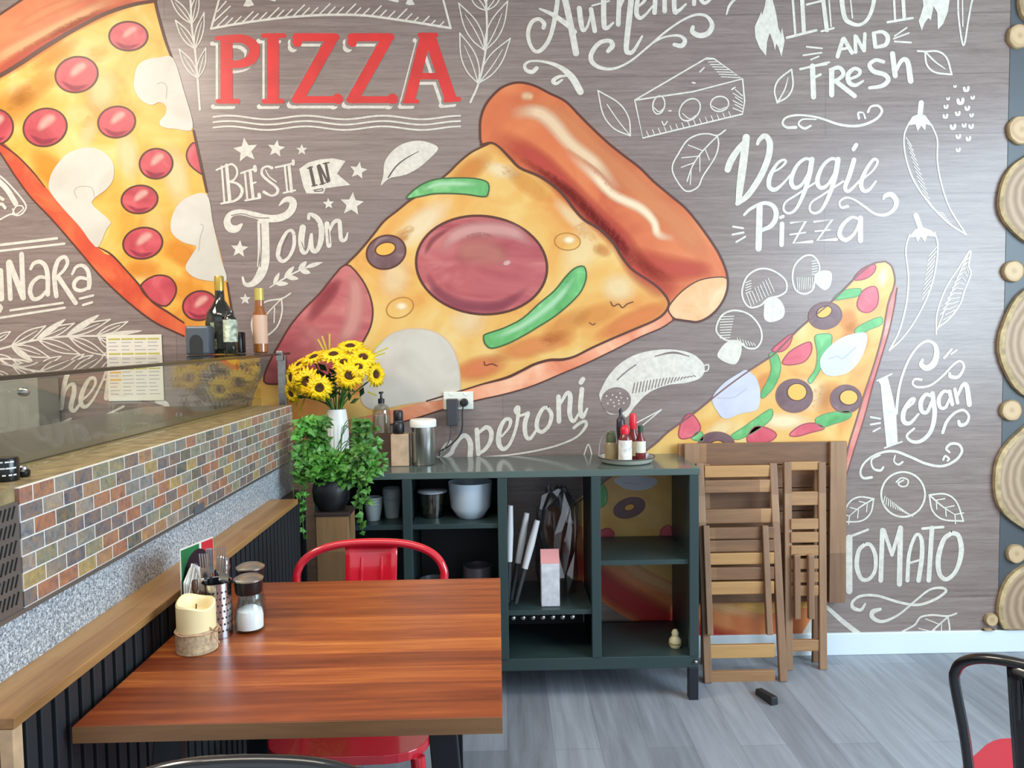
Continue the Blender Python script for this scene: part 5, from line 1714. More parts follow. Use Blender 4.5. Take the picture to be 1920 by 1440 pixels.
a.stroke([(901, 272), (920, 268), (935, 275), (955, 295), (975, 315), (1010, 330), (1040, 350), (1060, 370), (1075, 390), (1095, 412), (1125, 430), (1150, 455), (1165, 480), (1185, 505), (1215, 525), (1235, 540), (1250, 558), (1254, 572), (1245, 588), (1225, 602), (1190, 617), (1150, 634), (1110, 652), (1078, 668), (1055, 674), (1030, 675), (1002, 683), (978, 695), (950, 708), (905, 720), (870, 731), (800, 752)],
         [4] * 3 + [5] * 10 + [4] * 5 + [4] * 6 + [5] * 5 + [3] * 3, sub=4)
a.stroke([(920, 268), (885, 285), (860, 305), (840, 325), (815, 345), (795, 362), (770, 375), (745, 395), (720, 415), (700, 440), (675, 470), (648, 497)], 3.5, sub=4)
a.stroke([(1266, 598), (1240, 615), (1200, 632), (1150, 657), (1100, 681), (1050, 702), (1000, 723), (950, 738), (888, 752), (830, 768), (770, 787), (700, 803)], 2.6, sub=4)
a.stroke([(1145, 566), (1150, 574), (1160, 570), (1167, 577), (1176, 570), (1187, 566)], 1.8)
a.stroke([(908, 678), (910, 685), (922, 682), (932, 686)], 1.8).stroke([(1105, 605), (1112, 609), (1116, 606)], 1.5)
a.build('outline', M_line, s2)
sal = topping(s2, 'salami_round', M_salami, ell=(903, 497, 123, 92, 6), lw=4.6, layer=4)
h = Art(6)
h.soft([(822, 478), (856, 441), (905, 430), (962, 436), (1000, 462)], [14, 34, 38, 34, 16], (216, 158, 150), .75)
h.soft([(850, 480), (900, 470), (960, 490)], [30, 70, 30], (200, 126, 112), .6)
h.soft([(800, 510), (822, 548), (870, 572), (940, 572), (996, 535)], [12, 24, 28, 24, 12], (140, 60, 78), .6)
h.soft([(795, 480), (812, 450), (845, 427)], [8, 14, 8], (136, 50, 62), .5)
h.blob(950, 493, 9, 6, -20, (228, 180, 176), .9, .5)
h.build('painted_highlight', M_soft, sal)
big = topping(s2, 'salami_round', M_salami, pts=[(648, 496), (672, 515), (690, 545), (699, 580), (695, 612), (680, 642), (660, 672), (625, 700), (570, 715), (520, 720), (495, 715), (505, 680), (527, 640), (545, 610), (570, 580), (600, 550), (620, 525)], lw=3.2, layer=4)
h = Art(6)
h.soft([(655, 510), (668, 550), (660, 610), (630, 650)], [18, 40, 44, 24], (216, 150, 140), .75)
h.soft([(560, 610), (600, 640), (590, 690)], [16, 50, 24], (206, 128, 122), .6)
h.soft([(640, 520), (610, 560), (575, 605)], [14, 34, 18], (148, 52, 60), .6)
h.build('painted_highlight', M_soft, big)
ol = topping(s2, 'olive_ring', M_olive, ell=(724, 473, 37, 31, -18), lw=3.2, layer=4)
topping(ol, 'ring_hole', M_hole, ell=(723, 467, 19, 12, -14), lw=2.2, layer=6)
Art(6).soft([(698, 470), (712, 450), (735, 445)], [5, 10, 5], (160, 128, 132), .7).build('painted_highlight', M_soft, ol)
for pts, hl in (([(762, 372), (785, 350), (815, 337), (850, 334), (890, 335), (915, 343), (915, 364), (906, 369), (870, 364), (820, 363), (790, 368)], [(790, 357), (830, 345), (900, 346)]),
                ([(907, 632), (912, 626), (945, 615), (980, 597), (1010, 570), (1040, 545), (1060, 520), (1078, 503), (1095, 500), (1099, 520), (1090, 545), (1070, 568), (1040, 593), (1010, 612), (980, 630), (950, 645), (922, 653), (910, 645)], [(920, 636), (980, 610), (1040, 565), (1082, 515)])):
    o = topping(s2, 'green_pepper', M_pepper, pts=pts, lw=2.6, layer=7, lm=mat('green_outline_print', (56, 84, 44), 0.45))
    Art(9).soft(hl, [8, 14, 10][:len(hl)] if len(hl) == 3 else [8, 16, 18, 10], (182, 226, 180), .7).build('painted_highlight', M_soft, o)
for e in ((1064, 453, 24, 16, 4), (750, 577, 26, 18, -22)):
    o = topping(s2, 'cheese_bubble', M_cheese_s, ell=e, lw=2, layer=4, lm=mat('ochre_outline_print', (170, 118, 44), 0.45))
    Art(6).blob(e[0] + 3, e[1] - 3, 14, 9, 0, (250, 236, 196), .8).build('painted_highlight', M_soft, o)
o = topping(s2, 'mozzarella', M_mozz, pts=[(700, 662), (720, 637), (745, 621), (780, 616), (815, 622), (842, 642), (857, 672), (863, 710), (861, 735), (835, 748), (765, 757), (705, 768), (678, 752), (682, 712)], lw=2.2, layer=5, lm=mat('pale_outline_print', (206, 176, 146), 0.45))

# ------------------------------------------------------------------ slice 3: veggie slice at the lower right
cheese3 = [(1660, 490), (1636, 495), (1610, 515), (1585, 540), (1560, 565), (1530, 590), (1500, 615), (1475, 640), (1450, 665), (1420, 685), (1390, 705), (1350, 735), (1310, 768), (1280, 790), (1250, 812), (1225, 835), (1150, 890), (1060, 960),
           (1110, 1003), (1180, 1050), (1300, 1110), (1420, 1150), (1525, 1140), (1545, 1050), (1572, 930), (1590, 840), (1605, 790), (1620, 740), (1640, 680), (1655, 625), (1664, 575), (1672, 548), (1677, 525), (1672, 500)]
s3 = Art(2).fill(cheese3, sub=4).build('pizza_slice', M_cheese_s, mural)
s3['label'] = 'painted veggie pizza slice with olive rings and white cheese pieces'
Art(1).fill([(1668, 540), (1682, 540), (1677, 575), (1666, 625), (1651, 675), (1636, 725), (1621, 782), (1602, 842), (1586, 895), (1562, 985), (1530, 1120), (1510, 1120), (1560, 930), (1590, 800), (1640, 660)], sub=4).build('crust_side', blotch_mat('rosy_crust_side_print', [(0.3, (196, 82, 80)), (0.5, (214, 130, 116)), (0.7, (232, 190, 172))], 4.0), s3)
c3 = Art(3).fill([(1030, 950), (1060, 962), (1110, 1003), (1180, 1050), (1300, 1110), (1420, 1150), (1522, 1140), (1532, 1180), (1505, 1225), (1420, 1240), (1300, 1212), (1200, 1172), (1120, 1122), (1050, 1062), (1018, 1000)], sub=4).build('crust', blotch_mat('orange_crust_print', [(0.3, (206, 96, 56)), (0.6, (222, 140, 84))], 4.0), s3)
h = Art(4)
h.soft([(1030, 1000), (1120, 1085), (1240, 1160), (1360, 1205), (1470, 1215)], [30, 60, 64, 60, 40], (196, 44, 48), .85)
h.soft([(1080, 990), (1200, 1075), (1330, 1130), (1450, 1160)], [16, 30, 34, 20], (238, 190, 130), .7)
h.build('painted_highlight', M_soft, c3)
a = Art(3)
for q in ((1600, 640, 30, 40, 20, (224, 138, 70), .7), (1560, 750, 40, 40, 0, (228, 148, 74), .6), (1436, 716, 34, 18, -35, (226, 144, 70), .6), (1520, 740, 40, 40, 0, (250, 230, 180), .6), (1350, 806, 40, 20, -30, (250, 226, 170), .6), (1470, 790, 60, 20, 0, (250, 232, 186), .7), (1655, 520, 14, 24, 10, (252, 232, 186), .7), (1590, 600, 20, 24, 0, (226, 146, 76), .6), (1210, 960, 90, 40, 30, (244, 204, 130), .6), (1440, 960, 80, 60, 0, (244, 204, 130), .5)):
    a.blob(*q)
a.build('painted_highlight', M_soft, s3)
a = Art(6)
a.stroke(cheese3[:18], 3, sub=4)
a.stroke([(1660, 490), (1672, 500), (1678, 525), (1673, 548)], 2.6)
a.stroke([(1672, 548), (1664, 575), (1655, 625), (1640, 680), (1620, 740), (1605, 790), (1590, 840), (1572, 930)], 2.8)
a.stroke([(1682, 540), (1677, 575), (1666, 625), (1651, 675), (1636, 725), (1621, 782), (1602, 842), (1586, 895)], 1.8)
a.build('outline', mat('mauve_outline_print', (120, 82, 78), 0.45), s3)
for pts in ([(1600, 524), (1618, 503), (1640, 496), (1639, 510), (1622, 523)], [(1607, 568), (1618, 545), (1640, 537), (1647, 555), (1643, 575), (1628, 586), (1612, 582)], [(1447, 657), (1465, 640), (1485, 626), (1481, 645), (1466, 659)],
            [(1467, 678), (1480, 660), (1505, 645), (1520, 642), (1521, 660), (1508, 678), (1485, 684), (1470, 683)], [(1272, 815), (1279, 788), (1295, 775), (1309, 790), (1313, 805), (1300, 818), (1280, 823)],
            [(1400, 822), (1415, 800), (1440, 803), (1456, 815), (1442, 828), (1410, 832)], [(1480, 815), (1500, 798), (1525, 793), (1546, 803), (1520, 811), (1495, 818)], [(1240, 992), (1255, 985), (1262, 1005), (1250, 1020), (1238, 1010)], [(1120, 1000), (1140, 990), (1152, 1002), (1140, 1012)]):
    topping(s3, 'tomato_piece', M_tomato, pts=pts, lw=2, layer=4, lm=mat('rose_outline_print', (150, 60, 70), 0.45))
for pts in ([(1563, 559), (1580, 545), (1613, 541), (1609, 555), (1585, 560), (1568, 563)], [(1602, 620), (1618, 607), (1651, 594), (1653, 608), (1630, 618), (1611, 628)], [(1527, 632), (1540, 626), (1559, 628), (1557, 650), (1546, 665), (1539, 690), (1530, 706), (1520, 719), (1515, 712), (1529, 690), (1532, 660)],
            [(1442, 665), (1455, 662), (1463, 680), (1462, 700), (1450, 727), (1430, 747), (1427, 735), (1440, 712), (1446, 690)], [(1528, 787), (1550, 775), (1592, 770), (1592, 784), (1560, 796), (1540, 801)], [(1296, 822), (1310, 808), (1319, 815), (1316, 827)],
            [(1370, 817), (1395, 800), (1430, 775), (1447, 767), (1446, 785), (1420, 806), (1385, 824)], [(1112, 905), (1124, 900), (1138, 920), (1136, 945), (1122, 952), (1112, 940)]):
    topping(s3, 'green_pepper', M_pepper, pts=pts, lw=1.4, layer=4, lm=mat('light_green_outline_print', (96, 130, 88), 0.45))
for e, hl in (((1547, 592, 31, 25, -10), (1545, 585, 15, 10, -25)), ((1489, 742, 34, 31, 0), (1494, 735, 18, 16, 0)), ((1586, 748, 29, 26, 0), (1591, 745, 17, 14, 0)), ((1180, 952, 30, 18, -18), (1180, 951, 10, 6, -18)), ((1343, 834, 34, 24, 0), (1345, 836, 14, 10, 0)), ((1455, 930, 32, 26, 0), (1455, 926, 16, 12, 0))):
    o = topping(s3, 'olive_ring', M_olive, ell=e, lw=2.4, layer=4, lm=mat('mauve_outline_print', (120, 82, 78), 0.45))
    topping(o, 'ring_hole', M_hole, ell=hl, lw=1.6, layer=6)
for pts, ln in (([(1335, 747), (1355, 720), (1385, 700), (1400, 694), (1418, 710), (1425, 735), (1420, 767), (1390, 775), (1360, 785), (1345, 772)], [(1345, 746), (1375, 745), (1400, 728)]),
                ([(1538, 672), (1560, 645), (1588, 629), (1622, 624), (1624, 645), (1612, 675), (1590, 698), (1560, 705), (1542, 697)], [(1553, 673), (1570, 668), (1580, 672), (1605, 650)]),
                ([(1150, 900), (1175, 892), (1222, 895), (1232, 905), (1210, 918), (1175, 917)], [(1170, 905), (1200, 908)])):
    o = topping(s3, 'feta_piece', M_feta, pts=pts, lw=0, layer=6)
    Art(7).stroke(ln, 1.8).build('outline', mat('lilac_print_line', (176, 174, 186), 0.5), o)

# ------------------------------------------------------------------ chalk lettering and drawings of the mural
LY = 3


def words_part(label=None, layer=LY):
    return Art(layer), label


def done(A, name, label=None, m=None):
    o = A.build(name, m or M_chalk, mural)
    if label:
        o['label'] = label
    return o


# PIZZA in red with a white drop shadow
def pizza_letters(A, dx, dy, e):
    T = lambda pts: [(x + dx, y + dy) for x, y in pts]
    A.stroke(T([(425, 74), (425, 188)]), 23 + e, caps=False)
    A.stroke(T([(409, 190), (446, 190)]), 9 + e)
    A.stroke(T([(407, 72), (430, 70)]), 8 + e)
    A.stroke(T([(420, 74), (455, 73), (474, 84), (477, 98), (470, 112), (450, 120), (420, 121)]), [15 + e, 16 + e, 19 + e, 20 + e, 19 + e, 15 + e, 13 + e])
    A.stroke(T([(512, 68), (512, 188)]), 22 + e, caps=False)
    A.stroke(T([(495, 190), (529, 190)]), 9 + e).stroke(T([(494, 67), (532, 67)]), 9 + e)
    for ox in (0, 103):
        U = lambda pts: T([(x + ox, y) for x, y in pts])
        A.stroke(U([(556, 70), (629, 70)]), 15 + e)
        A.stroke(U([(557, 79), (558, 80)]), 17 + e)
        A.stroke(U([(622, 74), (560, 184)]), 21 + e)
        A.stroke(U([(553, 187), (630, 187)]), 13 + e)
        A.stroke(U([(633, 185), (634, 186)]), 19 + e)
    A.stroke(T([(787, 66), (817, 66)]), 9 + e)
    A.stroke(T([(798, 70), (767, 190)]), 21 + e, caps=False)
    A.stroke(T([(806, 70), (846, 188)]), 22 + e, caps=False)
    A.stroke(T([(778, 143), (832, 143)]), 12 + e, caps=False)
    A.stroke(T([(759, 190), (782, 190)]), 8 + e).stroke(T([(836, 188), (860, 186)]), 9 + e)
    return A


pizza_letters(Art(1), -9, 10, 0).build('lettering_shadow', M_chalk, mural)
pizza_letters(Art(2), -3, 3, 3).build('lettering_shadow', M_paper, mural)['label'] = 'brown gap between the red letters and their white shadow'
o = pizza_letters(Art(3), 0, 0, 0).build('lettering', M_redprint, mural)
o['label'] = 'big red lettering reading pizza'

A = Art(LY)
for k, yy in enumerate((222, 232, 242)):
    A.stroke([(400 + 463 * i / 24, yy - 1.5 + 3.4 * math.sin(2 * math.pi * (i / 24 * 3.2 + 0.55))) for i in range(25)], 3.4)
done(A, 'wavy_lines')
# ribbon above PIZZA with the feet of its letters
A = Art(LY)
A.stroke([(396, 54), (440, 46), (500, 37), (560, 31), (620, 28), (680, 29), (730, 35), (790, 44), (845, 53)], 4.5)
A.line(396, 54, 413, -8, 4).line(845, 53, 829, -8, 4)
for k in range(27):
    f = k / 26
    x = 406 + 416 * f
    y = 52 - 24 * math.sin(math.pi * min(1, max(0, f * 0.98 + 0.01)))
    L = 15 if k % 3 else 22
    if f > 0.85:
        L *= 0.7
    A.line(x, y, x + L * 0.95, y - L * 0.95, 2.8)
A.line(402, 40, 432, 12, 2.8).line(408, 22, 424, 3, 2.8)
A.fill([(456, 12), (461, 2), (463, -14), (470, -14), (472, 2), (477, 10), (466, 13)], False)
A.stroke([(492, -6), (515, 0)], 6)
A.stroke([(722, -4), (745, 2)], 6)
A.fill([(760, 8), (764, 0), (766, -14), (773, -14), (774, 2), (778, 9), (768, 10)], False)
done(A, 'ribbon_drawing')

# branches left and right of PIZZA
A = Art(LY)
A.stroke([(375, 206), (371, 150), (366, 95), (360, 50), (357, -10)], [4, 4, 4, 4, 4])
for (b, t, w) in (((371, 147), (336, 92), 16), ((371, 147), (386, 90), 14), ((366, 92), (329, 38), 16), ((366, 92), (383, 24), 14), ((360, 45), (318, -8), 16), ((360, 45), (372, -14), 14)):
    leaf(A, b, t, w, 2.4, True)
done(A, 'leaf_branch')
A = Art(LY)
A.stroke([(882, 192), (897, 157), (908, 110), (913, 60), (911, -10)], [4, 4, 4, 4, 4])
for (b, t, w) in (((897, 157), (862, 62), 28), ((898, 156), (957, 72), 26), ((909, 95), (860, 6), 26), ((909, 95), (952, 2), 26), ((912, 20), (880, -20), 20), ((912, 20), (940, -25), 20)):
    leaf(A, b, t, w, 2.4, True, 2)
done(A, 'leaf_branch')

# BEST
A = Art(LY)
A.line(416, 312, 421, 379, 4).line(425, 310, 431, 377, 6.5)
A.stroke([(425, 311), (435, 308), (443, 315), (445, 326), (439, 337), (430, 341)], 4)
A.stroke([(430, 341), (444, 344), (454, 355), (451, 368), (439, 377), (420, 381)], [4, 4.5, 6, 6, 4.5, 3.5])
A.line(406, 319, 426, 310, 3.6).line(415, 382, 436, 377, 3.6)
A.line(459, 322, 464, 374, 4).line(469, 320, 475, 372, 6)
A.stroke([(452, 325), (463, 321), (477, 317)], 4).line(478, 313, 479, 320, 7)
A.line(472, 344, 480, 342, 3.6).line(460, 376, 488, 371, 4).line(486, 365, 487, 370, 7)
A.stroke([(510, 315), (501, 312), (492, 317), (492, 328), (503, 339), (515, 348), (521, 356), (519, 363), (510, 367), (500, 363), (495, 360)], [6, 4, 5, 5, 5, 5, 6, 5, 4, 5, 6])
A.stroke([(498, 319), (505, 331), (518, 341)], 2.4)
A.line(534, 312, 539, 360, 4).line(542, 310, 547, 359, 6)
A.stroke([(517, 314), (532, 311), (551, 306)], 4).line(550, 302, 550, 308, 6).line(532, 362, 554, 357, 3.6)
done(A, 'lettering', 'chalk lettering reading best')
A = Art(LY)
A.fill([(561, 317), (578, 305), (600, 299), (625, 297), (648, 302), (632, 326), (657, 347), (611, 353), (607, 363), (575, 363), (569, 350)], False)
fl_ = done(A, 'flag_drawing')
A = Art(LY + 1)
A.line(582, 315, 589, 347, 6).line(577, 316, 586, 313, 2.4).line(585, 349, 595, 347, 2.4)
A.line(597, 312, 605, 344, 6).line(599, 310, 614, 341, 4.5).line(611, 307, 617, 339, 5).line(606, 307, 617, 305, 2.4).line(600, 346, 610, 343, 2.4)
A.stroke([(588, 357), (604, 354), (604, 358), (590, 359)], 1.8)
o = A.build('lettering', M_darkline, fl_)
o['label'] = 'dark lettering reading in on a white flag'


def star(A, cx, cy, r, rot=0):
    pts = []
    for k in range(10):
        a = math.radians(rot - 90 + 36 * k)
        q = r if k % 2 == 0 else r * 0.45
        pts.append((cx + q * math.cos(a), cy + q * math.sin(a)))
    return A.fill(pts, False)


for q in ((461, 282, 24, -8), (518, 279, 17, 8), (566, 281, 11, 0), (672, 320, 17, 10), (660, 383, 23, 5), (616, 382, 11, -4), (449, 467, 17, 5), (460, 561, 11, 0)):
    done(star(Art(LY), *q), 'star_drawing')
# TOWN
A = Art(LY)
A.stroke([(453, 421), (444, 429), (432, 428), (426, 416), (432, 403), (450, 398), (475, 403), (505, 410), (530, 407), (545, 396), (550, 382), (544, 374), (533, 376), (524, 385)],
         [5, 13, 15, 13, 11, 11, 12, 14, 14, 14, 14, 12, 8, 3])
A.stroke([(494, 415), (496, 460), (496, 492), (488, 516), (474, 532), (460, 533), (455, 520)], [20, 19, 18, 17, 11, 7, 4])
A.stroke([(484, 415), (485, 470), (483, 500)], [3, 3, 2])
A.stroke([(552, 440), (546, 432), (536, 438), (525, 460), (522, 480), (530, 490), (542, 482), (551, 462), (552, 440)], [7, 6, 6, 8, 9, 7, 6, 7, 7])
A.stroke([(568, 427), (565, 450), (568, 472), (577, 470), (584, 440)], [12, 12, 9, 5, 6])
A.stroke([(584, 440), (585, 466), (593, 471), (601, 455), (603, 430), (597, 412), (588, 404), (580, 402), (579, 410)], [6, 9, 8, 10, 11, 10, 8, 6, 6])
A.stroke([(613, 420), (617, 460)], 10).stroke([(616, 436), (626, 417), (636, 415), (638, 430), (640, 449), (648, 449), (652, 437)], [5, 7, 8, 8, 8, 6, 3])
done(A, 'lettering', 'chalk lettering reading town')
A = Art(LY + 1)
A.stroke([(489, 420), (490, 465), (488, 500)], 2.2).stroke([(434, 404), (455, 401), (480, 408), (505, 409)], 1.8).stroke([(541, 437), (530, 460), (526, 480)], 2)
A.stroke([(566, 455), (571, 468)], 1.6).stroke([(585, 408), (596, 420)], 2).line(616, 430, 618, 455, 1.8)
A.build('lettering_inlines', M_paper, mural)
A = Art(LY)
A.stroke([(506, 539), (530, 524), (560, 508), (604, 492)], [2, 3, 3, 2])
for b, t, w in (((513, 534), (524, 511), 8), ((516, 532), (541, 532), 9), ((533, 521), (552, 499), 9), ((536, 519), (560, 523), 9), ((560, 507), (575, 490), 10), ((562, 506), (582, 512), 10), ((572, 502), (604, 492), 8)):
    leaf_fill(A, b, t, w)
done(A, 'twig_drawing')
A = Art(LY)
A.stroke([(545, 550), (528, 560), (500, 565), (482, 580), (472, 605), (476, 632)], 3).stroke([(528, 560), (529, 585), (520, 612), (500, 630), (478, 640)], 3).stroke([(526, 562), (500, 590), (486, 618)], 2.4).line(515, 577, 514, 605, 2.4)
done(A, 'leaf_drawing')
A = Art(LY)
A.fill([(714, 348), (719, 328), (721, 305), (735, 284), (755, 270), (780, 264), (803, 267), (822, 278), (806, 297), (785, 315), (760, 328), (735, 333), (724, 339)], True, 3)
lf = done(A, 'leaf_drawing', 'solid white leaf above the green pepper of the large slice')
Art(LY + 1).stroke([(728, 333), (742, 313), (760, 298), (785, 284)], [2.4, 2.4, 2, 1]).build('leaf_midrib', M_darkline, lf)

# jar at the left edge, MARINARA and its branch
A = Art(LY)
A.stroke([(-10, 322), (15, 343), (47, 381), (46, 396), (35, 404), (20, 402), (0, 412), (-10, 416)], 3.2).stroke([(-6, 336), (14, 356), (30, 382)], 10)
A.stroke([(24, 392), (30, 402), (44, 392), (40, 386), (30, 388), (24, 400)], 2.6).stroke([(-4, 385), (4, 383), (10, 390)], 6).line(-6, 366, 6, 374, 6)
done(A, 'rolling_pin_drawing')
A = Art(LY)
A.line(-12, 461, 107, 447, 5).line(-12, 472, 121, 457, 4.5).line(20, 582, 118, 568, 4.5).line(-12, 598, 122, 577, 4.5).line(150, 560, 175, 554, 4.5).line(156, 572, 173, 567, 4.5)
A.stroke([(1, 508), (3, 560)], 11)
A.stroke([(-6, 568), (3, 576), (0, 584)], 6)
A.line(16, 493, 20, 560, 9).line(18, 492, 44, 558, 11).line(41, 477, 44, 559, 9.5)
A.stroke([(58, 504), (64, 494), (76, 491), (86, 500), (90, 520), (90, 552)], [6, 7, 8, 9, 9, 9]).stroke([(88, 521), (74, 520), (61, 531), (57, 548), (64, 561), (77, 557), (88, 545)], [6, 7, 8, 9, 8, 7, 6])
A.stroke([(106, 555), (103, 530), (103, 508), (110, 488), (122, 482), (127, 493), (119, 508), (109, 517)], [9, 9, 9, 8, 7, 7, 6, 5]).line(110, 520, 142, 568, 9)
A.stroke([(136, 514), (143, 501), (155, 498), (165, 508), (168, 528), (167, 540)], [5, 6, 7, 8, 9, 8]).stroke([(166, 524), (150, 521), (140, 530), (141, 541), (152, 545), (166, 540)], [5, 7, 8, 7, 7, 6])
done(A, 'lettering', 'chalk lettering ending in inara between double lines')
A = Art(LY)
A.stroke([(-12, 658), (25, 648), (65, 638), (120, 631), (190, 630), (220, 632)], [4, 4, 4, 4, 4, 4])
for b, t, w in (((22, 648), (86, 611), 18), ((72, 636), (140, 606), 16), ((125, 630), (207, 599), 16), ((182, 629), (240, 603), 14), ((25, 649), (93, 670), 18), ((72, 637), (150, 664), 20), ((130, 632), (200, 667), 18), ((-12, 640), (20, 622), 12), ((185, 633), (225, 660), 14)):
    leaf(A, b, t, w, 2.6, True)
for b, t, w in (((68, 636), (124, 598), 11), ((125, 629), (187, 590), 12), ((180, 631), (268, 620), 9), ((22, 650), (62, 678), 12)):
    leaf_fill(A, b, t, w)
A.stroke([(-12, 672), (40, 675), (75, 684), (130, 680), (190, 676)], 3.4)
for b, t, w in (((0, 672), (60, 692), 12), ((-8, 664), (40, 690), 14), ((75, 684), (115, 668), 9), ((130, 681), (158, 664), 8), ((140, 680), (175, 666), 8), ((70, 686), (110, 700), 12), ((190, 676), (210, 655), 8)):
    leaf(A, b, t, w, 2.4, False)
done(A, 'leaf_branch')
A = Art(LY)
A.stroke([(130, 692), (122, 718), (115, 765)], 9).stroke([(116, 748), (128, 725), (138, 721), (139, 738), (133, 764), (140, 770), (152, 755)], [4, 5, 8, 9, 9, 7, 4])
A.stroke([(152, 752), (168, 738), (179, 720), (177, 709), (167, 712), (155, 735), (152, 755), (160, 763), (174, 750), (190, 720), (200, 694)], [4, 4, 5, 6, 7, 9, 9, 7, 5, 4, 5])
A.stroke([(206, 680), (204, 715), (200, 746)], 10).line(196, 712, 214, 707, 4)
A.line(113, 822, 232, 762, 4.5).line(166, 812, 234, 772, 3.6).stroke([(114, 794), (126, 788), (133, 785)], 4)
A.stroke([(295, 752), (310, 757), (314, 768), (303, 780), (270, 792), (210, 804)], [9, 10, 9, 6, 4, 3])
done(A, 'lettering', 'chalk lettering reading hef seen through the glass')

# AUTHENTIC
A = Art(LY)
A.stroke([(1050, -46), (1056, -15), (1063, 15), (1072, 58), (1080, 100)], 12, caps=True)
A.stroke([(1051, -48), (1047, -12), (1041, 30), (1032, 68), (1019, 90), (1005, 97), (994, 84), (990, 62), (997, 42), (1010, 36), (1020, 44), (1019, 52)], [6, 8, 9, 8, 8, 7, 7, 8, 8, 7, 8, 8])
A.stroke([(1012, 17), (1035, 27), (1060, 44), (1078, 60)], [4, 8, 10, 8])
A.stroke([(1086, 16), (1089, 40), (1093, 57), (1101, 50), (1108, 28)], [10, 10, 8, 5, 5]).stroke([(1108, 18), (1115, 58)], 9)
A.stroke([(1132, -42), (1132, 40), (1137, 53), (1150, 43)], [10, 10, 8, 4]).line(1110, 11, 1142, 2, 3.4)
A.line(1163, -62, 1159, 46, 9).stroke([(1161, 18), (1169, -2), (1179, -14), (1185, -6)], [4, 6, 8, 9]).stroke([(1184, -8), (1179, 40), (1174, 90), (1179, 99), (1188, 95), (1204, 68)], [11, 11, 10, 9, 7, 4])
A.stroke([(1195, 14), (1208, 2), (1216, -16), (1208, -26), (1198, -14)], [4, 6, 6, 7, 8]).stroke([(1197, -12), (1193, 22), (1199, 34), (1210, 28), (1223, 12)], [8, 9, 8, 5, 4])
A.line(1230, -34, 1227, 24, 9).stroke([(1229, -10), (1238, -32), (1245, -28), (1246, 21)], [4, 6, 8, 9]).line(1252, -44, 1280, -52, 3.4).stroke([(1266, -84), (1264, 14), (1271, 21), (1286, 8)], [9, 9, 7, 4]).stroke([(1302, -44), (1301, 8)], 8).stroke([(1302, -62), (1304, -66)], 8).stroke([(1332, -40), (1322, -50), (1311, -30), (1312, -6), (1321, 6), (1336, -4)], [6, 7, 8, 8, 7, 4])
done(A, 'lettering', 'chalk lettering reading authentic, partly above the picture edge')
A = Art(LY)
A.stroke([(1140, 96), (1148, 86), (1143, 77), (1125, 80), (1110, 98), (1109, 115), (1125, 127), (1150, 129), (1180, 116), (1215, 88), (1245, 62), (1278, 39), (1305, 28), (1325, 31), (1335, 47), (1328, 62), (1312, 67), (1298, 60), (1299, 51)],
         [8, 10, 8, 8, 9, 9, 7, 5, 4, 4, 4, 4, 5, 6, 9, 10, 10, 9, 7])
A.stroke([(1222, 82), (1245, 70), (1272, 67), (1284, 76), (1278, 86), (1264, 84)], [3, 3.5, 5, 8, 9, 7])
done(A, 'swirl_drawing')
A = Art(LY)
A.stroke([(1006, 128), (998, 135), (987, 132), (984, 122), (995, 115), (1020, 116), (1048, 125), (1072, 145), (1088, 172)], [8, 8, 7, 6, 4, 5, 8, 13, 13])
A.stroke([(1068, 142), (1048, 144), (1037, 152), (1043, 157), (1054, 150)], [3, 6, 8, 6, 4])
done(A, 'swirl_drawing')
A = Art(LY)
A.stroke([(1362, 27), (1368, 10), (1384, -8)], [3, 5, 5])
done(A, 'accent_mark')

# HOT AND FRESH
A = Art(LY)
A.line(1480, -84, 1491, 66, 4.5).line(1499, -88, 1507, 60, 8).line(1468, -80, 1514, -90, 4).line(1512, 9, 1540, 2, 4).line(1531, -96, 1550, 57, 8).line(1546, -98, 1558, 50, 3).line(1520, -92, 1556, -100, 4).line(1475, 71, 1530, 57, 5).line(1540, 59, 1563, 53, 4)
A.stroke([(1602, -108), (1584, -88), (1576, -40), (1582, 28), (1596, 44), (1614, 46), (1630, 30), (1639, -8), (1634, -70), (1620, -102), (1602, -108)], [6, 8, 9, 9, 8, 6, 7, 8, 8, 7, 6]).line(1588, -60, 1598, 34, 3)
A.line(1670, -112, 1678, 40, 4.5).line(1687, -114, 1695, 36, 7).line(1646, -106, 1714, -122, 5).line(1664, 42, 1711, 34, 4.5)
done(A, 'lettering', 'chalk lettering reading hot, partly above the picture edge')
A = Art(LY)
A.fill([(1444, -58), (1446, -10), (1455, 25), (1459, 52), (1464, 64), (1466, 52), (1471, 76), (1465, 107), (1459, 88), (1455, 82), (1453, 95), (1449, 78), (1443, 62), (1438, 78), (1436, 105), (1424, 90), (1416, 70), (1415, 50), (1424, 30), (1427, 22), (1429, 28), (1434, 10), (1438, -18)], False)
done(A, 'flame_drawing')
A = Art(LY)
A.fill([(1740, -72), (1727, -30), (1731, 12), (1727, 25), (1722, 40), (1728, 58), (1733, 44), (1740, 34), (1745, 38), (1750, 12), (1757, 24), (1758, 56), (1768, 45), (1777, 22), (1782, -14), (1770, -4), (1756, -40)], False)
done(A, 'flame_drawing')
A = Art(LY)
A.line(1570, 106, 1580, 74, 8).line(1582, 73, 1597, 99, 8).line(1574, 93, 1592, 90, 5)
A.line(1604, 98, 1603, 68, 7).line(1605, 69, 1619, 95, 7).line(1620, 95, 1621, 64, 7)
A.line(1638, 63, 1641, 88, 8).stroke([(1638, 62), (1654, 60), (1664, 70), (1660, 84), (1642, 89)], [5, 7, 9, 8, 6])
A.line(1512, 88, 1541, 91, 3.6).line(1506, 104, 1540, 99, 3.4).line(1520, 112, 1535, 106, 3).line(1677, 68, 1700, 52, 3).line(1675, 73, 1704, 62, 3).line(1677, 78, 1708, 80, 3.6)
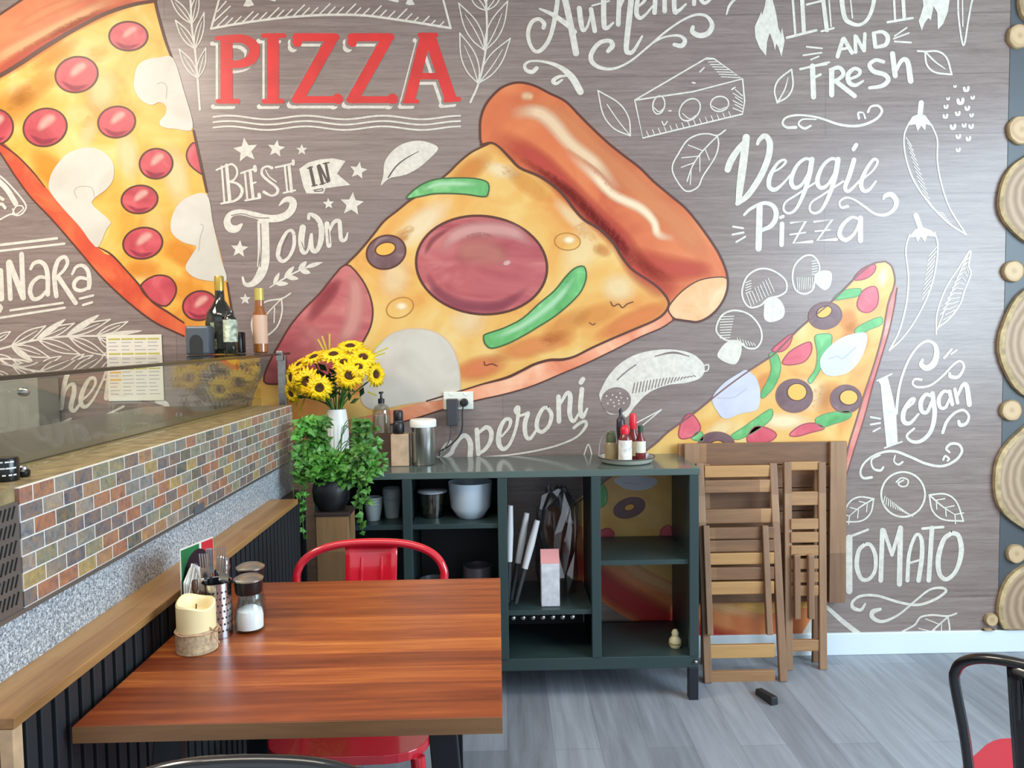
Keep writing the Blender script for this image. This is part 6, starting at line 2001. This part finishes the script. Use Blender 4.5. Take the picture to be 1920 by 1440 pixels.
done(A, 'lettering', 'chalk lettering reading and')
A = Art(LY)
A.line(1523, 124, 1525, 182, 10).line(1500, 130, 1554, 117, 4.5).line(1512, 127, 1550, 121, 3).line(1525, 146, 1538, 140, 5)
A.line(1559, 132, 1559, 178, 10).stroke([(1556, 131), (1573, 127), (1581, 138), (1573, 148), (1560, 153)], [6, 8, 8, 7, 6]).line(1566, 152, 1602, 180, 9)
A.stroke([(1589, 150), (1608, 142), (1612, 133), (1601, 129), (1590, 140), (1592, 155), (1604, 160), (1618, 152)], [5, 6, 7, 7, 9, 9, 7, 4])
A.stroke([(1656, 116), (1641, 113), (1630, 122), (1638, 134), (1658, 140), (1665, 150), (1654, 161), (1630, 165)], [7, 7, 8, 9, 9, 9, 8, 6])
A.line(1673, 101, 1678, 142, 10).stroke([(1679, 134), (1690, 114), (1701, 116), (1707, 152)], [6, 8, 10, 11])
done(A, 'lettering', 'chalk lettering reading fresh')
A = Art(LY)
leaf(A, (1457, 193), (1484, 130), 32, 3.2, True, 3)
done(A, 'leaf_drawing')
A = Art(LY)
leaf(A, (1734, 97), (1784, 140), 38, 3.6, True, 2).line(1720, 96, 1736, 97, 3.5)
done(A, 'leaf_drawing')
A = Art(LY)
A.stroke([(1492, 239), (1475, 239), (1467, 231), (1475, 220), (1500, 216), (1535, 221), (1575, 234), (1610, 236), (1640, 225), (1653, 210), (1647, 199), (1633, 200), (1627, 210)], [6, 5, 4, 4, 4, 4, 5, 5, 5, 5, 5, 4, 5])
A.stroke([(1530, 224), (1505, 224), (1497, 233), (1508, 241), (1520, 236)], [2.5, 3, 4, 5, 4]).stroke([(1610, 222), (1609, 212), (1618, 212), (1622, 222)], [5, 4, 3, 4])
done(A, 'swirl_drawing')
A = Art(LY)
A.stroke([(1796, -8), (1797, 32), (1806, 86), (1815, 40), (1822, 3), (1830, -8)], 3.4).line(1804, -8, 1805, 50, 2.4)
done(A, 'leaf_drawing')
A = Art(LY)
for x, y, r in ((1790, 162, 3), (1811, 167, 6), (1800, 190, 7), (1823, 183, 4), (1777, 185, 3.5), (1773, 200, 4.5), (1772, 218, 5), (1813, 203, 5), (1795, 213, 5), (1786, 238, 6), (1807, 235, 4.5), (1820, 237, 5), (1796, 256, 5), (1815, 260, 5), (1796, 281, 4.5), (1821, 216, 4)):
    A.stroke([(x - r * .6, y - r * .3), (x - r * .4, y + r * .5), (x + r * .5, y + r * .4), (x + r * .7, y - r * .5)], r * .9)
done(A, 'seed_dots')


# chillies
def chilli(stem, cap, lft, rgt, hatch):
    A = Art(LY)
    A.stroke(stem, 10)
    A.fill(cap, False)
    A.stroke(lft, [3, 3, 3] + [3.4] * (len(lft) - 3)).stroke(rgt, 3)
    for x0, y0, x1, y1 in hatch:
        A.line(x0, y0, x1, y1, 1.8)
    return done(A, 'chilli_drawing')


chilli([(1727, 193), (1724, 222)], [(1700, 236), (1710, 219), (1722, 214), (1734, 216), (1750, 238), (1736, 233), (1734, 245), (1727, 236), (1720, 246), (1716, 233)],
       [(1704, 230), (1695, 255), (1697, 290), (1709, 330), (1728, 363), (1752, 393), (1780, 420), (1811, 440)], [(1746, 234), (1757, 262), (1757, 300), (1764, 342), (1780, 390), (1811, 440)],
       [(1698 + k * 2.6 + (0 if k < 9 else (k - 9) * 1.0), 258 + k * 9, 1709 + k * 3.0, 274 + k * 9) for k in range(14)] + [(1760 + 3 * k, 398 + 4 * k, 1768 + 3 * k, 400 + 4 * k) for k in range(6)])
chilli([(1717, 404), (1727, 432)], [(1702, 446), (1716, 430), (1730, 426), (1746, 432), (1756, 444), (1738, 442), (1734, 454), (1726, 444), (1720, 454), (1716, 444)],
       [(1705, 440), (1698, 470), (1703, 520), (1699, 570), (1686, 620), (1667, 657)], [(1752, 436), (1758, 462), (1753, 508), (1740, 553), (1715, 602), (1690, 636), (1667, 657)],
       [(1757 - k * 1.6, 462 + k * 9, 1741 - k * 1.4, 480 + k * 9) for k in range(10)])
A = Art(LY)
A.stroke([(1755, 627), (1756, 592), (1765, 560), (1779, 530), (1799, 500), (1819, 470), (1816, 498), (1820, 514), (1808, 545), (1800, 570), (1780, 597), (1760, 613)], 3)
A.stroke([(1757, 618), (1775, 570), (1800, 510), (1816, 474)], 2.4)
for k in range(11):
    A.line(1762 + k * 4.6, 590 - k * 10, 1776 + k * 4.2, 578 - k * 9.6, 2)
    A.line(1768 + k * 4.4, 600 - k * 10, 1790 + k * 2.6, 588 - k * 7.6, 1.6)
done(A, 'leaf_drawing')

# VEGGIE PIZZA
A = Art(LY)
A.stroke([(1364, 318), (1370, 302), (1384, 280), (1400, 262)], [12, 13, 11, 9])
A.stroke([(1399, 258), (1394, 300), (1388, 345), (1384, 380)], [14, 15, 14, 10])
A.stroke([(1382, 382), (1402, 366), (1425, 332), (1440, 296), (1443, 268), (1434, 255), (1424, 262), (1420, 270)], [8, 11, 12, 12, 12, 10, 8, 6])
A.stroke([(1447, 324), (1463, 315), (1473, 304), (1468, 300), (1456, 308), (1443, 332), (1442, 350), (1452, 356), (1466, 346), (1482, 328)], [4, 4, 5, 5, 6, 9, 9, 8, 5, 4])
for ox in (0, 49):
    A.stroke([(1522 + ox, 301), (1509 + ox, 298), (1493 + ox, 312), (1483 + ox, 338), (1489 + ox, 352), (1503 + ox, 346), (1518 + ox, 320)], [6, 6, 7, 9, 8, 6, 5])
    A.stroke([(1522 + ox, 299), (1517 + ox, 328), (1507 + ox, 362), (1492 + ox, 392), (1478 + ox, 400), (1469 + ox, 393), (1473 + ox, 379), (1494 + ox, 365), (1532 + ox, 340)], [10, 10, 8, 6, 5, 4.5, 4, 4, 4])
A.stroke([(1601, 300), (1592, 330), (1584, 352), (1592, 358), (1612, 338)], [9, 9, 8, 6, 4]).stroke([(1600, 280), (1605, 272)], 8)
A.stroke([(1615, 338), (1636, 320), (1645, 304), (1638, 299), (1625, 316), (1614, 342), (1618, 357), (1629, 356), (1642, 340)], [4, 4, 5, 6, 7, 9, 8, 6, 4])
A.stroke([(1589, 387), (1577, 389), (1574, 379), (1585, 371), (1600, 374), (1620, 387), (1640, 401), (1660, 403), (1676, 392), (1680, 377), (1671, 365), (1660, 367), (1656, 373)], [6, 5, 4, 4, 4, 5, 5, 6, 8, 10, 10, 8, 5])
done(A, 'lettering', 'chalk script lettering reading veggie')
A = Art(LY)
A.line(1424, 387, 1422, 466, 12).stroke([(1395, 403), (1408, 391), (1432, 381), (1450, 387), (1455, 405), (1446, 423), (1428, 432)], [5, 6, 7, 9, 10, 9, 7])
A.line(1466, 420, 1465, 459, 9).line(1463, 408, 1468, 406, 6)
A.stroke([(1482, 418), (1510, 415), (1487, 456), (1522, 453)], [4, 6, 5, 6], smooth=False).stroke([(1481, 440), (1510, 436)], 3)
A.stroke([(1526, 416), (1560, 412), (1532, 451), (1568, 449)], [4, 6, 5, 6], smooth=False).stroke([(1528, 434), (1556, 431)], 3)
A.stroke([(1611, 411), (1596, 408), (1579, 423), (1574, 441), (1586, 450), (1602, 437), (1612, 414)], [5, 6, 8, 9, 8, 6, 5]).line(1613, 409, 1613, 451, 10)
A.line(1374, 425, 1393, 428, 4).line(1373, 440, 1394, 436, 4).line(1380, 454, 1397, 444, 3.6)
done(A, 'lettering', 'chalk lettering reading pizza under veggie')


# mushrooms and salami
def mushroom(cap, stem, hatch):
    A = Art(LY)
    A.stroke(cap, 3.4, closed=True)
    A.fill(stem)
    for q in hatch:
        A.line(*q, 1.7)
    return done(A, 'mushroom_drawing')


mushroom([(1393, 560), (1392, 540), (1402, 517), (1425, 504), (1450, 508), (1472, 525), (1474, 545), (1460, 555), (1440, 560), (1425, 573), (1405, 576)],
         [(1436, 562), (1456, 558), (1470, 575), (1468, 595), (1446, 604), (1433, 598), (1432, 580)], [(1400 + 5 * k, 552 - 4 * k + (k % 3), 1408 + 5.4 * k, 574 - 3.4 * k) for k in range(9)] + [(1398, 530 + 5 * k, 1408, 526 + 5 * k) for k in range(5)])
mushroom([(1493, 545), (1486, 525), (1489, 500), (1505, 482), (1522, 479), (1534, 492), (1536, 508), (1528, 525), (1524, 542), (1510, 551)],
         [(1530, 512), (1545, 507), (1559, 512), (1557, 535), (1546, 544), (1532, 535), (1526, 524)], [(1494 + 3.6 * k, 520, 1496 + 3.4 * k, 545 - 0.6 * k) for k in range(9)] + [(1522, 490 + 5 * k, 1533, 488 + 5 * k) for k in range(6)])
mushroom([(1345, 625), (1344, 610), (1355, 590), (1378, 582), (1405, 590), (1424, 612), (1428, 635), (1418, 652), (1400, 652), (1385, 640), (1362, 638)],
         [(1366, 640), (1387, 642), (1390, 660), (1380, 682), (1362, 680), (1345, 668), (1352, 652)], [(1350, 592 + 5 * k + 2, 1376 - k, 593 + 5 * k, ) for k in range(9)] + [(1382 + 5 * k, 634 + 1.5 * k, 1386 + 5 * k, 648) for k in range(7)])
A = Art(LY)
A.fill([(1124, 745), (1128, 728), (1142, 703), (1166, 679), (1200, 662), (1248, 655), (1292, 661), (1316, 678), (1321, 695), (1311, 710), (1285, 718), (1252, 722), (1217, 736), (1192, 760), (1175, 782), (1165, 776), (1140, 775)])
A.stroke([(1318, 686), (1328, 684), (1327, 694), (1319, 697)], 2.4).line(1180, 800, 1240, 768, 2.4).line(1196, 805, 1240, 768, 2.4)
A.stroke([(1092, 862), (1100, 838), (1104, 834), (1109, 850), (1108, 862)], 2.6)
sd = done(A, 'salami_drawing')
A = Art(LY + 1)
A.ellipse(1155, 751, 28, 25, -10)
A.stroke([(1157, 712), (1175, 696), (1192, 684)], 2.4).stroke([(1228, 668), (1262, 661), (1292, 668)], [2, 4, 2])
for k in range(20):
    A.line(1186 + 6 * k, 740 - 1.9 * k - (0 if k > 4 else 3 - k), 1190 + 6 * k, 718 - 1.2 * k + 0.03 * k * k, 2)
A.build('hatching_pattern', M_paper, sd)
A = Art(LY + 2)
for k in range(14):
    a_, r_ = k * 2.4, 5 + 1.3 * k
    A.ellipse(1155 + r_ * math.cos(a_), 751 + r_ * .85 * math.sin(a_), 1.6, 1.6, 0, 8)
A.build('speckles', M_chalk, sd)

# PEPPERONI
A = Art(LY)
A.stroke([(822, 856), (834, 838), (845, 828)], [5, 8, 5]).stroke([(826, 862), (845, 850), (850, 840), (862, 822), (873, 817), (882, 832), (881, 862)], [4, 8, 8, 8, 9, 10, 10])
A.line(894, 806, 897, 851, 9).stroke([(897, 812), (912, 801), (921, 810), (919, 828), (909, 843), (896, 851)], [5, 8, 9, 8, 7, 6])
A.stroke([(941, 818), (954, 802), (957, 788), (947, 787), (937, 806), (935, 830), (943, 842), (956, 832), (968, 800), (972, 765), (966, 770), (974, 779), (990, 774)], [4, 5, 7, 7, 9, 10, 8, 6, 6, 8, 7, 5, 5])
A.stroke([(990, 775), (984, 795), (986, 817), (994, 822), (1006, 806)], [8, 9, 8, 7, 5])
A.stroke([(1027, 765), (1018, 766), (1008, 785), (1007, 803), (1016, 810), (1029, 798), (1034, 778), (1027, 765)], [7, 7, 8, 8, 7, 7, 8, 7])
A.line(1047, 744, 1048, 790, 9).stroke([(1049, 760), (1062, 738), (1069, 742), (1068, 775), (1075, 790), (1086, 774)], [5, 7, 9, 9, 7, 4])
A.stroke([(1091, 730), (1088, 765), (1092, 782), (1101, 766)], [9, 9, 8, 4]).stroke([(1089, 717), (1093, 711)], 9)
A.stroke([(1076, 802), (1086, 794), (1097, 790), (1098, 800), (1080, 820), (1045, 835), (1005, 845), (955, 853), (900, 858)], [6, 6, 6, 6, 4, 3.6, 3.4, 3, 3])
done(A, 'lettering', 'chalk script lettering reading pepperoni behind the charger cable')

# VEGAN
A = Art(LY)
A.fill([(1646, 713), (1664, 706), (1674, 745), (1680, 775), (1683, 831), (1662, 838), (1655, 770), (1651, 722)], False)
A.line(1644, 714, 1672, 701, 3).line(1658, 840, 1691, 828, 3)
A.stroke([(1680, 775), (1686, 725), (1700, 682), (1718, 653), (1736, 640), (1751, 645), (1756, 662), (1750, 682), (1737, 690), (1727, 684), (1729, 675)], [6, 5, 4.5, 4.5, 5, 7, 10, 12, 11, 9, 6])
A.stroke([(1696, 768), (1710, 757), (1714, 748), (1706, 751), (1694, 772), (1694, 790), (1706, 793), (1722, 776)], [4, 5, 6, 7, 9, 9, 7, 4])
A.stroke([(1745, 742), (1735, 740), (1726, 754), (1728, 771), (1738, 772), (1747, 752)], [7, 7, 9, 8, 7, 6]).stroke([(1748, 738), (1752, 776), (1745, 808), (1728, 826), (1710, 828), (1700, 817), (1714, 803)], [9, 9, 8, 7, 6, 5, 4])
A.stroke([(1779, 735), (1769, 734), (1760, 747), (1762, 763), (1772, 764), (1780, 748)], [6, 6, 8, 7, 6, 5]).line(1780, 734, 1785, 758, 7.5)
A.line(1790, 730, 1795, 755, 7).stroke([(1795, 742), (1804, 723), (1812, 724), (1817, 758)], [5, 7, 9, 10])
A.line(1632, 782, 1650, 785, 3.6).line(1632, 796, 1650, 793, 3.6).line(1637, 809, 1650, 802, 3.2)
done(A, 'lettering', 'chalk lettering reading vegan')
A = Art(LY)
A.stroke([(1727, 712), (1715, 711), (1711, 720), (1722, 726), (1745, 722), (1768, 704), (1787, 684), (1800, 677), (1807, 688), (1797, 706), (1782, 706), (1780, 700)], [5, 4, 4, 4, 4, 4, 4, 4, 5, 6, 7, 5])
A.stroke([(1770, 671), (1784, 655)], [5, 4]).stroke([(1783, 664), (1794, 656)], 3)
A.stroke([(1767, 811), (1775, 790), (1790, 774), (1806, 769), (1816, 780), (1811, 794), (1800, 797), (1797, 790)], [6, 6, 5, 5, 5, 6, 7, 6])
done(A, 'swirl_drawing')
A = Art(LY)
A.stroke([(1634, 895), (1618, 896), (1613, 884), (1622, 866), (1645, 851), (1675, 846), (1705, 856), (1735, 869), (1765, 874), (1790, 864), (1803, 847), (1798, 834), (1783, 832), (1774, 841), (1780, 848)], [5, 5, 4, 4, 4, 5, 5, 5, 5, 5, 5, 5, 5, 5, 4])
A.stroke([(1650, 853), (1634, 862), (1637, 878), (1650, 882), (1656, 876)], [3, 3.4, 4, 5, 4]).stroke([(1678, 854), (1676, 865), (1684, 871), (1692, 866)], [3, 3, 4, 4]).stroke([(1768, 862), (1772, 855), (1779, 860), (1776, 864)], 4)
done(A, 'swirl_drawing')
A = Art(LY)
A.stroke([(1693 + 41 * math.cos(k * math.pi / 10), 927 + 42 * math.sin(k * math.pi / 10)) for k in range(20)], 3.6, closed=True)
for k in range(13):
    A.line(1659 + 3.4 * k, 930 + 2.6 * k, 1664 + 4.6 * k - 8, 944 + 2.0 * k, 1.8)
A.stroke([(1680, 904), (1690, 896), (1702, 900), (1700, 910), (1690, 912), (1684, 906), (1694, 900)], 3)
done(A, 'tomato_drawing')
A = Art(LY)
leaf(A, (1742, 928), (1806, 977), 46, 3.2, True, 2, 3)
done(A, 'leaf_drawing')
A = Art(LY)
leaf(A, (1638, 935), (1577, 978), 44, 3.0, True, 2, 3)
done(A, 'leaf_drawing')
# TOMATO
A = Art(LY)
A.line(1592, 1008, 1592, 1108, 12).line(1583, 1010, 1627, 993, 4.5)
A.stroke([(1622, 1020), (1610, 1032), (1606, 1060), (1614, 1084), (1628, 1086), (1640, 1070), (1641, 1042), (1632, 1022), (1622, 1020)], [7, 8, 9, 8, 7, 7, 8, 7, 7])
A.line(1654, 994, 1651, 1088, 9).line(1657, 994, 1672, 1040, 7).line(1672, 1040, 1687, 990, 7).line(1688, 990, 1686, 1095, 10)
A.stroke([(1701, 1088), (1704, 1040), (1714, 1008), (1722, 1002), (1728, 1015), (1728, 1045), (1722, 1088)], [8, 7, 6, 6, 8, 9, 9]).line(1703, 1056, 1727, 1049, 4)
A.line(1747, 990, 1741, 1088, 9).line(1729, 991, 1768, 988, 5)
A.stroke([(1784, 999), (1769, 1012), (1759, 1045), (1761, 1075), (1774, 1086), (1792, 1070), (1802, 1035), (1797, 1005), (1784, 999)], [8, 9, 10, 9, 8, 8, 10, 9, 8])
done(A, 'lettering', 'tall chalk lettering reading tomato')
A = Art(LY)
A.stroke([(1608, 1143), (1598, 1138), (1599, 1127), (1615, 1117), (1645, 1117), (1685, 1129), (1720, 1134), (1752, 1124), (1773, 1109), (1765, 1102), (1742, 1106), (1715, 1127), (1685, 1152), (1655, 1165), (1636, 1158), (1636, 1147), (1650, 1142)],
         [6, 7, 5, 5, 5, 5, 5, 5, 5, 5, 4, 4, 4, 6, 8, 9, 6])
A.stroke([(1602, 1142), (1614, 1143), (1622, 1132)], [6, 6, 4])
done(A, 'swirl_drawing')
A = Art(LY)
A.stroke([(1668, 1212), (1688, 1187), (1714, 1172), (1726, 1157), (1748, 1153), (1776, 1155), (1793, 1150)], 3.6).stroke([(1777, 1157), (1780, 1182), (1772, 1212)], 3.4).stroke([(1716, 1212), (1745, 1185), (1776, 1157)], 3.4)
A.line(1752, 1178, 1750, 1205, 2.4).line(1765, 1167, 1764, 1200, 2).line(1735, 1160, 1760, 1170, 2).line(1722, 1178, 1746, 1184, 2)
done(A, 'leaf_drawing')
A = Art(LY)
A.stroke([(1550, 1138), (1580, 1165), (1632, 1205)], [7, 9, 10])
A.fill([(1544, 1212), (1546, 1192), (1580, 1186), (1612, 1196), (1626, 1212)], False)
A.fill([(1500, 1208), (1505, 1185), (1522, 1158), (1535, 1146), (1545, 1160), (1542, 1212)], False)
done(A, 'onion_drawing')

# cheese wedge and leaves near the top
A = Art(LY)
A.stroke([(1190, 188), (1325, 109), (1338, 110), (1392, 148), (1300, 172), (1190, 188)], 3, smooth=False).stroke([(1190, 188), (1205, 259), (1392, 214), (1396, 190), (1392, 148)], 3, smooth=False)
for (x, y, rx, ry, rt) in ((1235, 197, 11, 17, 10), (1293, 206, 17, 23, 40), (1349, 195, 17, 14, -10)):
    c_, s_ = math.cos(math.radians(rt)), math.sin(math.radians(rt))
    A.stroke([(x + rx * math.cos(k * math.pi / 8) * c_ - ry * math.sin(k * math.pi / 8) * s_, y + rx * math.cos(k * math.pi / 8) * s_ + ry * math.sin(k * math.pi / 8) * c_) for k in range(16)], 2.8, closed=True)
    A.stroke([(x - rx * .8, y + ry * .3), (x, y + ry * .75), (x + rx * .7, y + ry * .45)], 2)
for k in range(8):
    A.line(1388 - 7 * k, 146 - 5 * k, 1352 - 4 * k, 144 - 4.6 * k, 1.8)
for k in range(15):
    A.line(1216 + 11 * k, 255 - 2.6 * k, 1212 + 11 * k, 246 - 2.6 * k, 1.8)
for k in range(6):
    A.line(1392, 180 + 6 * k, 1378 - (k % 2) * 4, 168 + 7 * k, 2)
A.stroke([(1312, 135), (1316, 131), (1320, 127)], 3).line(1298, 155, 1303, 156, 3).line(1254, 208, 1258, 208, 3).stroke([(1241, 228), (1245, 235), (1251, 228)], 2.6).line(1372, 168, 1378, 164, 3)
done(A, 'cheese_drawing')
A = Art(LY)
leaf(A, (1182, 255), (1121, 170), 40, 2.6, False).stroke([(1182, 255), (1160, 228), (1138, 196)], 2.2)
done(A, 'leaf_drawing')
A = Art(LY)
A.stroke([(1360, 244), (1345, 254), (1328, 251), (1308, 253), (1288, 264), (1272, 288), (1261, 310), (1264, 330), (1285, 358), (1308, 351), (1318, 330), (1340, 296), (1347, 272), (1345, 255)], 2.8)
A.stroke([(1345, 255), (1315, 286), (1298, 312), (1288, 340)], 2.6).line(1318, 283, 1290, 272, 2).line(1310, 293, 1278, 296, 2).line(1302, 305, 1277, 314, 2).line(1312, 292, 1312, 322, 2).line(1322, 280, 1330, 300, 2).line(1296, 316, 1294, 346, 2)
done(A, 'leaf_drawing')

# ------------------------------------------------------------------ log slices on the wall right of the mural
LX0 = MXR - 0.005
M_bark = mat('dark_gap_print', (74, 78, 82), 0.45)


def ring_mat(name, stops):
    w = NT(name)
    tc = w.n('ShaderNodeTexCoord')
    ln = w.n('ShaderNodeVectorMath', operation='LENGTH')
    nz = w.noise(tc.outputs['Object'], 9, 3, 0.5)
    mp_ = w.n('ShaderNodeVectorMath', operation='MULTIPLY')
    mp_.inputs[1].default_value = (1, 0, 1)
    w.l(tc.outputs['Object'], mp_.inputs[0])
    w.l(mp_.outputs[0], ln.inputs[0])
    ad = w.n('ShaderNodeMath', operation='MULTIPLY_ADD')
    w.l(nz, ad.inputs[0])
    ad.inputs[1].default_value = 0.035
    w.l(ln.outputs['Value'], ad.inputs[2])
    mu = w.n('ShaderNodeMath', operation='MULTIPLY')
    w.l(ad.outputs[0], mu.inputs[0])
    mu.inputs[1].default_value = 190
    sn = w.n('ShaderNodeMath', operation='SINE')
    w.l(mu.outputs[0], sn.inputs[0])
    mr = w.n('ShaderNodeMapRange')
    mr.inputs[1].default_value, mr.inputs[2].default_value = -1.6, 1.6
    w.l(sn.outputs[0], mr.inputs[0])
    w.l(w.ramp(mr.outputs[0], stops), w.b.inputs['Base Color'])
    w.b.inputs['Roughness'].default_value = 0.6
    return w.m


M_ring = ring_mat('log_ring_wood', [(0.1, (140, 112, 88)), (0.5, (162, 134, 108)), (0.9, (180, 154, 126))])
M_ringp = ring_mat('pale_log_ring_wood', [(0.1, (176, 142, 104)), (0.6, (196, 166, 128))])
M_barkr = mat('pale_bark', (180, 156, 116), 0.7, noise=(30, 0.15))
tag(MB().box((LX0, WALL_Y - 0.006, 0.092), (3.19, WALL_Y, 2.995)).build('trim_1', M_bark, None, smooth=False), kind='structure')
for (px, py, r, big, lab) in ((1962, 372, 92, True, 'big round log slice, uppermost of the large ones on the right wall edge'), (1984, 640, 118, True, 'big round log slice level with the white vegan lettering'),
                              (1975, 893, 117, True, 'big round log slice level with the chalk tomato drawing'), (1962, 1133, 96, True, 'big round log slice just above the white baseboard'),
                              (1897, 509, 20, False, 'small round log slice in the gap under the uppermost large log slice'), (1893, 769, 20, False, 'small round log slice between the vegan-level and tomato-level large slices'),
                              (1902, 1037, 18, False, 'small round log slice above the lowest large log slice'), (1856, 1160, 12, False, 'tiny log slice at the left rim of the lowest large log slice'), (1851, 1187, 11, False, 'tiny log slice touching the baseboard beside the bottom leaf drawing'),
                              (1908, 70, 22, False, 'small log slice near the top right corner under a reddish one'), (1944, 10, 38, True, 'reddish log slice at the very top right corner'), (1912, 245, 26, False, 'small log slice above the uppermost large log slice')):
    c = atY(px, py, WALL_Y - 0.006)
    rr = r * WALL_Y / FPX
    t = thing('log_slice', lab, 'log slice', (c.x, WALL_Y - 0.006, c.z), 'log slices on the wall')
    th = 0.022 if big else 0.016
    pts = []
    rnd = random.Random(px)
    ph = rnd.random() * 6
    for k in range(40):
        a_ = 2 * math.pi * k / 40
        q = rr * (1 + 0.02 * math.sin(3 * a_ + ph) + 0.012 * math.sin(7 * a_ + 2 * ph))
        pts.append(Vector((q * math.cos(a_), 0, max(q * math.sin(a_), 0.097 - c.z))))
    o = MB().prism([p * 0.93 for p in pts], (0, -1, 0), th).build('cut_face', M_ring if big else M_ringp, None, smooth=False)
    o.parent = t
    ring = MB()
    n = len(pts)
    vs = [p * 0.93 for p in pts] + pts + [p * 0.93 + Vector((0, -th - 0.002, 0)) for p in pts] + [p + Vector((0, -th + 0.004, 0)) for p in pts]
    fs = []
    for k in range(n):
        q = (k + 1) % n
        fs += [(k, q, n + q, n + k), (2 * n + k, 3 * n + k, 3 * n + q, 2 * n + q), (n + k, n + q, 3 * n + q, 3 * n + k), (k, 2 * n + k, 2 * n + q, q)]
    ring.add(vs, fs)
    o = ring.build('bark_rim', M_barkr, None, smooth=False)
    o.parent = t
